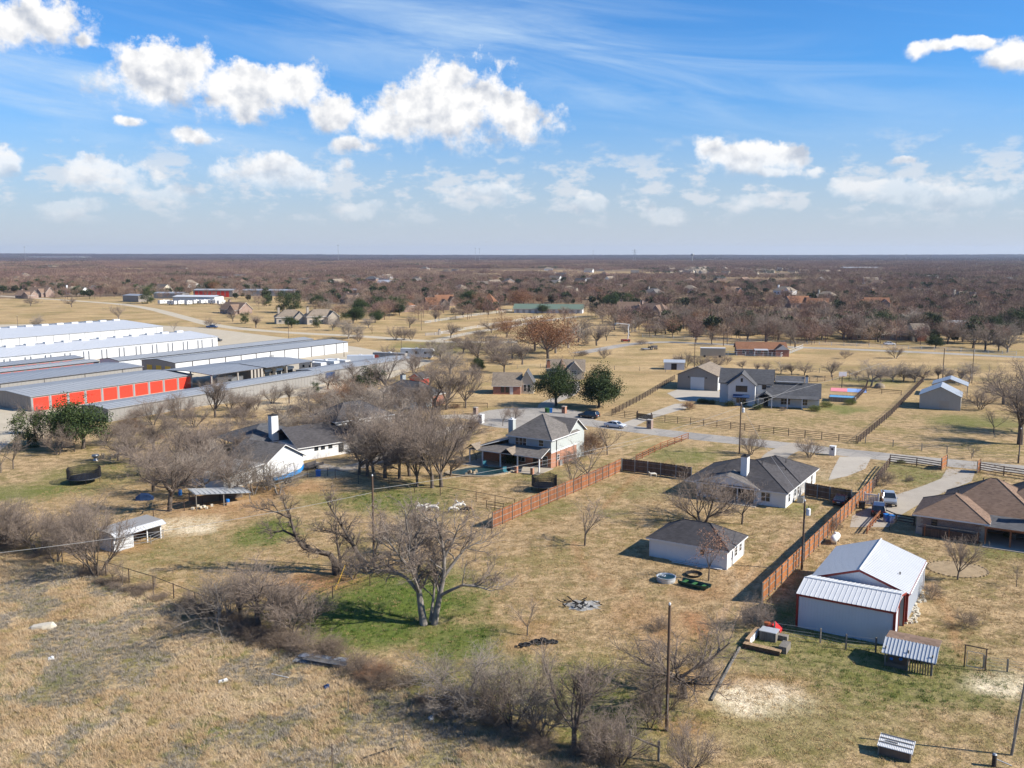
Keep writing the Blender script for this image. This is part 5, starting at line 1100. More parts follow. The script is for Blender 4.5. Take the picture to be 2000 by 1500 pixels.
mb = MB(); mb.path([(.18, 0, .15), (1.57, 0, .15), (1.57, 0, 1.6), (.18, 0, 1.6), (.18, 0, .15)], .03, 5); mb.tube((.18, 0, .9), (1.57, 0, .9), .012, n=4); mb.tube((.87, 0, .15), (.87, 0, 1.6), .012, n=4); mb.build('gate_leaf', 'steel', e)
e = thing('metal_gate', 'black tube gate leaf by the end of the cedar fence', 'gate', G(950, 992), R(-31)); mb = MB()
for z in (.2, .6, 1.1): mb.tube((0, 0, z), (3, 0, z), .04, n=5)
for u in (0, 1.5, 3): mb.tube((u, 0, 0), (u, 0, 1.2), .05, n=5)
mb.build('gate_leaf', 'pipe_rust', e)
e = thing('corner_brace', 'wooden pole fence corner brace at the bottom edge', 'post', G(1230, 1478)); mb = MB(); mb.tube((0, 0, -.1), (0, 0, 2.2), .11); mb.build('post', 'wood_grey', e); mb = MB(); mb.tube((.1, 0, 1.7), (2.1, -.6, 1.1), .07); mb.build('brace', 'wood_grey', e); mb = MB(); mb.tube((2.1, -.6, -.1), (2.1, -.6, 1.6), .1); mb.build('post', 'wood_grey', e)
for px, py, tp, lab in ((649, 1512, 1455, 'lone steel post at the bottom edge of the rough field'), (680, 1392, 1350, 'pale stake standing in the rough field'), (788, 1447, 1417, 'short white stake in the rough field'), (846, 1422, 1392, 'thin stake beside the brush'), (545, 1296, 1263, 'white stake by the scrap tin')):
    o = thing('stake', lab, 'stake', G(px, py)); mb = MB(); h = Hh(px, py, tp); mb.tube((0, 0, -.2), (.04, .02, h), .035, n=5); mb.lathe([(.05, 0), (.05, .06)], (.04, .02, h), 6); mb.build('shaft', 'wood_grey' if px > 650 else 'pipe_rust', o)
# ------------------------------------------------------------------ utility poles and lines
def pole(px, py, top, label, arm=None, can=False, lean=(0, 0), r=.15, mat='wood_pole', h=None):
    h = h or Hh(px, py, top); x, y = G(px, py); e = thing('utility_pole', label, 'pole', (x, y), 0, 'utility poles')
    mb = MB(); mb.tube((0, 0, -.2), (lean[0] * h, lean[1] * h, h), r, r * .72, 9); mb.build('shaft', mat, e)
    mb = MB(); mb.lathe([(.07, 0), (.11, .1), (.05, .22)], (lean[0] * h, lean[1] * h, h), 8); mb.build('insulator', 'trim_white', e)
    if can:
        mb = MB(); mb.lathe([(.05, -.05), (.26, 0), (.28, .1), (.28, .75), (.2, .85), (.06, .9)], (.42, -.12, h - 1.7), 12); c_ = mb.build('transformer', 'trim_white', e); mb = MB(); mb.tube((.42, -.12, h - .8), (.42, -.12, h - .6), .05); mb.build('bushing', 'trim_dark', c_)
    if arm: mb = MB(); mb.bx(-arm, arm, -.06, .06, h - .5, h - .36); mb.build('crossarm', mat, e)
    mb = MB(); mb.bx(-.03, .03, -r - .03, -r, 1.5, 3.2); mb.build('conduit', 'steel', e)
    return (x + lean[0] * h, y + lean[1] * h, h)
p1 = pole(1302, 1428, 1182, 'brown utility pole in the bottom right foreground')
p2 = pole(731, 1112, 930, 'utility pole rising from the old trees in mid pasture')
p3 = pole(1566, 1113, 979, 'utility pole with white transformer beside the orange fence', can=True)
p4 = pole(1444, 887, 788, 'utility pole with white transformer beyond the white house', can=True)
p5 = pole(1841, 740, 680, 'dark utility pole behind the tan barn')
p6 = pole(1989, 905, 838, 'dark pole at the fence corner on the right edge', r=.13)
p7 = pole(1356, 720, 662, 'thin pole near the garden shed', r=.12); p8 = pole(1898, 748, 665, 'pole beside the orchard right end', r=.12)
p9 = pole(564, 662, 630, 'far pole beside the country road', r=.12); p10 = pole(823, 645, 612, 'pole by the lane entrance', r=.12); p11 = pole(672, 697, 668, 'pole at the end of the white storage wall', r=.12); p12 = pole(868, 692, 664, 'pole left of the bare field trees', r=.12)
p13 = pole(1975, 1475, 1290, 'leaning grey pole cut by the right edge', lean=(.10, 0), mat='wood_grey', h=8, r=.11)
p14 = pole(784, 686, 663, 'pole in the wire fence of the straw field', r=.11); p15 = pole(35, 640, 617, 'pole behind the far white storage hall', r=.12)
o = thing('gate_post', 'capped grey post at the bottom right edge', 'post', G(1941, 1497)); mb = MB(); mb.tube((0, 0, -.1), (0, 0, .95), .16, n=10); mb.build('shaft', 'trim_dark', o); mb = MB(); mb.lathe([(.18, 0), (.1, .1)], (0, 0, .95), 10); mb.build('cap', 'steel', o); mb = MB(); mb.tube((.1, 0, .6), (1.1, -.4, .3), .05); mb.build('rail', 'steel', o)
def wire(a, c_, sag, label, r=.02):
    pts = [tuple(a[k] + (c_[k] - a[k]) * t / 24 - (sag * 4 * (t / 24) * (1 - t / 24) if k == 2 else 0) for k in range(3)) for t in range(25)]
    mb = MB(); mb.path(pts, r, 4); tag(mb.build('power_line', 'wire'), label, 'power line', 'overhead lines')
wire((-72, 75, 10.4), (p2[0], p2[1], 9.6), 1.4, 'pale overhead line from lower left to mid pasture pole', .022)
wire((p2[0], p2[1], 10.0), (p4[0], p4[1], 9.2), 1.6, 'pale overhead line from pasture pole to the street pole', .022)
wire(p4, (p5[0] - 10, p5[1], 8.5), 1.0, 'overhead line from the street pole past the tan barn', .022); wire((p4[0], p4[1], 8.2), (75, 235, 5.6), .5, 'service line dropping to the farmhouse roof', .02)
wire((p4[0], p4[1], 7.8), (p2[0] + 14, p2[1] + 30, 4.5), .6, 'service line toward the two-storey house', .018); wire(p3, p4, 1.0, 'overhead line between the two transformer poles', .018)
wire((p2[0], p2[1], 9.3), (p2[0] - 5.5, p2[1] + 2, 0), 0, 'guy wire of the mid pasture pole', .02)
mb = MB(); gx, gy = G(655, 1152); mb.path([(gx, gy, 0), (gx + .9, gy + 1.5, 2.4)], .028, 6); tag(mb.build('guy_guard', 'roll_yellow'), 'yellow guy wire guard below the crooked tree', 'guard')

# ------------------------------------------------------------------ vehicles
def wheel_mesh():
    if 'tyre' not in MESHC:
        mb = MB(); n_ = 18; prof = [(.20, -.11), (.31, -.12), (.335, -.07), (.335, .07), (.31, .12), (.20, .11)]
        rings = [[(r_ * math.cos(2 * math.pi * k / n_), y_, r_ * math.sin(2 * math.pi * k / n_)) for k in range(n_)] for r_, y_ in prof]; mb.loft(rings + [rings[0]], cap=False); MESHC['tyre'] = mb.mesh('tyre', 'rubber')
        mb = MB(); mb.tube((0, -.09, 0), (0, .09, 0), .205, n=14)
        for k in range(5): t = k * 1.2566; mb.tube((0, -.1, 0), (.18 * math.cos(t), -.1, .18 * math.sin(t)), .03, n=4)
        MESHC['rim'] = mb.mesh('rim', 'chrome')
    return MESHC['tyre'], MESHC['rim']
def wheels(e, xs, half, sc=1.0):
    t, r = wheel_mesh()
    for x in xs:
        for s_ in (-1, 1): w = put(t, 'wheel', e, (x, s_ * half, .335 * sc), 0 if s_ < 0 else math.pi, (sc,) * 3); put(r, 'rim', w)
def car(name, label, cat, px, py, ang, paint, kind='suv', L=4.7, Wd=1.85, group=None):
    """nose points along +x"""
    e = thing(name, label, cat, G(px, py), ang, group); h = L / 2; w = Wd / 2
    if kind == 'sedan': prof = [(-h, .45, .80), (-h + .1, .30, .98), (-h + .9, .25, 1.02), (0, .24, .98), (h - 1.2, .25, .92), (h - .3, .28, .76), (h, .40, .62)]; cab = [(-h + .5, 1.0), (-h + 1.4, 1.43), (-.1, 1.47), (.5, 1.40), (h - 1.25, .93)]
    elif kind == 'suv': prof = [(-h, .5, .95), (-h + .08, .32, 1.08), (-h + .9, .28, 1.10), (0, .27, 1.08), (h - 1.1, .28, 1.05), (h - .25, .30, .92), (h, .45, .75)]; cab = [(-h + .12, 1.08), (-h + .45, 1.70), (-.2, 1.76), (.5, 1.70), (h - 1.15, 1.05)]
    else: prof = [(-h, .6, 1.0), (-h + .05, .5, 1.08), (-h + .9, .42, 1.1), (0, .40, 1.12), (h - 1.2, .42, 1.14), (h - .15, .45, 1.08), (h, .55, .95)]; cab = [(-.75, 1.1), (-.65, 1.84), (.3, 1.88), (.85, 1.80), (h - 1.35, 1.13)]
    mb = MB(); rings = []
    for x, z0, z1 in prof:
        k = .93 if abs(x) > h - .12 else 1.0; zm = z0 + (z1 - z0) * .6
        rings.append([(x, -w * k * .94, z0), (x, -w * k, z0 + .12), (x, -w * k, zm), (x, -w * k * .93, z1), (x, w * k * .93, z1), (x, w * k, zm), (x, w * k, z0 + .12), (x, w * k * .94, z0)])
    mb.loft(rings); body = mb.build('body', paint, e)
    if kind == 'pickup':
        mb = MB(); mb.bx(-h + .12, -.85, -w + .2, w - .2, 1.10, 1.13); mb.build('bed', 'plastic_black', e)
        mb = MB(); mb.bx(-h + .02, -.78, -w + .06, -w + .2, 1.0, 1.28); mb.bx(-h + .02, -.78, w - .2, w - .06, 1.0, 1.28); mb.bx(-h + .02, -h + .12, -w + .2, w - .2, .8, 1.28); mb.build('bed_side', paint, e)
    # cabin: roof and pillars in paint, the glass a slightly smaller body of its own
    zb = cab[0][1]; top = [c_ for c_ in cab[1:-1]]
    def cabin(ins, dz):
        r0 = [(cab[0][0] + ins, zb), *[(x, z - dz) for x, z in top], (cab[-1][0] - ins, cab[-1][1])]; m_ = MB(); rr = []
        for x, z in r0:
            f = (z - zb) / (top[0][1] - zb) if z > zb else 0; ww = w * (.93 - .16 * max(0, f)) - ins * .2; rr.append([(x, -ww, z), (x, ww, z)])
        n_ = len(rr)
        for k in range(n_ - 1): m_.quad(rr[k][0], rr[k + 1][0], rr[k + 1][1], rr[k][1])
        m_.quad(*[q[0] for q in reversed(rr)]); m_.quad(*[q[1] for q in rr]); return m_
    cabin(.0, .035).build('glasshouse', 'glass', e)
    mb = MB()
    pts_ = top; ww = lambda z: w * (.93 - .16 * (z - zb) / (top[0][1] - zb))
    mb.loft([[(x, -ww(z) + .0, z - .05), (x, -ww(z) + .04, z), (x, ww(z) - .04, z), (x, ww(z) - .0, z - .05)] for x, z in pts_]); mb.build('roof', paint, e)
    mb = MB()
    for s_ in (-1, 1):
        for (xa, za), (xb, zb_) in ((cab[0], cab[1]), (cab[-1], cab[-2])): mb.tube((xa, s_ * (w * .93 + .005), za), (xb, s_ * (ww(zb_) + .0), zb_ - .03), .045, n=5)
        xm = (top[0][0] + top[-1][0]) / 2; mb.tube((xm, s_ * (w * .93 + .005), zb), (xm, s_ * ww(top[0][1]), top[0][1] - .04), .04, n=5)
    mb.build('pillar', paint, e)
    for s_ in (-1, 1):
        mb = MB(); mb.box((h - .06, s_ * (w - .32), prof[-1][2] - .1), (.14, .4, .16)); mb.build('headlight', 'lamp_clear', e); mb = MB(); mb.box((-h + .03, s_ * (w - .2), prof[0][2] - .08), (.12, .26, .26)); mb.build('tail_light', 'lamp_red', e)
        mb = MB(); mb.box((top[-1][0] + .35, s_ * (w + .08), zb + .05), (.14, .2, .14)); mb.build('side_mirror', paint, e)
    mb = MB(); mb.bx(-h - .01, -h + .04, -.26, .26, .62, .76); mb.build('licence_plate', 'trim_white', e); mb = MB(); mb.bx(h - .03, h + .03, -w + .3, w - .3, .5, .66); mb.build('grille', 'trim_dark', e); mb = MB(); mb.bx(-h - .05, -h + .08, -w + .1, w - .1, .36, .52); mb.build('bumper', 'plastic_black', e)
    wheels(e, (-h + .95, h - .92), w - .10, 1.0 if kind == 'sedan' else 1.1); return e
SA = GR
car('parked_car', 'black SUV parked on the turning circle', 'car', 1150, 816, SA + math.pi, 'car_black', 'suv', 4.9, 1.95)
car('parked_car', 'white sedan driving along the street', 'car', 1202, 835, SA, 'car_white', 'sedan', 4.8, 1.9)
car('pickup_truck', 'silver pickup truck on the brick house drive', 'truck', 1735, 982, GR - math.pi / 2 + .25, 'car_silver', 'pickup', 5.8, 2.0)
car('parked_car', 'dark maroon SUV parked behind the silver pickup', 'car', 1716, 1003, GR + math.pi / 2 + .15, 'car_maroon', 'suv', 5.0, 2.0)
car('parked_car', 'white car on the back road by the long white fence', 'car', 1737, 674, R(-4), 'car_white', 'sedan'); car('parked_car', 'dark red car in the shade behind the orange fence', 'car', 1643, 984, GR + math.pi / 2, 'car_maroon', 'sedan', 4.2)
car('farm_truck', 'dark blue truck on the country road', 'truck', 414, 641, R(-10), 'car_blue', 'pickup', 5.8, 2.0); car('parked_car', 'dark car at the end of the near white hall', 'car', 423, 667, R(40), 'car_black', 'suv')
def rv(px, py, ang, L, H, mat, label, kind='motorhome', wins=3, uvp=None, stripe=None):
    e = thing(kind, label, 'trailer' if kind != 'motorhome' else 'motorhome', uvp or G(px, py), ang); mb = MB(); w = 1.25
    if kind == 'motorhome': mb.ext([(-L / 2, .5), (L / 2 - .2, .5), (L / 2, 1.2), (L / 2 - .05, H - .9), (L / 2 + .5, H - .7), (L / 2 + .3, H), (-L / 2 + .1, H)], -w, w, 'v')
    else: mb.bx(-L / 2, L / 2, -w, w, .7, H)
    mb.build('body', mat, e)
    for k in range(wins):
        for s_ in (-1, 1): x = -L / 2 + (k + .7) * L / (wins + .4); mb = MB(); mb.bx(x - .45, x + .45, s_ * w - .03, s_ * w + .03, H * .5, H * .72); mb.build('window', 'glass', e)
    mb = MB(); mb.bx(-L / 2 - .03, -L / 2 + .02, -.8, .8, H * .5, H * .75); mb.build('rear_window' if kind == 'motorhome' else 'rear_door', 'glass' if kind == 'motorhome' else 'trim_white', e)
    if kind == 'motorhome': mb = MB(); mb.bx(L / 2 - .06, L / 2 + .06, -1.0, 1.0, 1.3, H - 1.0); mb.build('windscreen', 'glass', e)
    mb = MB(); mb.bx(-.5, .4, -.4, .4, H, H + .3); mb.build('roof_unit', 'trim_white', e)
    if stripe: mb = MB(); mb.bx(-L / 2 + .5, -L / 2 + 2.2, -w - .02, w + .02, H * .4, H * .8); mb.build('stripe', stripe, e)
    wheels(e, (-L / 2 + L * .28, -L / 2 + L * .36) if kind != 'motorhome' else (-L / 2 + L * .25, L / 2 - 1.2), w - .12, 1.15); return e
AV = GR
def at(u, v): return uv(u, v)
rv(0, 0, AV, 8.5, 3.4, 'rv_white', 'white motorhome nearest the carport opening', uvp=at(-211, 201)); rv(0, 0, AV, 9, 3.5, 'rv_tan', 'tan motorhome under the carport', uvp=at(-211, 196)); rv(0, 0, AV, 8, 3.2, 'rv_white', 'white motorhome deep in the carport', uvp=at(-212, 207))
rv(0, 0, AV, 9.5, 3.6, 'rv_white', 'white travel trailer just outside the carport', 'travel_trailer', uvp=at(-208, 217)); rv(0, 0, AV, 9.5, 3.7, 'rv_white', 'middle white trailer of the parked row', 'travel_trailer', uvp=at(-207, 222)); rv(0, 0, AV, 9, 3.5, 'rv_white', 'last white trailer before the grey box', 'travel_trailer', uvp=at(-206.5, 227))
rv(0, 0, AV + R(35), 9, 3.9, 'metal_bluewhite', 'pale blue box trailer in the storage yard', 'box_trailer', 0, at(-206, 238)); rv(0, 0, AV + R(15), 12, 3.8, 'metal_pale', 'grey trailer with red mark in the storage yard', 'box_trailer', 0, at(-203, 250), 'roll_red'); rv(0, 0, AV + R(20), 12, 3.6, 'rv_white', 'long white coach at the far end of the yard', uvp=at(-205, 268))
rv(0, 0, R(10), 7, 2.6, 'car_silver', 'silver van beneath the carport roof', 'box_trailer', 1, at(-209, 184))
# tarped pontoon boat on its trailer
e = thing('boat', 'white boat with blue hull on a trailer by the outbuilding', 'boat', G(560, 940), R(62)); mb = MB(); st = []
for x, w, zb, zt in ((-4.2, 1.1, .75, 1.6), (-2.5, 1.25, .6, 1.7), (0, 1.28, .55, 1.75), (2.2, 1.1, .65, 1.85), (3.6, .6, .95, 2.0), (4.4, .06, 1.5, 2.1)): st.append([(x, -w, zt), (x, -w * .95, zb + .45), (x, 0, zb), (x, w * .95, zb + .45), (x, w, zt)])
mb.loft(st); mb.build('hull', 'tarp_blue', e); mb = MB(); mb.loft([[(x, -w, z + .02), (x, -w * .5, z + .28), (x, 0, z + .4), (x, w * .5, z + .28), (x, w, z + .02)] for x, w, z in ((-4.2, 1.1, 1.55), (-2.5, 1.26, 1.66), (0, 1.29, 1.72), (2.2, 1.1, 1.82), (4.3, .1, 2.08))]); mb.build('cover', 'rv_white', e)
mb = MB(); mb.path([(-1.2, -1.2, 1.7), (-.9, -1.1, 3.0), (.6, -1.1, 3.2), (.9, -1.15, 1.8)], .04, 5); mb.path([(-1.2, 1.2, 1.7), (-.9, 1.1, 3.0), (.6, 1.1, 3.2), (.9, 1.15, 1.8)], .04, 5); mb.build('tower_frame', 'trim_dark', e)
mb = MB(); mb.bx(-4.5, 4.6, -.9, -.8, .42, .55); mb.bx(-4.5, 4.6, .8, .9, .42, .55); mb.build('trailer_frame', 'steel', e); wheels(e, (-1.4, -.5), 1.15)
e = thing('trailer', 'small dark utility trailer behind the boat', 'trailer', G(610, 915), R(60)); mb = MB(); mb.bx(-2, 2, -.9, .9, .45, .55); mb.bx(-2, 2, -.95, -.88, .55, 1.0); mb.bx(-2, 2, .88, .95, .55, 1.0); mb.build('bed', 'metal_dark', e); wheels(e, (0,), 1.05)
o = thing('trash_bin', 'blue bin beside the dark utility trailer', 'bin', G(622, 930))
mb = MB(); mb.box((0, 0, .5), (.7, .75, 1.0), 0, 0, 1.1); mb.build('body', 'plastic_blue', o); mb = MB(); mb.box((0, 0, 1.04), (.82, .88, .08)); mb.build('lid', 'plastic_blue', o)
# boom lift and tractor in the straw field
e = thing('boom_lift', 'white and red boom lift at the edge of the straw field', 'lift', G(1222, 668), R(-10)); mb = MB(); mb.bx(-2, 2, -1.1, 1.1, .4, 1.2); mb.build('chassis', 'car_red', e); wheels(e, (-1.4, 1.4), 1.1, 1.4)
mb = MB(); mb.path([(.8, 0, 1.2), (1.2, 0, 3.6), (.9, 0, 6.2), (1.4, 0, 7.6)], .22, 6); mb.build('lower_boom', 'rv_white', e); mb = MB(); mb.path([(1.4, 0, 7.6), (-4.2, 0, 8.1)], .17, 6); mb.build('upper_boom', 'rv_white', e); mb = MB(); mb.bx(-5, -4.2, -.6, .6, 7.4, 8.2); mb.build('basket', 'steel', e)
e = thing('farm_tractor', 'grey tractor with mower in the straw field', 'tractor', G(1274, 683), R(25)); mb = MB(); mb.bx(-.3, 2.2, -.45, .45, .8, 1.6); mb.bx(-1.4, -.3, -.7, .7, .9, 1.3); mb.build('body', 'metal_dark', e); mb = MB(); mb.bx(-1.4, 0, -.7, .7, 2.4, 2.5); mb.tube((-1.3, -.6, 1.2), (-1.3, -.6, 2.4), .05); mb.tube((-1.3, .6, 1.2), (-1.3, .6, 2.4), .05); mb.tube((-.1, -.6, 1.2), (-.1, -.6, 2.4), .05); mb.tube((-.1, .6, 1.2), (-.1, .6, 2.4), .05); mb.build('canopy', 'trim_dark', e); wheels(e, (-.9,), .8, 2.0); wheels(e, (1.7,), .6, 1.2); mb = MB(); mb.bx(-4.6, -1.9, -1.3, 1.3, .4, .7); mb.build('mower_deck', 'metal_pale', e)

# ------------------------------------------------------------------ yard things
def solo(name, label, cat, px, py, fn, mat, rz=0.0, group=None):
    """a thing of one material: body mesh under an Empty at its base"""
    e = thing(name, label, cat, G(px, py), rz, group); mb = MB(); fn(mb); mb.build('body', mat, e); return e
def tub(mb):
    mb.lathe([(1.05, 0), (1.1, .3), (1.08, .31), (1.12, .6), (1.15, .62), (1.05, .62), (1.02, .5), (.01, .49)], n=28)
e = solo('stock_tank', 'round galvanised stock tank on the near lawn', 'tank', 1301, 1135, tub, 'metal_galv'); mb = MB(); mb.lathe([(1.0, .5), (.01, .51)], n=24); mb.build('water', 'pool_water', e); mb = MB(); mb.path([(-.3 + .2 * math.cos(t * .7), .2 * math.sin(t * .7), .66) for t in range(10)], .05, 5); mb.build('float_ring', 'trim_white', e)
e = thing('jon_boat', 'flat green jon boat lying beside the stock tank', 'boat', G(1357, 1146), R(-40)); st = []; inn = []
for x, w, zb, zt in ((-1.9, .62, .12, .55), (-1.2, .72, .02, .52), (.8, .70, .02, .52), (1.5, .58, .14, .58), (1.9, .42, .36, .66)): st.append([(x, -w, zt), (x, -w * .82, zb), (x, w * .82, zb), (x, w, zt), (x, w - .06, zt), (x, w * .8 - .06, zb + .05), (x, -w * .8 + .06, zb + .05), (x, -w + .06, zt)])
mb = MB(); mb.loft(st); mb.build('hull', 'boat_green', e)
for x in (-1.3, -.1, 1.1): mb = MB(); mb.bx(x - .2, x + .2, -.6, .6, .32, .37); mb.build('bench', 'plastic_green', e)
solo('hose_coil', 'black coil of pipe on the ground near the garage', 'coil', 1355, 1124, lambda mb: [mb.path([((.75 + .06 * k) * math.cos(t * .35), (.75 + .06 * k) * math.sin(t * .35), .06 + .05 * k) for t in range(19)], .045, 5) for k in range(5)], 'rubber')
for k, (px, py) in enumerate(((1345, 1104), (1340, 1101), (1385, 1110))): solo('lumber_board', ('long white board beside the garage wall', 'second white board leaning along the garage wall', 'shorter white board by the garage corner')[k], 'board', px, py, lambda mb: mb.bx(-2.2 + .6 * (k == 2), 2.2 - .6 * (k == 2), -.09, .09, .03 + .04 * k, .09 + .04 * k), 'trim_white', GR)
e = thing('burn_pile', 'grey ash and charred wood of a burn pile', 'burn pile', G(1142, 1182)); rg = random.Random(4)
mb = MB(); mb.lathe([(2.0, .005), (1.5, .06), (1.0, .12), (.5, .16), (.02, .2)], n=26); mb.v = [(x * 1.1 * w_, y * .8 * w_, z * rg.uniform(.4, 1.3)) for (x, y, z) in mb.v for w_ in (rg.uniform(.62, 1.15),)]; mb.build('ash', 'ash', e)
for k in range(22): a = rg.uniform(0, 6.28); r_ = rg.uniform(0, 1.8); mb = MB(); x, y = r_ * 1.4 * math.cos(a) - .6, r_ * .8 * math.sin(a); mb.tube((x, y, .12), (x + rg.uniform(-.7, .7), y + rg.uniform(-.5, .5), rg.uniform(.2, .5)), rg.uniform(.04, .1), n=5); mb.build('charred_log', 'char', e)
def torus(mb, R0, r0, z, cx=0, cy=0, n=16, k=7, tilt=0.0):
    rings = []
    for i in range(n + 1):
        t = 2 * math.pi * i / n; rings.append([(cx + (R0 + r0 * math.cos(q * 2 * math.pi / k)) * math.cos(t), cy + (R0 + r0 * math.cos(q * 2 * math.pi / k)) * math.sin(t), z + r0 * math.sin(q * 2 * math.pi / k) + tilt * math.cos(t)) for q in range(k)])
    mb.loft(rings, cap=False)
rg = random.Random(8)
TYRE = [(-1.6,-.4),(-.9,-.1),(-.2,0),(.5,.2),(1.1,.1),(.0,.6),(-.6,.5),(.7,.7),(1.8,.5),(2.2,.3),(-2.3,-.9)]
TLAB = ('lowest left tyre of the heap','left tyre lying flat in the heap','central tyre of the heap','tyre right of the heap centre','right front tyre of the heap','back middle tyre of the heap','back left tyre of the heap','back right tyre of the heap','outlying tyre right of the heap','furthest right tyre near the heap','stray tyre left of the heap')
for k, (dx, dy) in enumerate(TYRE):
    x, y = G(1052, 1258); e = thing('discarded_tire', TLAB[k], 'tire', (x + dx * .72, y + dy * .8, 0), 0, 'dumped tyres'); mb = MB(); torus(mb, .28, .1, .12 + .12 * (k % 3 == 1), tilt=rg.uniform(-.1, .12)); mb.build('carcass', 'rubber', e)
# propane tank, bins, mailboxes
e = thing('propane_tank', 'white propane tank beside the orange fence', 'tank', G(1631, 1060), GR + R(90)); mb = MB(); st = []
for x, r_ in ((-1.35, .05), (-1.3, .25), (-1.15, .42), (-.9, .5), (.9, .5), (1.15, .42), (1.3, .25), (1.35, .05)): st.append([(x, r_ * math.cos(t * math.pi / 7), .75 + r_ * math.sin(t * math.pi / 7)) for t in range(14)])
mb.loft(st); mb.build('vessel', 'tank_white', e, True)
for x in (-.8, .8): mb = MB(); mb.bx(x - .1, x + .1, -.35, .35, 0, .35); mb.build('leg', 'concrete', e)
mb = MB(); mb.lathe([(.2, 0), (.2, .2), (.1, .28)], (0, 0, 1.2), 10); mb.build('valve_dome', 'tank_white', e)
def bin_(px, py, mat, label, rz=0.0):
    e = thing('trash_bin', label, 'bin', G(px, py), rz); mb = MB(); mb.box((0, 0, .5), (.62, .68, .98), 0, 0, 1.12); mb.build('body', mat, e); mb = MB(); mb.box((0, 0, 1.03), (.74, .82, .08)); mb.build('lid', mat, e)
    for s_ in (-.26, .26): mb = MB(); mb.tube((s_, .36, .12), (s_ + .06, .36, .12), .12, n=10); mb.build('wheel', 'rubber', e)
bin_(1067, 805, 'plastic_green', 'dark green bin by the turning circle'); bin_(1070.5, 806, 'plastic_green', 'lighter green bin next to the blue one'); bin_(1076, 806, 'plastic_blue', 'blue bin by the turning circle'); bin_(1683, 993, 'plastic_black', 'black bin by the orange fence')
bin_(1731, 1018, 'plastic_blue', 'left blue bin by the wooden railing'); bin_(1740, 1020, 'plastic_blue', 'right blue bin by the wooden railing')
def mailbox(px, py, mat, label, h=1.5, w=.75):
    e = thing('mailbox', label, 'mailbox', G(px, py), GR); mb = MB(); mb.bx(-w / 2, w / 2, -w / 2, w / 2, -.1, h); mb.build('pillar', mat, e); mb = MB(); mb.bx(-w / 2 - .06, w / 2 + .06, -w / 2 - .06, w / 2 + .06, h, h + .12); mb.build('cap', 'stone_pale' if 'brick' in mat else 'trim_white', e); mb = MB(); mb.bx(-.18, .18, -w / 2 - .03, -w / 2 + .02, h * .62, h * .85); mb.build('box_door', 'trim_dark', e)
mailbox(1102, 807, 'brick_orange', 'orange brick mailbox by the turning circle', 1.6, .9); mailbox(1269, 837, 'brick_brown', 'brown brick mailbox by the ranch gate', 1.9, 1.1); mailbox(1626, 889, 'siding_white', 'white mailbox pillar beside the street', 1.7, 1.0); mailbox(929, 809, 'brick_brown', 'dark brick mailbox left of the turning circle', 1.6, .9); mailbox(940, 826, 'siding_white', 'white mailbox pillar left of the turning circle', 1.9, 1.0)
mailbox(1860, 651, 'white_paint', 'white gate pillar on the far lane', 2, 1.2) if False else None
for k, (px, py, l) in enumerate(((845, 655, 'left stone pillar of the lane entrance'), (872, 652, 'right stone pillar of the lane entrance'))):
    e = thing('entrance_wall', l, 'wall', G(px, py), R(20)); mb = MB(); mb.bx(-3.6, 3.6, -.3, .3, 0, 1.3); mb.build('wall', 'stone_pale', e); mb = MB(); mb.bx(2.8, 3.8, -.5, .5, 0, 2.6); mb.build('pillar', 'stone_pale', e); mb = MB(); mb.lathe([(.5, 2.6), (.05, 3.1)], (3.3, 0, 0), 8); mb.build('cap', 'trim_dark', e)
# raised planter and scrap by the barnyard
e = thing('raised_planter', 'wooden raised planters arranged in a square', 'planter', G(1450, 1266), GR); e.scale = (.82, .82, .82)
for q, mt in (((0, 4.4, 0, .9, .35, .55), 'wood_new'), ((0, 4.4, 0, .08, 0, .55), 'fence_dark'), ((0, .5, 1.0, 5.2, 0, .8), 'wood_new'), ((4.0, 4.9, .9, 2.9, 0, .85), 'wood_grey')): mb = MB(); mb.bx(*q); mb.build('planter_box', mt, e)
for k in range(4): mb = MB(); mb.bx(.5, .56, 1.2 + k * 1.0, 2.05 + k * 1.0, .05, .85); mb.build('side_board', 'trim_white', e)
mb = MB(); mb.bx(.4, 4.0, 4.6, 5.4, 0, .6); mb.build('rear_box', 'wood_grey', e)
e = thing('garden_crate', 'grey crate with pale lid behind the planters', 'crate', G(1502, 1248), GR); mb = MB(); mb.bx(-.8, .8, -.6, .6, 0, .9); mb.build('body', 'wood_grey', e); mb = MB(); mb.bx(-.85, .85, -.65, .65, .9, .98); mb.build('lid', 'metal_galv', e)
solo('toy_roof', 'red plastic play house roof by the shed', 'toy', 1511, 1230, lambda mb: mb.ext([(-.8, .0), (.8, 0), (.8, .25), (0, .75), (-.8, .25)], -.6, .6, 'v'), 'red_plastic', GR); solo('clay_pots', 'orange clay pot beside the red toy roof', 'pot', 1498, 1226, lambda mb: mb.lathe([(.2, 0), (.32, .55), (.34, .6), (.25, .6)], n=12), 'terracotta')
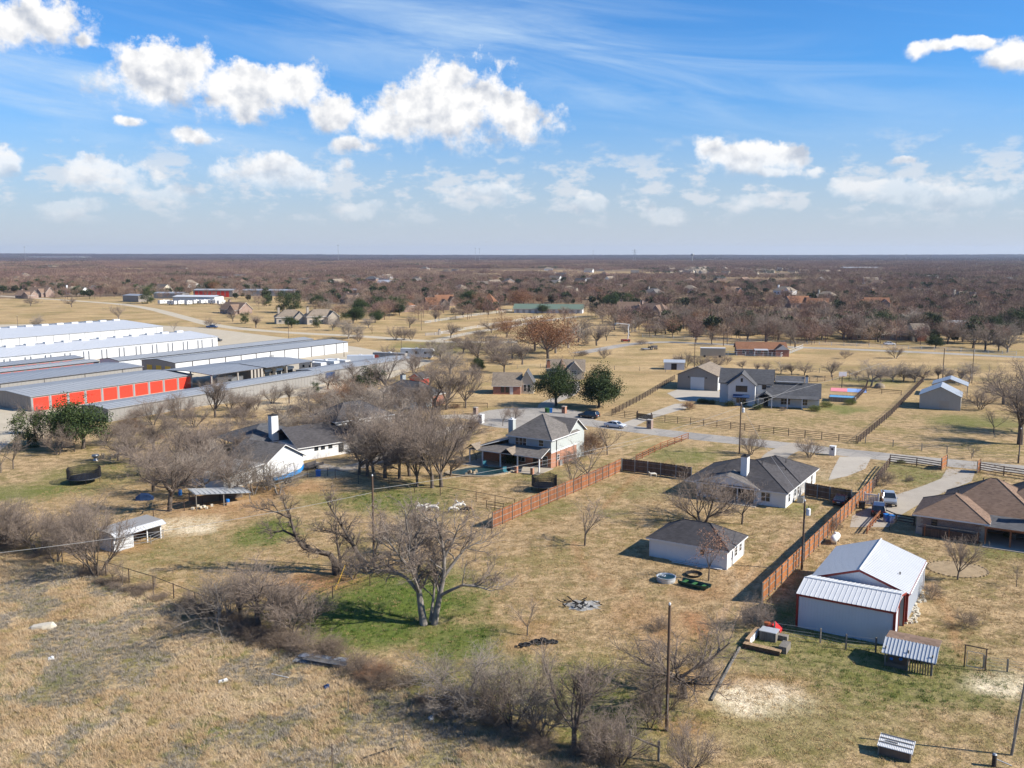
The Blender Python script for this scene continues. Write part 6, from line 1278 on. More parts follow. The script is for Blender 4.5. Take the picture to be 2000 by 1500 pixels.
# scrap tin in the brush
e = thing('scrap_tin', 'stack of old corrugated roofing sheets in the brush', 'scrap', G(625, 1292), R(-18)); rg = random.Random(12)
for k in range(6):
    mb = MB(); w = rg.uniform(.7, 1.0)
    for j in range(9): mb.bx(-2.6 + .2 * k, 2.2 + .15 * k, -w / 2 + j * w / 9, -w / 2 + (j + .55) * w / 9, .05 + .07 * k, .08 + .07 * k)
    mb.bx(-2.6 + .2 * k, 2.2 + .15 * k, -w / 2, w / 2, .03 + .07 * k, .05 + .07 * k); o = mb.build('roof_sheet', ('metal_galv', 'metal_bluewhite', 'metal_pale')[k % 3], e); o.rotation_euler[2] = rg.uniform(-.14, .14); o.location = (rg.uniform(-.2, .3), rg.uniform(-.5, .6), 0)
for px, py, lab, mt, sz in ((100, 1288, 'white scrap sheet lying in the rough field', 'trim_white', (.55, .35)), (436, 1332, 'white strip of rubbish in the rough field', 'trim_white', (.9, .25)), (638, 1343, 'blue plastic lid in the rough field', 'awning_blue', (.5, .4)), (842, 1405, 'pale bucket beside the brush', 'trim_white', (.4, .4))):
    solo('litter', lab, 'litter', px, py, lambda mb: (mb.box((0, 0, .12), (sz[0], sz[1], .2), .5, 0, .8), mb.box((sz[0] * .2, 0, .25), (sz[0] * .4, sz[1] * .6, .12), .9)), mt)
solo('boulder', 'long pale rock lying in the rough field', 'rock', 82, 1227, lambda mb: mb.loft([[(x, -w, 0), (x, -w * .8, h), (x, w * .7, h * 1.1), (x, w, 0)] for x, w, h in ((-1.3, .1, .1), (-.9, .4, .3), (.2, .55, .42), (1.0, .4, .5), (1.4, .15, .2))]), 'limestone', R(8))
solo('fallen_pole', 'black weathered pole lying in the rough field', 'pole', 735, 1475, lambda mb: mb.path([(-.9, -.6, .1), (.2, .1, .12), (1.3, .9, .1)], .09, 6), 'char'); solo('white_pipe', 'thin white pipe lying in the rough field', 'pipe', 546, 1321, lambda mb: mb.path([(-.8, .3, .1), (.9, -.4, .08)], .04, 5), 'trim_white'); solo('timber_curb', 'long railway timber edging between lawn and dirt', 'timber', 1420, 1312, lambda mb: mb.path([(-2.6, -5.6, .1), (0, 0, .12), (2.4, 5.0, .1)], .12, 4), 'wood_grey')
# trampolines
def trampoline(px, py, label, r_=2.1, full=True):
    e = thing('trampoline', label, 'trampoline', G(px, py)); mb = MB(); torus(mb, r_, .05, .9, n=28, k=5); mb.build('rim', 'steel', e); mb = MB(); mb.lathe([(r_ * .94, .88), (.01, .86)], n=28); mb.build('mat', 'plastic_black', e); mb = MB(); mb.lathe([(r_ + .1, .93), (r_ - .25, .95)], n=28); mb.build('pad', 'plastic_black', e)
    for k in range(6):
        t = k * math.pi / 3; x, y = r_ * math.cos(t), r_ * math.sin(t); mb = MB(); mb.tube((x, y, 0), (x, y, 2.7), .045, n=6); mb.build('pole', 'trim_dark', e)
    mb = MB()
    for k in range(84): t = k * 2 * math.pi / 84; x, y = r_ * math.cos(t), r_ * math.sin(t); mb.bx(x - .03, x + .03, y - .03, y + .03, .95, 2.6 - .18 * abs(math.sin(3 * t)))
    for z in (1.2, 1.5, 1.8, 2.1, 2.4): torus(mb, r_, .02, z, n=36, k=3)
    mb.build('net', 'net', e)
trampoline(165, 942, 'netted trampoline in the left yard', 2.6); trampoline(1063, 958, 'netted trampoline behind the cedar fence', 2.0)
# kennel shelter with tin roof and blue barrel
e = thing('lean_to_shelter', 'open animal shelter with slanting tin roof', 'shelter', G(420, 985), R(35)); mb = MB(); A0 = [(-3.5, -2, 2.5), (5, -2, 1.5), (5, 2, 1.6), (-3.5, 2, 2.6)]; mb.quad(*A0); mb.quad(*[(a, c_, d_ - .06) for a, c_, d_ in reversed(A0)])
for k in range(12): x = -3.4 + k * .76; mb.bx(x, x + .05, -2, 2, 2.45 - (x + 3.4) * .117, 2.58 - (x + 3.4) * .117)
mb.build('tin_roof', 'metal_galv', e)
for x, y, z in ((-3.3, -1.8, 2.4), (4.8, -1.8, 1.5), (4.8, 1.8, 1.5), (-3.3, 1.8, 2.5), (.8, -1.8, 1.9)): mb = MB(); mb.tube((x, y, -.1), (x, y, z), .08, n=6); mb.build('post', 'wood_grey', e)
mb = MB(); mb.bx(-3.3, 4.8, 1.75, 1.82, 0, 1.2); mb.build('back_board', 'board_old', e); mb = MB(); mb.bx(1.2, 4.8, -1.86, -1.8, 0, .5); mb.build('front_board', 'wood_new', e)
def barrel(px, py, mat, label): return solo('barrel', label, 'barrel', px, py, lambda mb: mb.lathe([(.27, 0), (.29, .05), (.28, .3), (.30, .32), (.28, .6), (.30, .62), (.28, .86), (.26, .9), (.05, .9)], n=14), mat)
barrel(445, 986, 'plastic_blue', 'bright blue barrel beside the tin roofed shelter'); barrel(352, 967, 'plastic_blue', 'faded blue tub further left in the pen'); solo('stone_blocks', 'white stone blocks stacked in the animal pen', 'blocks', 392, 995, lambda mb: [mb.box((-1.2 + .5 * k + .2 * (k % 2), .3 * (k % 3), .18 + .3 * (k % 2)), (.45, .35, .3), k * .4) for k in range(6)], 'limestone')
solo('covered_ride', 'purple covered object under the trees on the left', 'cover', 283, 976, lambda mb: mb.loft([[(x, -w, 0), (x, -w * .8, h), (x, w * .8, h), (x, w, 0)] for x, w, h in ((-1.3, .4, .5), (-.6, .6, 1.0), (.5, .6, .9), (1.3, .3, .4))]), 'awning_blue', R(10))
solo('stone_pile', 'heap of pale garden stones and ornaments on the left', 'stones', 230, 893, lambda mb: [mb.box((-4 + .9 * k, math.sin(k * 2.3), .3), (.7, .5, .35 + .2 * (k % 3)), k * .7, 0, .6) for k in range(10)], 'gravel'); solo('stone_urn', 'grey ornament left of the garden stones', 'ornament', 187, 899, lambda mb: mb.lathe([(.5, 0), (.3, .4), (.7, .9), (.6, 1.1)], n=12), 'steel')
plain('awning_teal', (.05, .20, .25), .6, .1)
# pool behind the two-storey house
e = thing('garden_pool', 'dark curved garden pool with stone edge', 'pool', G(938, 922)); mb = MB(); mb2 = MB(); N_ = 30
sh = [(5.2 * math.cos(t * 2 * math.pi / N_) * (1 + .18 * math.sin(2 * t * 2 * math.pi / N_)), 3.3 * math.sin(t * 2 * math.pi / N_)) for t in range(N_)]
mb.quad(*[(x, y, .10) for x, y in sh]); mb.build('water', 'pool_water', e)
for k in range(N_): a, c_ = sh[k], sh[(k + 1) % N_]; mb2 = MB(); mb2.loft([[(x * s_, y * s_, z) for s_, z in ((1.0, .05), (1.0, .22), (1.13, .22), (1.13, 0))] for x, y in (a, c_)]); mb2.build('coping_stone', 'gravel', e)
mb = MB(); [mb.box((-2.3 + .33 * k, -2.3 + .3 * (k % 2), .25 + .22 * (k % 3)), (.55, .45, .45), k * 1.3, 0, .6) for k in range(6)]; mb.build('rock_waterfall', 'gravel', e)
for px, py, l in ((948, 913, 'left blue garden chair by the pool'), (987, 925, 'right blue garden chair by the pool')):
    c_ = thing('garden_chair', l, 'chair', G(px, py), .4); mb = MB(); mb.bx(-.35, .35, -.35, .35, .38, .45); mb.build('seat', 'awning_teal', c_); mb = MB(); mb.bx(-.35, .35, .3, .38, .45, 1.15); mb.build('backrest', 'awning_teal', c_)
    for x in (-.3, .3):
        for y in (-.3, .3): mb = MB(); mb.bx(x - .04, x + .04, y - .04, y + .04, 0, .4); mb.build('leg', 'awning_teal', c_)
# farmhouse pool and sports court
e = thing('raised_pool', 'bright blue raised swimming pool beside the farmhouse', 'pool', G(1618, 784), R(-22)); mb = MB(); mb.bx(0, 6.6, 0, 4, 0, 1.2); mb.build('wall', 'wood_grey', e); mb = MB(); mb.bx(.2, 6.4, .2, 3.8, 1.15, 1.22); mb.build('water', 'pool_bright', e); mb = MB(); mb.bx(-.1, 6.7, 3.9, 5.3, 1.15, 1.26); mb.build('deck', 'wood_new', e)
e = thing('sports_court', 'red and blue sports court behind the farmhouse', 'court', G(1622, 764), R(-20)); mb = MB(); mb.bx(0, 4.4, 0, 7, .02, .06); mb.build('red_half', 'court_red', e); mb = MB(); mb.bx(4.4, 9.4, 0, 7, .02, .065); mb.build('blue_half', 'court_blue', e)
e = thing('basketball_hoop', 'basketball hoop standing beside the court', 'hoop', G(1644, 757)); mb = MB(); mb.tube((0, 0, 0), (0, 0, 4.2), .1); mb.build('pole', 'trim_dark', e); mb = MB(); mb.bx(-1.1, 1.1, -.4, -.34, 3.3, 4.6); mb.build('backboard', 'rv_white', e); mb = MB(); torus(mb, .3, .03, 3.4, 0, -.8); mb.build('ring', 'car_red', e)
solo('dome_tent', 'dark round tent on the grass beyond the court', 'tent', 1718, 757, lambda mb: mb.lathe([(1.5, 0), (1.4, .6), (1.0, 1.1), (.4, 1.4), (.02, 1.5)], n=14), 'tan_tarp')
e = thing('vinyl_stand', 'white lattice garden stand by the orange fence', 'stand', G(1688, 985), GR); mb = MB()
for k in range(9): mb.bx(k * .22, k * .22 + .1, -.02, .02, .1, 1.7); 
mb.bx(0, 2.0, -.05, .05, 1.6, 1.75); mb.bx(0, 2.0, -.05, .05, .1, .22); mb.build('lattice', 'vinyl_white', e)
for u in (0, 2): mb = MB(); mb.bx(u - .08, u + .08, -.08, .08, 0, 2.0); mb.build('post', 'vinyl_white', e)
def ac(px, py, label): e = thing('air_conditioner', label, 'air conditioner', G(px, py), GR); mb = MB(); mb.bx(-.45, .45, -.45, .45, .1, .95); mb.build('cabinet', 'steel', e); mb = MB(); mb.lathe([(.36, .95), (.34, 1.0), (.05, 1.0)], n=12); mb.build('fan_grille', 'trim_dark', e); mb = MB(); mb.bx(-.55, .55, -.55, .55, 0, .1); mb.build('pad', 'concrete', e)
ac(1092, 908, 'dark cooling unit beside the brick two-storey wall'); ac(1564, 981, 'pale cooling unit by the white house wall'); ac(1796, 1041, 'pale cooling unit at the brick house corner')
e = thing('garden_bed', 'round stone edged bed under an upright tree', 'garden bed', G(1870, 1112)); mb = MB(); mb.lathe([(2.95, .03), (.02, .12)], n=30); mb.v = [(x * 1.15, y, z) for x, y, z in mb.v]; mb.build('mulch', 'bed_mulch', e)
for k in range(34):
    t = k * 2 * math.pi / 34; mb = MB(); mb.box((3.45 * math.cos(t), 3.0 * math.sin(t), .06), (.34, .2, .08 + .04 * (k % 3)), t + 1.57, 0, .75); mb.build('edge_stone', 'bed_mulch', e)
mb = MB(); gx = [G(1768, 1215), G(1795, 1155)]; rg = random.Random(5)
for k in range(60): t = rg.random(); x = gx[0][0] + (gx[1][0] - gx[0][0]) * t + rg.uniform(-.2, .9); y = gx[0][1] + (gx[1][1] - gx[0][1]) * t + rg.uniform(-.6, .1); mb.box((x, y, .08), (rg.uniform(.15, .4), rg.uniform(.15, .35), .2), rg.random() * 3, 0, .7)
tag(mb.build('gravel_strip', 'limestone'), 'strip of loose white stones along the barn wall', 'stones', kind='stuff')
solo('picnic_table', 'weathered table on the brick house patio edge', 'table', 1985, 1052, lambda mb: (mb.bx(-1, 1, -.4, .4, .7, .78), mb.bx(-1, 1, -.8, -.55, .4, .46), mb.bx(-1, 1, .55, .8, .4, .46), mb.bx(-.8, -.7, -.6, .6, 0, .7), mb.bx(.7, .8, -.6, .6, 0, .7)), 'wood_grey', .3)

# ------------------------------------------------------------------ animals
def beast(key, mat, s=1.0, graze=False):
    """one continuous body grown from a skeleton of joints"""
    if key in MESHC: return MESHC[key]
    V = [(0, 0, .62), (.30, 0, .64), (.52, 0, .62), (-.30, 0, .63), (-.50, 0, .60)]; E = [(0, 1), (1, 2), (0, 3), (3, 4)]; Rr = [.19, .18, .15, .18, .13]
    def add(p, par, r): V.append(p); E.append((par, len(V) - 1)); Rr.append(r); return len(V) - 1
    hd = .28 if graze else .98; n1 = add((.68, 0, .55 if graze else .80), 2, .09); n2 = add((.82, 0, hd), n1, .075); n3 = add((.98, 0, hd - .10), n2, .045)
    for s_ in (-1, 1): add((.78, .11 * s_, hd + .04), n2, .02)
    add((-.62, 0, .52), 4, .025)
    for s_ in (-1, 1):
        k = add((.44, .10 * s_, .42), 2, .06); k = add((.45, .10 * s_, .22), k, .036); add((.45, .10 * s_, .02), k, .03)
        k = add((-.46, .11 * s_, .42), 4, .07); k = add((-.54, .11 * s_, .24), k, .036); add((-.49, .11 * s_, .02), k, .03)
    me_ = bpy.data.meshes.new(key); me_.from_pydata(V, E, []); o = bpy.data.objects.new(key, me_); COL.objects.link(o)
    md = o.modifiers.new('s', 'SKIN'); sl = me_.skin_vertices[0].data if me_.skin_vertices else None
    if sl is None:
        import bmesh
        bm = bmesh.new(); bm.from_mesh(me_); bm.verts.layers.skin.verify(); bm.to_mesh(me_); bm.free(); sl = me_.skin_vertices[0].data
    for i, d in enumerate(sl): d.radius = (Rr[i], Rr[i]); d.use_root = i == 0
    md2 = o.modifiers.new('u', 'SUBSURF'); md2.levels = md2.render_levels = 1
    dg = bpy.context.evaluated_depsgraph_get(); ev = bpy.data.meshes.new_from_object(o.evaluated_get(dg)); ev.materials.clear(); ev.materials.append(MAT[mat]); ev.polygons.foreach_set('use_smooth', [True] * len(ev.polygons))
    bpy.data.objects.remove(o); MESHC[key] = ev; return ev
GOATS = [(820,997,.3,'fur_white',1,'white goat at the left end of the left huddle'),(827,998,2.6,'fur_white',0,'second white goat of the left huddle'),(832,995,.8,'fur_grey',1,'grey goat in the middle of the left huddle'),(838,998,3.4,'fur_white',1,'white goat right of the grey one'),(844,997,.2,'fur_grey',0,'grey goat near the huddle right end'),(849,999,2.9,'fur_white',1,'white goat at the right end of the left huddle'),
         (884,1001,.2,'fur_white',1,'white goat left of the feed patch'),(893,995,.5,'fur_white',0,'large white goat behind the feed patch'),(902,993,2.7,'fur_white',0,'white goat facing left behind the feed'),(908,1003,3.2,'fur_black',1,'black goat right of the feed patch'),(916,1000,2.8,'fur_tan',1,'brown and dark goat at the far right')]
for px, py, rz, mt, gz, lab in GOATS: o = put(beast('goat_%s_%d' % (mt, gz), mt, 1, gz), 'goat', None, (*G(px, py), 0), rz, (1.15,) * 3); tag(o, lab, 'goat', 'goats in the pasture')
o = put(beast('dog', 'fur_white', 1, False), 'dog', None, (*G(1276, 932), 0), 3.3, (1.0,) * 3); tag(o, 'white dog standing before the dark fence', 'dog')
mb = MB(); mb.lathe([(1.1, 0), (.8, .1), (.02, .16)], n=16); o = mb.build('feed_patch', 'hay'); o.location = (*G(896, 1006), 0); tag(o, 'patch of spilled hay among the goats', 'hay')

# ------------------------------------------------------------------ planting: trees one can tell apart
tree('hero', 838, 1220, h=12.4, label='big old bare tree with two trunks on bright green grass')
tree('crooked', 656, 1122, h=9.6, label='crooked tree with a horizontal bent trunk in mid pasture'); tree('leaning', 716, 1118, h=9.6, label='leaning bare tree beside the pasture pole')
tree('pale', 790, 1090, 985, label='pale thin tree behind the old twin-trunked tree', wide=1.1)
tree('upright', 1122, 1460, 1255, label='bare tree in the bottom centre hedge', seed=1, wide=1.25); tree('spread', 1336, 1362, 1175, label='wide bare tree behind the foreground pole', wide=1.35, seed=4); tree('multi', 1212, 1492, 1370, label='vine tangled bare tree at the bottom edge', seed=0)
tree('multi', 1347, 1512, 1390, label='small bare tree right of the corner brace', seed=1); tree('pale', 925, 1388, 1240, label='pale wild bush tree in the hedge', wide=1.25, seed=0); tree('pale', 968, 1405, 1285, label='second pale tangle right of the wild bush', seed=1); tree('multi', 1000, 1420, 1270, label='upright bare sapling in the hedge middle', seed=2)
tree('young', 1030, 1241, 1160, label='slender young tree near the tyre heap', wide=1.1, seed=0); tree('young', 1142, 1066, 958, label='lone young bare tree in the middle of the lawn', wide=1.15, seed=1); tree('tanleaf', 1384, 1134, 1030, label='small tree with dry tan leaves beside the garage', wide=.85)
tree('multi', 1372, 1022, 905, label='wide many-stemmed tree before the white house', wide=1.5, seed=1); tree('young', 1449, 1024, 925, label='slim bare tree at the white house porch', seed=2, wide=1.2)
tree('young', 1117, 960, 868, label='left bare tree behind the cedar fence', seed=0, wide=1.2); tree('young', 1147, 948, 845, label='right bare tree behind the cedar fence', seed=1, wide=1.15); tree('young', 1186, 888, 818, label='bare tree on the straw lawn near the white sedan', seed=2, wide=1.2); tree('rustbush', 1152, 886, 826, label='rusty twigged tree at the corner of the two-storey house', wide=1.1)
tree('multi', 1466, 888, 832, label='bare clump at the street pole', wide=1.1); tree('multi', 1580, 893, 848, label='low bare tree between street and white house', wide=1.5); tree('bush', 1727, 948, 905, label='bare bush inside the rail fence', wide=.7); tree('bush', 1777, 940, 922, label='tiny twiggy bush on the brick house lawn')
tree('upright', 1870, 1132, 1030, label='upright bare tree in the round garden bed', seed=2, wide=.85); tree('young', 1985, 1146, 1095, label='sapling at the right edge of the brick house lawn'); tree('bush', 1890, 1225, 1180, label='leaning bare shrub on the lawn right of the barn', wide=.8); tree('bush', 1820, 1168, 1125, label='bare shrub against the barn side', wide=.75)
tree('bush', 1478, 1226, 1150, label='purple grey bush at the shadow of the shed', wide=.75); tree('young', 1456, 1222, 1180, label='dark little tree at the end of the orange fence'); tree('multi', 1628, 1045, 1000, label='bush growing through the orange fence', wide=.7); tree('bush', 1885, 1048, 1000, label='fan shaped bare bush at the brick house wall', wide=.8); tree('young', 1737, 1036, 1000, label='thin sapling by the blue bins')
tree('young', 982, 832, 788, label='bare tree on the island of the turning circle'); tree('multi', 1003, 822, 785, label='bare spreading tree in the turning circle', wide=1.2); tree('live_oak', 1086, 793, 715, label='left of two dark evergreen oaks', wide=1.0, seed=0); tree('live_oak', 1170, 796, 714, label='right of two dark evergreen oaks', wide=.95, seed=1)
for i, (px, py, tp) in enumerate(((701, 927, 815), (717, 930, 800), (731, 927, 812), (752, 933, 790))): tree('spread', px, py, tp, label=('leftmost', 'second', 'third', 'rightmost')[i] + ' of four shady trees before the white ranch house', seed=i, wide=.9)
tree('upright', 844, 953, 800, label='left of the two tall bare trees by the garden pool', seed=0, wide=1.1); tree('upright', 862, 951, 795, label='right of the two tall bare trees by the garden pool', seed=3, wide=1.15); tree('spread', 331, 998, 838, label='broad bare tree beside the animal pen', seed=1, wide=1.0); tree('spread', 402, 966, 850, label='bare tree with dark trunk by the shelter', seed=2)
tree('pale', 494, 966, 870, label='white barked tree left of the boat'); tree('pale', 523, 957, 880, label='white barked tree right beside the boat'); tree('young', 465, 960, 880, label='thin tree before the outbuilding side wall')
tree('young', 26, 916, 835, label='thin bare tree at the left edge'); tree('young', 2, 923, 850, label='leftmost thin tree cut by the frame'); tree('multi', 114, 888, 815, label='bare clump between the two left evergreens'); tree('young', 146, 882, 822, label='bare tree before the large left evergreen')
tree('live_oak', 163, 876, 776, label='large dark evergreen below the red doors', wide=1.1, seed=2); tree('cedar', 55, 872, 805, label='smaller dark evergreen on the far left', wide=1.3); tree('spread', 68, 848, 765, label='bare tree at the storage building corner')
tree('upright', 420, 815, 727, label='round bare tree before the storage back wall', seed=1, wide=1.35); tree('multi', 350, 815, 755, wide=1.2, label='bare thicket tree left of the round one'); tree('multi', 300, 830, 770, wide=1.2, label='bare thicket below the storage wall'); tree('multi', 532, 788, 745, wide=1.3, label='bare bush against the storage wall'); tree('spread', 565, 788, 733, label='bare tree against the storage wall')
tree('young', 590, 806, 766, label='small tree below the storage wall'); tree('rustbush', 668, 790, 733, wide=1.7, label='wide rusty thicket before the storage yard'); tree('live_oak', 718, 768, 718, wide=1.1, label='dark evergreen behind the rusty thicket'); tree('spread', 755, 770, 672, label='big bare tree by the storage trailers', wide=1.0, seed=0); tree('cedar', 616, 768, 745, label='small dark cedar by the storage wall'); tree('live_oak', 935, 726, 697, wide=.9, label='evergreen shrub left of the brick cottage')
tree('upright', 872, 800, 690, label='tall bare tree left of the pipe gate', seed=2, wide=1.1); tree('upright', 909, 797, 705, label='bare tree inside the cottage yard fence', seed=0); tree('spread', 985, 727, 667, label='bare tree behind the brick cottage'); tree('spread', 820, 815, 720, label='bare tree in the brush by the side drive'); tree('upright', 700, 830, 745, label='bare tree behind the white ranch roof'); tree('spread', 640, 840, 770, label='mistletoe hung tree over the white ranch roof'); tree('spread', 790, 860, 765, label='tall tree right of the white ranch house'); tree('upright', 830, 880, 780, label='bare tree beside the shaded drive')
tree('multi', 500, 850, 800, wide=1.3, label='bare shrub behind the white ranch chimney'); tree('multi', 440, 870, 805, wide=1.2, label='bare tree left of the white ranch chimney'); tree('spread', 380, 890, 795, label='bare tree above the stone garden', wide=1.1); tree('spread', 470, 900, 820, label='bare tree over the outbuilding roof'); tree('multi', 260, 850, 800, wide=1.3, label='bare scrub right of the large evergreen')
tree('multi', 190, 1124, 948, label='bare tree in front of the animal shelter', wide=.9); tree('multi', 175, 1072, 950, label='bare tree behind the animal shelter'); tree('young', 221, 1137, 1080, label='sapling on the chain fence'); tree('young', 240, 1142, 1085, label='second sapling on the chain fence'); tree('young', 300, 1165, 1110, label='thin sapling further along the chain fence'); tree('multi', 25, 1070, 960, label='bare tree at the left hedge end'); tree('multi', 110, 1096, 1000, label='bare shrub tree in the left hedge'); tree('multi', 75, 1080, 980, wide=1.1, label='twiggy tree between the left hedge shrubs'); tree('multi', 145, 1078, 1010, label='shrub tree left of the shelter')
tree('spread', 505, 1232, 1075, label='large tangled bare tree in the hedge', wide=1.25, seed=3); tree('pale', 430, 1222, 1100, label='pale tangled tree left of the large one', wide=1.2); tree('multi', 570, 1240, 1120, label='bare tree at the hedge bend', wide=1.1)
tree('spread', 1992, 868, 690, label='big bare tree cut by the right edge', wide=1.1); tree('spread', 2050, 850, 680, label='bare tree beyond the right edge'); tree('young', 1941, 846, 790, label='round bare tree in the right paddock', wide=1.2); tree('young', 1897, 896, 858, label='tiny tree on the paddock wire fence')
for i, (px, py, tp) in enumerate(((1546, 732, 700), (1571, 733, 700), (1624, 737, 697), (1701, 755, 696), (1744, 745, 700), (1765, 744, 700), (1787, 747, 703), (1803, 746, 703), (1832, 742, 705), (1848, 742, 706), (1876, 747, 712), (1892, 750, 700), (1525, 730, 703), (1500, 728, 703), (1478, 726, 702), (1450, 722, 700), (1672, 740, 712), (1720, 745, 712))): tree('spread', px, py, tp, wide=1.15, group='orchard trees behind the farmhouse')
for px, py, tp in ((1322, 716, 688), (1340, 718, 680), (1368, 722, 690), (1392, 725, 685), (1420, 712, 690)): tree('multi', px, py, tp, group='bare trees by the garden shed')
for kind, px, py, tp in (('spread', 680, 662, 618), ('multi', 772, 664, 632), ('multi', 788, 664, 634), ('multi', 803, 664, 636), ('young', 727, 652, 632), ('multi', 700, 668, 645), ('spread', 75, 640, 608), ('upright', 232, 625, 590), ('young', 340, 648, 624), ('cedar', 288, 593, 557), ('cedar', 555, 610, 568), ('cedar', 575, 612, 572), ('cedar', 520, 598, 575), ('live_oak', 705, 612, 582), ('live_oak', 690, 632, 598), ('live_oak', 733, 630, 605), ('young', 760, 622, 608), ('cedar', 480, 632, 608), ('spread', 455, 628, 598), ('rust', 1070, 700, 610), ('rust', 1045, 685, 612), ('spread', 935, 712, 640), ('spread', 965, 705, 645), ('spread', 905, 690, 645), ('spread', 1000, 700, 648), ('spread', 1020, 712, 655), ('spread', 1130, 668, 615), ('spread', 1165, 675, 620), ('upright', 1185, 665, 625), ('live_oak', 1192, 600, 570), ('live_oak', 1060, 612, 594), ('cedar', 1225, 600, 570), ('spread', 1172, 618, 587), ('spread', 1265, 632, 592), ('spread', 1320, 638, 590), ('spread', 1335, 642, 592), ('spread', 1280, 655, 620), ('spread', 1230, 656, 622), ('spread', 1495, 672, 600), ('upright', 1553, 680, 618), ('spread', 1605, 664, 608), ('spread', 1648, 662, 605), ('spread', 1663, 660, 600), ('spread', 1715, 668, 600), ('spread', 1745, 655, 605), ('spread', 1924, 686, 625), ('spread', 1950, 686, 640), ('spread', 1968, 688, 635), ('spread', 1420, 655, 600), ('spread', 1455, 650, 598), ('live_oak', 1827, 680, 652), ('spread', 1880, 668, 615), ('live_oak', 1590, 665, 640), ('young', 1375, 650, 620), ('spread', 1700, 640, 590), ('spread', 1780, 645, 595), ('spread', 1400, 640, 595), ('multi', 1090, 718, 690), ('young', 1120, 705, 680), ('rust', 1020, 605, 560), ('rust', 1165, 585, 555), ('cedar', 1372, 640, 618), ('spread', 1540, 640, 590), ('spread', 1620, 640, 585), ('multi', 1010, 640, 620), ('live_oak', 945, 610, 580), ('live_oak', 880, 590, 575)):
    tree(kind, px, py, tp, wide=1.15, group='trees in the middle distance')
rg = random.Random(21); n_mid = 0
while n_mid < 85:                                           # scattered trees at the wood's edge, each still its own
    px = rg.uniform(-60, 2060); e_ = float(np.interp(px, [q[0] for q in FOREST_EDGE], [q[1] for q in FOREST_EDGE])); py = e_ + abs(rg.gauss(0, 9)) - 2
    if px < 560 and py > 582: continue
    if 980 < px < 1135 and 598 < py < 625: continue
    tree(rg.choice(('spread', 'spread', 'upright', 'spread', 'live_oak')) if rg.random() < .9 else 'rust', px, py, h=rg.uniform(7, 12), wide=1.15, group='trees along the wood edge'); n_mid += 1
# brush along the hedge line
rg = random.Random(5); hp = [G(*q) for q in ((-60, 1052), (60, 1080), (110, 1100), (430, 1208), (560, 1262), (700, 1312), (800, 1352), (1000, 1440), (1120, 1475), (1230, 1505))]
n_b = 0
for a, c_ in zip(hp[:-1], hp[1:]):
    L = math.dist(a, c_); dens = 1.0
    for k in range(max(1, int(L / 1.15))):
        t = (k + rg.random()) / max(1, int(L / 1.15)); x = a[0] + (c_[0] - a[0]) * t + rg.gauss(0, .7); y = a[1] + (c_[1] - a[1]) * t + rg.gauss(0, .6); q = a[0] + (c_[0] - a[0]) * t
        if -30 < q < -27 and rg.random() < .3: continue
        thin = -62 < q < -33
        h = rg.uniform(.6, 1.5) if thin else rg.uniform(.9, 2.2)
        if rg.random() < (.3 if thin else .22): continue
        tree('brush' if rg.random() < .72 else 'bush', 1000 + F * x / (y + 6), 0, h=h, wide=rg.uniform(1.1, 1.6), world=(x, y), group='brush along the hedge line'); n_b += 1
for px, py, h, k in ((540, 1250, 2.4, 'brush'), (585, 1262, 2.2, 'bush'), (630, 1278, 2.4, 'brush'), (700, 1310, 2.4, 'brush'), (735, 1325, 2.0, 'rustbush'), (470, 1235, 2.0, 'bush')): tree(k, px, py, h=h, wide=1.5, group='brush along the hedge line')
for px, py, h, k, l in ((1000, 905, 3.0, 'shrub', 'bright green shrub at the two-storey house patio'), (1452, 792, 2.0, 'shrub', 'round green bush below the farmhouse gable'), (1426, 793, 1.8, 'shrub', 'left bush below the farmhouse gable'), (1478, 800, 1.8, 'shrub', 'green bush by the farmhouse porch'), (1592, 803, 1.8, 'yshrub', 'yellow bush at the farmhouse right corner'), (1613, 795, 1.9, 'yshrub', 'pale bush beside the farmhouse gable end'), (1530, 802, 1.3, 'bush', 'bare bush before the farmhouse porch'), (1662, 790, 1.8, 'yshrub', 'yellow shrub at the pool fence'), (1368, 787, 1.5, 'shrub', 'left clipped shrub on the garage apron edge'), (1378, 788, 1.5, 'shrub', 'middle clipped shrub on the apron edge'), (1390, 789, 1.5, 'shrub', 'right clipped shrub on the apron edge'), (1400, 1010, 1.0, 'bush', 'dark low bush at the white house patio'), (1345, 800, 3.0, 'rustbush', 'reddish small tree by the gate drive'), (1970, 1050, 1.0, 'shrub', 'low shrub on the patio edge'), (1075, 768, 1.2, 'shrub', 'shrub by the brick cottage'), (1760, 905, .9, 'yshrub', 'small pale shrub by the street rail fence')): tree(k, px, py, h=h, label=l, wide=1.1)
rg = random.Random(63)
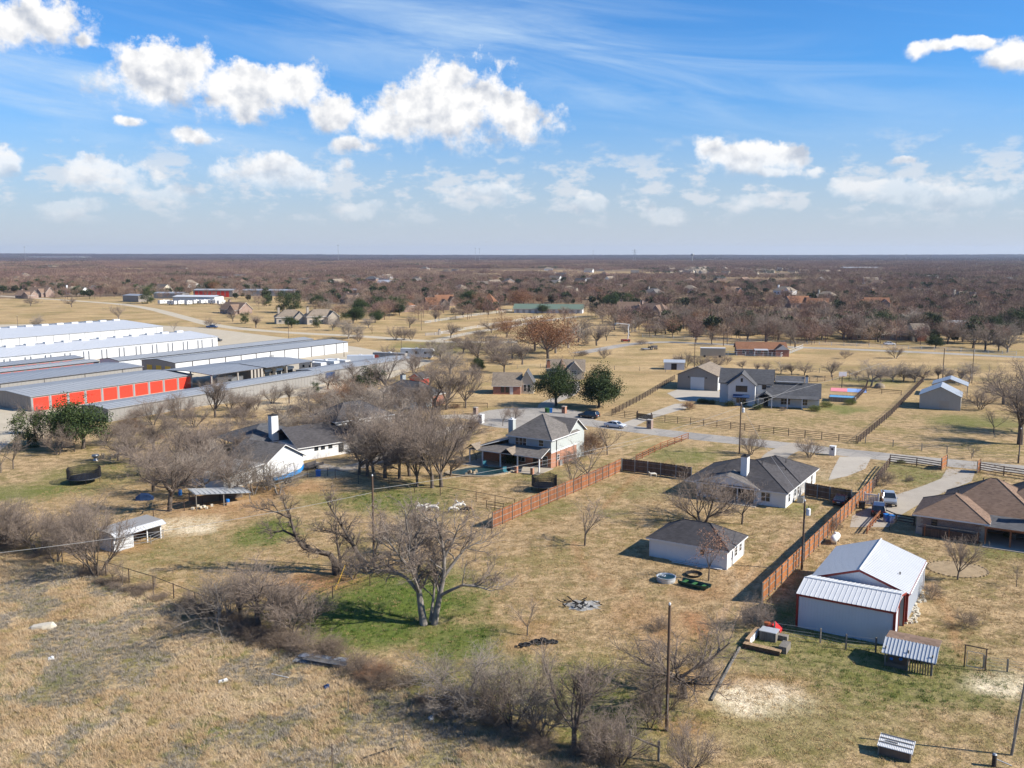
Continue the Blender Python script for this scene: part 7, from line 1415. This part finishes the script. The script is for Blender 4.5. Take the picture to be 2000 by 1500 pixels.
for kind, px, py, tp, w_ in (('multi',240,868,815,1.3),('spread',300,880,800,1.2),('spread',345,905,810,1.2),('multi',410,900,830,1.3),('spread',540,870,800,1.2),('multi',470,830,785,1.3),('multi',590,845,795,1.2),('spread',610,880,790,1.15),('spread',675,865,770,1.25),('spread',735,850,755,1.25),('spread',770,905,790,1.15),('multi',812,845,775,1.2),('upright',845,830,735,1.2),('multi',880,850,800,1.2),('spread',760,800,720,1.2),('upright',700,795,735,1.3),('multi',640,800,755,1.4),('spread',840,770,690,1.1),('upright',810,745,680,1.1),('spread',880,730,665,1.2),('spread',860,705,650,1.2),('multi',920,750,700,1.2),('spread',950,690,640,1.2),('spread',1085,690,625,1.2),('spread',1110,680,620,1.2),('spread',1040,665,610,1.2),('multi',380,835,775,1.3),('multi',330,850,800,1.3),('multi',450,800,755,1.3),('multi',500,800,760,1.3),('multi',90,865,810,1.2),('multi',205,868,820,1.2),('multi',700,900,830,1.0),('spread',880,930,850,1.0),('upright',905,905,835,1.1),('young',930,900,855,1.2),('multi',1140,875,835,1.2),('multi',1125,905,870,1.1),('pale',810,1060,985,1.2),('multi',690,1130,1060,1.2),('multi',610,1215,1140,1.2),('pale',860,1330,1260,1.2),('multi',1060,1440,1350,1.1),('multi',1160,1470,1390,1.1),('multi',1270,1420,1340,1.1),('multi',1290,1400,1290,1.0),('bush',1290,1230,1195,1.0),('young',1960,1000,960,1.0),('multi',1915,800,745,1.3),('spread',1960,790,700,1.2),('spread',2000,760,690,1.2),('multi',1750,700,672,1.3),('multi',1650,700,680,1.3)):
    tree(kind, px, py, tp, wide=w_)
for px, py, tp in ((255,905,820),(290,930,830),(365,935,830),(385,915,815),(425,945,850),(445,930,840),(690,880,770),(775,880,770),(800,930,820),(820,905,790),(890,880,800),(915,860,780),(560,850,790),(520,880,815),(745,830,740),(665,830,750),(720,815,735),(785,820,735),(850,800,715),(600,800,745)): tree('spread', px, py, tp, wide=rg.uniform(1.0, 1.3))
for kind, px, py, tp in (('spread',500,640,605),('cedar',620,640,615),('spread',650,645,610),('live_oak',570,640,618),('spread',720,640,612),('spread',640,610,580),('live_oak',780,615,592),('spread',800,640,612),('spread',850,628,598),('spread',905,620,592),('spread',1135,650,612),('spread',1200,645,605),('spread',1360,665,625),('spread',1390,672,640),('spread',1460,664,610),('spread',1520,664,612),('live_oak',1470,655,628),('spread',1575,668,620),('spread',1700,660,612),('spread',1790,668,615),('spread',1850,672,618),('spread',1900,680,628),('spread',1970,672,610),('spread',410,640,615),('spread',440,610,585),('spread',140,600,575),('spread',60,598,572),('multi',760,700,670),('multi',830,700,665),('spread',700,660,628),('spread',880,660,625),('rust',990,660,615),('spread',960,650,615),('multi',1180,700,675),('spread',1240,648,610),('spread',1300,652,612)): tree(kind, px, py, tp, wide=1.2)
for kind, px, py, tp, w_ in (('spread',470,1215,1090,1.2),('spread',540,1240,1110,1.2),('multi',400,1200,1120,1.2),('spread',780,935,835,1.1),('upright',815,950,830,1.1),('pale',545,965,890,1.1),('spread',450,975,870,1.1),('spread',300,960,860,1.1),('spread',230,900,830,1.1),('spread',560,830,765,1.2),('spread',480,815,755,1.2),('spread',620,825,760,1.2),('upright',680,775,715,1.2),('spread',640,760,715,1.2),('spread',690,745,700,1.2),('multi',0,1060,960,1.2),('multi',50,1060,975,1.2),('multi',130,1060,985,1.1),('pale',1050,1430,1310,1.2),('pale',900,1400,1290,1.2),('multi',1180,1490,1390,1.2),('spread',1385,1330,1230,1.1)): tree(kind, px, py, tp, wide=w_)
for k in range(34):
    px = rg.uniform(230, 900); py = rg.uniform(775, 870); tree(rg.choice(('bush', 'bush', 'brush', 'rustbush')), px, py, h=rg.uniform(1.2, 3.0), wide=1.5, group='scrub before the storage park')
for k in range(26):
    px = rg.uniform(840, 1290); py = rg.uniform(652, 712) - max(0, px - 1100) * .12; tree(rg.choice(('bush', 'brush', 'multi')), px, py, h=rg.uniform(1.6, 4.5), wide=1.4, group='scrub at the straw field edge')
# labels for the many: named by the nearest landmark, counted from the left
LAND = [('the farmhouse', G(1500, 745)), ('the garden shed', G(1320, 720)), ('the brick ranch', G(1480, 690)), ('the brick cottage', G(985, 765)), ('the stable', G(1060, 605)), ('the roadside house', G(1720, 660)), ('the tan barn', G(1840, 770)), ('the lane entrance', G(860, 652)), ('the storage park', G(500, 690)), ('the storage back wall', G(420, 800)), ('the white ranch house', G(640, 880)), ('the turning circle', G(1000, 815)), ('the garden pool', G(938, 922)), ('the straw field', G(1150, 690)), ('the dark roofed house', G(780, 780)), ('the pasture pole', G(731, 1100)), ('the stone garden', G(230, 893)), ('the right edge', G(1970, 790)), ('the foreground pole', G(1302, 1420)), ('the country road bend', G(400, 635)), ('the white halls', G(100, 640)),
        ('the hedge start on the left', G(60, 1080)), ('the chain fence', G(300, 1160)), ('the hedge bend', G(560, 1262)), ('the scrap tin', G(650, 1295)), ('the wild bush', G(925, 1390)), ('the bottom edge', G(1150, 1485)), ('the wood edge on the left', G(250, 578)), ('the wood edge behind the stable', G(900, 585)), ('the wood edge on the right', G(1900, 650)), ('the far right fields', G(1600, 640))]
ORD = ['first', 'second', 'third', 'fourth', 'fifth', 'sixth', 'seventh', 'eighth', 'ninth', 'tenth', 'eleventh', 'twelfth', 'thirteenth', 'fourteenth', 'fifteenth', 'sixteenth', 'seventeenth', 'eighteenth', 'nineteenth', 'twentieth']
for a_, c_ in (('twenty', 'thirtieth'), ('thirty', 'fortieth'), ('forty', 'fiftieth'), ('fifty', 'sixtieth'), ('sixty', 'seventieth'), ('seventy', 'eightieth')): ORD += [a_ + '-' + q for q in ORD[:9]] + [c_]
bk = {}
for e_, desc, x, y, px in PENDING:
    l = min(LAND, key=lambda q: (math.log(max(q[1][1], 1) / max(y, 1)) * 2) ** 2 + ((q[1][0] - x) / max(y, 1)) ** 2)[0]; bk.setdefault((desc, l), []).append((x / max(y, 1), e_))
for (desc, l), it in bk.items():
    it.sort(key=lambda q: q[0])
    for i, (_, e_) in enumerate(it): e_['label'] = '%s by %s' % (desc, l) if len(it) == 1 else '%s by %s, %s from the left' % (desc, l, ORD[i])

# ------------------------------------------------------------------ far houses among the trees
rg = random.Random(31); FAR = []
spots = [(30, 583, 0), (55, 580, 0), (135, 575, 1), (175, 570, 1), (240, 566, 1), (365, 562, 1), (470, 560, 1), (430, 612, 2), (540, 633, 3), (600, 634, 3), (665, 592, 2), (760, 608, 4), (835, 606, 4), (855, 598, 4), (940, 605, 5), (525, 556, 1), (690, 562, 1), (735, 560, 6), (620, 562, 1), (995, 562, 1), (1190, 568, 1), (1255, 578, 1), (1205, 615, 2), (1240, 616, 2), (1545, 602, 4), (1575, 604, 4), (1665, 604, 4), (1690, 602, 4), (1590, 588, 1), (1510, 575, 1), (1660, 570, 1), (1870, 590, 1), (1420, 578, 1), (1110, 575, 1), (880, 572, 1), (300, 572, 1), (90, 566, 1), (20, 552, 1), (200, 553, 1), (1775, 580, 1), (1330, 572, 1), (930, 560, 1), (580, 556, 1), (420, 553, 1)]
for k in range(70): spots.append((1290 + rg.uniform(0, 420), rg.uniform(523, 536), 7))
for k in range(110): spots.append((rg.uniform(-30, 1990), rg.uniform(513, 560), 1))
FS = [('brick_brown', 'shingle_brown', 18), ('siding_cream', 'shingle_tan', 17), ('brick_brown', 'shingle_brown', 18), ('stone_pale', 'shingle_tan', 20), ('brick_brown', 'shingle_rust', 15), ('brick_orange', 'shingle_rust', 9), ('siding_white', 'metal_bluewhite', 18), ('siding_cream', 'shingle_tan', 13)]
WORDS = ['brown brick', 'cream', 'low brown', 'pale stone', 'rust roofed', 'small square rust roofed', 'white', 'estate']
far_list = []
for i, (px, py, k) in enumerate(spots):
    wm, rm, L = FS[k]
    if k == 1: wm, rm = rg.choice((('siding_cream', 'shingle_tan'), ('stone_pale', 'shingle_grey'), ('siding_white', 'shingle_tan'), ('brick_orange', 'shingle_brown'), ('brick_brown', 'shingle_slate')))
    x, y = G(px, py); B_ = Bld('distant_house', None, 'house', (x, y), R(rg.choice((-31, 59, -12, 20, -40)) + rg.uniform(-8, 8)), 'far houses among the trees'); D = rg.uniform(9, 12); h = rg.uniform(3.0, 4.2); L = L * rg.uniform(.8, 1.15); zr = h + rg.uniform(3.0, 4.6)
    if k == 5: B_.walls(0, L, 0, L, 5, wm); B_.hip(0, L, 0, L, 5, 11, rm)
    elif rg.random() < .45 and k != 7: B_.walls(0, L, 0, D, h, wm); B_.hip(0, L, 0, D, h, zr, rm, over=.5)
    else: B_.gwalls(0, L, 0, D, h, zr, 'u', wm); B_.gable(0, L, 0, D, h, zr + .2, 'u', rm, over=.5)
    if k != 7 and y < 900:
        B_.gwalls(L * .6, L * .6 + 6, -3, 5, h, zr - 1, 'v', wm); B_.gable(L * .6, L * .6 + 6, -3, 5, h, zr - .8, 'v', rm, over=.4)
        for j in range(3): B_.win(2 + j * 3.0, 0, 'f', 1.6, 1.4, 1.5, 2)
        B_.chimney(2, D * .6, h, zr + 1.2, 1.2, 1.2, wm)
    far_list.append((px, py, k, B_.root))
far_list.sort(key=lambda q: q[0]); cnt = {}
for px, py, k, o in far_list:
    z = 'far left' if px < 500 else 'left of centre' if px < 900 else 'centre' if px < 1280 else 'right of centre' if px < 1720 else 'far right'; r_ = 'nearer' if py > 585 else 'middle' if py > 551 else 'farthest'
    key = (WORDS[k], z, r_); cnt[key] = cnt.get(key, 0) + 1; q = cnt[key] - 1
    o['label'] = '%s house in the %s row, %s, %s from its left' % (WORDS[k], r_, z, ORD[q] if q < len(ORD) else 'a further one')
# far commercial yard with red doors, white rows
def block(px, py, L, D, h, wm, rm, label, rot=-28, doors=None):
    B_ = Bld('distant_storage', label, 'storage', G(px, py), R(rot)); B_.walls(0, L, 0, D, h, wm); B_.gable(0, L, 0, D, h, h + 1.0, 'u', rm, 'trim_dark', over=.4)
    for k in range(doors or 0): B_.door(3 + k * 4, 0, 'f', 3.2, h - .8, 'roll_red', 'roll_up_door', handle=False)
block(240, 589, 18, 14, 5, 'metal_taupe', 'metal_grey', 'dark grey block at the left of the far yard'); block(338, 592, 34, 16, 5, 'metal_white', 'metal_white', 'white roofed block of the far storage yard', -8); block(378, 580, 36, 14, 6, 'metal_taupe', 'metal_bluegrey', 'far storage block with red doors facing the yard', -6, 8); block(300, 583, 26, 12, 4.5, 'metal_grey', 'metal_grey', 'grey roofed block behind the far cedar', -8); block(470, 578, 50, 18, 5, 'metal_grey', 'metal_grey', 'long grey block right of the far red doors', -6); block(650, 577, 42, 16, 5, 'metal_dark', 'metal_bluegrey', 'blue roofed low hall beyond the evergreens', -6); block(50, 505, 420, 160, 12, 'metal_white', 'metal_white', 'huge white warehouse on the left horizon', 0); block(1650, 531, 70, 30, 9, 'rv_white', 'metal_white', 'pale block beyond the far estate', 0)
rg = random.Random(41)
for k in range(16):
    px = 590 + k * 3.2 if k > 7 else 320 + k * 16; py = 578 + rg.uniform(-2, 2) if k > 7 else 594 + rg.uniform(-1, 2)
    rv(px, py, R(rg.choice((60, -28, 70))), rg.uniform(6, 9), 3.2, 'rv_white', '%s white vehicle in the far storage yard from the left' % ORD[k], 'travel_trailer', 1)
for k in range(7): rv(1236 + k * 9, 597 + rg.uniform(-2, 2), R(rg.uniform(-30, 30)), 9, 3.4, 'rv_white', '%s white trailer right of the far evergreen oak' % ORD[k], 'travel_trailer', 1)
# masts and towers on the skyline
def mast(px, dist, top_px, label, lattice=False, w=3.0):
    x = (px - 1000) / F * dist; h = HC + (495 - top_px) / F * dist; e = thing('lattice_tower' if lattice else 'radio_mast', label, 'tower', (x, dist)); mb = MB()
    if lattice:
        for sx, sy in ((-1, -1), (1, -1), (1, 1), (-1, 1)): mb.tube((sx * w, sy * w, 0), (sx * w * .25, sy * w * .25, h), .35, .25, 4)
        for k in range(9):
            z0, z1 = h * k / 9, h * (k + 1) / 9; a, c_ = w * (1 - .75 * k / 9), w * (1 - .75 * (k + 1) / 9)
            for sx in (-1, 1): mb.tube((-a, sx * a, z0), (c_, sx * c_, z1), .16, n=4); mb.tube((a, sx * a, z0), (-c_, sx * c_, z1), .16, n=4)
        mb.build('lattice', 'steel', e)
        for z in (h * .78, h * .9): m2 = MB(); m2.bx(-w * 2.2, w * 2.2, -.3, .3, z, z + .5); m2.build('crossarm', 'steel', e)
    else:
        mb.tube((0, 0, 0), (0, 0, h), w * .2, w * .1, 6); mb.build('shaft', 'steel', e); m2 = MB(); m2.bx(-w * .4, w * .4, -w * .3, w * .3, h * .93, h * .97); m2.build('antenna', 'steel', e)
    return h
for px, d, tp, l, la, w in ((1237, 3600, 487, 'lattice power tower on the centre skyline', True, 5), (664, 4200, 478, 'thin radio mast left of centre', False, 5), (58, 3800, 481, 'thin radio mast at the far left', False, 4), (929, 4200, 484, 'left mast of a skyline pair', False, 4), (937, 4200, 485, 'right mast of a skyline pair', False, 4), (1157, 4200, 489, 'short mast right of the skyline pair', False, 4), (1536, 3800, 497, 'dark mast right of the water tower', False, 5), (1763, 3800, 496, 'tower on the right skyline', False, 6), (1982, 3800, 495, 'mast at the right end of the skyline', False, 4), (1900, 2200, 514, 'double pole far on the right', False, 3)): mast(px, d, tp, l, la, w)
e = thing('water_tower', 'small dark water tower on the skyline', 'tower', ((1349 - 1000) / F * 3600, 3600)); mb = MB(); mb.tube((0, 0, 0), (0, 0, 30), 2, 1.6, 8); mb.build('stem', 'metal_grey', e); mb = MB(); mb.lathe([(1, 28), (6, 31), (7, 34), (5, 37), (1, 38)], n=14); mb.build('tank', 'metal_grey', e)

# ------------------------------------------------------------------ scattered masses
def scatter(name, protos, X, Y, scale, label, cat, sz=None, seed=0, z=0.0):
    rr = np.random.default_rng(seed); N = len(X); me_ = bpy.data.meshes.new(name); me_.vertices.add(N); me_.vertices.foreach_set('co', np.stack([X, Y, np.full(N, z)], -1).astype(np.float32).ravel())
    a = me_.attributes.new('rz', 'FLOAT', 'POINT'); a.data.foreach_set('value', rr.uniform(0, 6.28, N).astype(np.float32)); a = me_.attributes.new('ix', 'INT', 'POINT'); a.data.foreach_set('value', rr.integers(0, len(protos), N).astype(np.int32))
    a = me_.attributes.new('sc', 'FLOAT_VECTOR', 'POINT'); a.data.foreach_set('vector', (np.stack([scale, scale, scale if sz is None else sz], -1)).astype(np.float32).ravel()); me_.update()
    cl = bpy.data.collections.new(name + '_kinds')
    for i, pm in enumerate(protos): cl.objects.link(bpy.data.objects.new('%s_kind_%02d' % (name, i), pm))
    t = bpy.data.node_groups.new(name, 'GeometryNodeTree'); t.interface.new_socket('Geometry', in_out='INPUT', socket_type='NodeSocketGeometry'); t.interface.new_socket('Geometry', in_out='OUTPUT', socket_type='NodeSocketGeometry')
    n = t.nodes; gi = n.new('NodeGroupInput'); go = n.new('NodeGroupOutput'); ip = n.new('GeometryNodeInstanceOnPoints'); ci = n.new('GeometryNodeCollectionInfo'); ci.inputs['Collection'].default_value = cl; ci.inputs['Separate Children'].default_value = True; ci.inputs['Reset Children'].default_value = True
    def na(k, ty): q = n.new('GeometryNodeInputNamedAttribute'); q.data_type = ty; q.inputs['Name'].default_value = k; return q.outputs[0]
    cb = n.new('ShaderNodeCombineXYZ'); L = t.links.new; L(gi.outputs[0], ip.inputs['Points']); L(ci.outputs[0], ip.inputs['Instance']); ip.inputs['Pick Instance'].default_value = True; L(na('ix', 'INT'), ip.inputs['Instance Index']); L(na('rz', 'FLOAT'), cb.inputs[2]); L(cb.outputs[0], ip.inputs['Rotation']); L(na('sc', 'FLOAT_VECTOR'), ip.inputs['Scale']); L(ip.outputs[0], go.inputs[0])
    o = put(me_, name); md = o.modifiers.new('scatter', 'NODES'); md.node_group = t; return tag(o, label, cat, kind='stuff')
def far_tree(seed, n_tw, mat, H=10.0, evergreen=False):
    rr = np.random.default_rng(seed); N = n_tw; u = rr.normal(size=(N, 3)); u /= np.linalg.norm(u, axis=1, keepdims=True); rad_ = rr.uniform(.25, 1, (N, 1)) ** .5
    lump = 1 + .25 * np.sin(u[:, :1] * 5 + seed) * np.cos(u[:, 1:2] * 4 + seed)
    c_ = u * rad_ * lump * np.array([[.42 * H, .42 * H, .33 * H]]) + np.array([[0, 0, .62 * H]]); c_[:, 2] = np.maximum(c_[:, 2], .12 * H)
    d = u * np.array([[1, 1, .6]]) + np.array([[0, 0, .55]]) + rr.normal(0, .5, (N, 3)); d /= np.linalg.norm(d, axis=1, keepdims=True); s_ = np.cross(d, rr.normal(size=(N, 3))); s_ /= np.linalg.norm(s_, axis=1, keepdims=True)
    if evergreen: l = rr.uniform(.35, .6, (N, 1)); w = l * .7
    else: l = rr.uniform(.5, 1.1, (N, 1)); w = rr.uniform(.035, .075, (N, 1))
    V = np.stack([c_ - d * l - s_ * w, c_ - d * l + s_ * w, c_ + d * l], 1).reshape(-1, 3); T = np.arange(N * 3).reshape(-1, 3)
    tv = np.array([[-.16, 0, 0], [.16, 0, 0], [.1, 0, .6 * H], [-.1, 0, .6 * H], [0, -.16, 0], [0, .16, 0], [0, .1, .6 * H], [0, -.1, .6 * H]]); k = len(V); V = np.concatenate([V, tv]); T = np.concatenate([T, np.array([[0, 1, 2], [0, 2, 3], [4, 5, 6], [4, 6, 7]]) + k])
    return V, T
for nm, col in (('far_bark_a', (.29, .19, .145)), ('far_bark_b', (.235, .15, .125)), ('far_bark_c', (.34, .245, .175)), ('far_bark_d', (.31, .18, .12)), ('far_bark_e', (.15, .115, .12))): bark(nm, col, tuple(c_ * .72 for c_ in col), .3)
leafy('far_green', (.040, .055, .022), (.065, .078, .030))
near_p = []
for i in range(8): V, T = far_tree(900 + i, 520, None); near_p.append(raw_mesh('wood_tree', V, T, ('far_bark_a', 'far_bark_b', 'far_bark_c', 'far_bark_a', 'far_bark_b', 'far_bark_c', 'far_bark_d', 'far_bark_c')[i]))
V, T = far_tree(950, 700, None, 9, True); near_p.append(raw_mesh('wood_evergreen', V, T, 'far_green')); V, T = far_tree(951, 600, None, 7, True); near_p.append(raw_mesh('wood_evergreen', V, T, 'far_green'))
grove_p = []
for i in range(5):
    rr = np.random.default_rng(60 + i); VV = []; TT = []; off = 0
    for j in range(34):
        V, T = far_tree(1000 + i * 50 + j, 90, None, rr.uniform(8, 12)); V = V[:270]; T = T[:90]
        V = V.copy(); cc = V.reshape(-1, 3, 3).mean(1, keepdims=True); V = (cc + (V.reshape(-1, 3, 3) - cc) * np.array([1.6, 1.6, 1.6])).reshape(-1, 3)
        V[:, 0] += rr.uniform(-30, 30); V[:, 1] += rr.uniform(-30, 30); VV.append(V); TT.append(T + off); off += len(V)
    grove_p.append(raw_mesh('wood_grove', np.concatenate(VV), np.concatenate(TT), ('far_bark_a', 'far_bark_b', 'far_bark_a', 'far_bark_b', 'far_bark_c')[i]))
rr = np.random.default_rng(3); VV = []; off = 0; TT = []
for j in range(12): V, T = far_tree(1500 + j, 130, None, 9, True); V = V[:390]; T = T[:130]; V = V.copy(); V[:, 0] += rr.uniform(-30, 30); V[:, 1] += rr.uniform(-30, 30); VV.append(V); TT.append(T + off); off += len(V)
grove_p.append(raw_mesh('evergreen_grove', np.concatenate(VV), np.concatenate(TT), 'far_green'))
dark_p = [pm.copy() for pm in grove_p]
for i, pm in enumerate(dark_p[:-1]): pm.materials[0] = MAT['far_bark_e']
rr = np.random.default_rng(8)
HX = np.array([q[3].location.x for q in far_list]); HY = np.array([q[3].location.y for q in far_list])
def wood(N, r0, r1, half, clear_t):
    r_ = np.sqrt(rr.uniform(r0 ** 2, r1 ** 2, N)); a_ = rr.uniform(-half, half, N); X, Y = r_ * np.sin(a_), r_ * np.cos(a_); _, _, f_ = forest_amount(X, Y); k = f_ & (fbm(X, Y * 2.2, 420, 31, 3) < clear_t) & (fbm(X, Y, 70, 77, 3) > .36)
    X, Y = X[k], Y[k]
    if r0 < 1500:                                           # keep the houses free
        dy = Y[:, None] - HY[None, :] - 2; d = np.min((X[:, None] - HX[None, :] - 8) ** 2 + (dy * np.where(dy < 0, .26, .8)) ** 2, 1); m_ = d > 13 ** 2; X, Y = X[m_], Y[m_]
    return X, Y
X, Y = wood(17000, 400, 1250, R(44), .60); 
NB_ = 1500; qx = rr.uniform(-40, 2040, NB_); qe = np.interp(qx, [q[0] for q in FOREST_EDGE], [q[1] for q in FOREST_EDGE]); qy = qe + np.abs(rr.normal(0, 17, NB_)); W_ = np.array([G(a_, c_) for a_, c_ in zip(qx, qy)]); k = ((qx > 480) | (qy < 586)) & (rr.random(NB_) < .6) & ~((qx > 980) & (qx < 1140) & (qy > 596) & (qy < 625)) & (fbm(W_[:, 0], W_[:, 1], 60, 91, 3) > .42) & (qy < 676)
for (hx, hy) in zip(HX, HY): k &= (W_[:, 0] - hx - 8) ** 2 + ((W_[:, 1] - hy - 4) * .7) ** 2 > 121
X = np.concatenate([X, W_[k, 0]]); Y = np.concatenate([Y, W_[k, 1]])
scatter('woodland', near_p, X, Y, rr.uniform(.62, 1.15, len(X)), 'brown leafless wood filling the middle distance', 'wood', seed=1)
X, Y = wood(9000, 1200, 4200, R(42), .58); scatter('far_woodland', grove_p, X, Y, rr.uniform(.8, 1.15, len(X)), 'far purple brown wood reaching toward the horizon', 'wood', seed=2)
X, Y = wood(7000, 4000, 11800, R(40), .8); scatter('horizon_woodland', dark_p, X, Y, rr.uniform(1.8, 2.6, len(X)), 'hazy wooded line along the horizon', 'wood', rr.uniform(.9, 1.35, len(X)), seed=3)
# low wooded rise on the skyline, higher toward the left
hx_ = np.linspace(-9500, 9500, 260); hy_ = np.linspace(7000, 11500, 14); HXg, HYg = np.meshgrid(hx_, hy_); prof = np.sin((HYg - 7000) / 4500 * math.pi); HZ = prof * np.clip(10 + 20 * fbm(HXg, HYg, 2600, 5, 4) + 14 * sstep(-HXg, -500, 5500) - 8, 2, 40) - .5
ii = np.arange(260 * 14).reshape(14, 260); Qh = np.stack([ii[:-1, :-1], ii[:-1, 1:], ii[1:, 1:], ii[1:, :-1]], -1).reshape(-1, 4); hill = put(raw_mesh('hills', np.stack([HXg, HYg, HZ], -1).reshape(-1, 3), Qh, 'far_bark_e', True), 'hills'); tag(hill, 'low wooded rise along the skyline', 'hills', kind='structure')
N = 5200; X = rr.uniform(-6800, 6800, N); Y = rr.uniform(7100, 10400, N); Zh = np.sin((Y - 7000) / 4500 * math.pi) * np.clip(2 + 20 * fbm(X, Y, 2600, 5, 4) + 14 * sstep(-X, -500, 5500), 2, 40) - .5; o = scatter('skyline_woodland', dark_p, X, Y, rr.uniform(1.6, 2.4, N), 'wooded skyline on the low rise', 'wood', rr.uniform(.8, 1.5, N), seed=9); co_ = np.stack([X, Y, Zh], -1).astype(np.float32); o.data.vertices.foreach_set('co', co_.ravel())
# dry tall grass, weeds and lawn tufts near the camera
def tuft(seed, n_, h, spread, w, mat, lean=.5):
    rr = np.random.default_rng(seed); b0 = rr.normal(0, spread, (n_, 2)); an = rr.uniform(0, 6.28, n_); hh = rr.uniform(.5, 1, n_) * h; ln = rr.uniform(.2, 1, n_) * lean * hh
    d = np.stack([np.cos(an), np.sin(an)], -1); p_ = np.stack([-np.sin(an), np.cos(an)], -1) * w
    A = np.concatenate([b0 - p_, np.zeros((n_, 1))], 1); Bq = np.concatenate([b0 + p_, np.zeros((n_, 1))], 1); C = np.concatenate([b0 + d * ln[:, None], hh[:, None]], 1)
    return raw_mesh('tuft', np.stack([A, Bq, C], 1).reshape(-1, 3), np.arange(n_ * 3).reshape(-1, 3), mat)
straw_p = [tuft(i, 30, .34, .20, .014, 'straw', 1.6) for i in range(5)]; weed_p = [tuft(10 + i, 26, .30, .17, .016, 'weed_dark', 1.2) for i in range(4)]; green_p = [tuft(20 + i, 16, .2, .14, .016, 'grass_green', .8) for i in range(2)]; lawn_p = [tuft(30 + i, 15, .14, .13, .015, 'lawn_dry', 1.2) for i in range(3)]
rr = np.random.default_rng(15); N = 60000; X = rr.uniform(-75, 25, N); Y = rr.uniform(52, 120, N); k = inpoly(X, Y, ROUGH) & (np.abs(X) < Y * .70); X, Y = X[k], Y[k]; n_a = fbm(X, Y, 7, 3); n_w = fbm(X, Y, 5, 50)
s = (n_w < .52) & (n_a > .33); scatter('dry_grass', straw_p, X[s], Y[s], rr.uniform(.5, 1.35, s.sum()), 'tall straw coloured grass of the rough field', 'grass', seed=4)
s = (n_w >= .52); scatter('field_weeds', weed_p, X[s], Y[s], rr.uniform(.5, 1.2, s.sum()), 'grey dead weeds in the rough field', 'weeds', seed=5)
N = 70000; X = rr.uniform(-75, 90, N); Y = rr.uniform(56, 165, N); k = ~inpoly(X, Y, ROUGH) & (np.abs(X) < Y * .68) & (rr.random(N) < np.clip(110 / Y, 0, 1) ** 1.5); X, Y = X[k], Y[k]
bad = np.zeros(len(X), bool)
for pts in ([(29, 90), (37.5, 85.5), (48, 102), (40, 108)], g((1269, 1086), (1419, 1114), (1457, 1086), (1305, 1062)), g((1838, 935), (1905, 920), (1735, 1030), (1660, 1030), (1700, 990)), g((1336, 1000), (1534, 995), (1612, 949), (1500, 925)), g((1785, 1045), (2200, 1080), (2200, 925), (1850, 960)), g((1618, 938), (1640, 892), (1702, 893), (1655, 930))): bad |= inpoly(X, Y, pts)
X, Y = X[~bad], Y[~bad]; gsum = np.zeros(len(X))
for q in [(760,1180,190,60),(720,1225,140,45),(900,1255,90,40),(790,978,110,22),(520,1042,60,26),(1000,1340,230,60),(1190,1400,150,70),(1620,1270,230,50),(1800,1330,200,60)]: gsum = np.maximum(gsum, ell(X, Y, *q))
s = rr.random(len(X)) < gsum * .8; scatter('lawn_grass', green_p, X[s], Y[s], rr.uniform(.6, 1.3, s.sum()), 'short green grass on the near lawns', 'grass', seed=6); s = ~s; scatter('dry_lawn', lawn_p, X[s], Y[s], rr.uniform(.6, 1.4, s.sum()), 'short dry tan grass on the lawns', 'grass', seed=7)

# ------------------------------------------------------------------ the air
mb = MB(); mb.bx(-12600, 12600, -12600, 12600, -1.0, 125); hz_ = mb.mesh('haze', []); 
hm = bpy.data.materials.new('haze'); hm.use_nodes = True; t = hm.node_tree; t.nodes.clear(); vo = t.nodes.new('ShaderNodeVolumePrincipled'); vo.inputs['Color'].default_value = (.66, .79, 1.0, 1); vo.inputs['Density'].default_value = HAZE; vo.inputs['Anisotropy'].default_value = .2; out = t.nodes.new('ShaderNodeOutputMaterial'); t.links.new(vo.outputs[0], out.inputs['Volume']); hz_.materials.append(hm)
tag(put(hz_, 'haze'), 'thin pale haze in the distance', 'haze', kind='stuff')
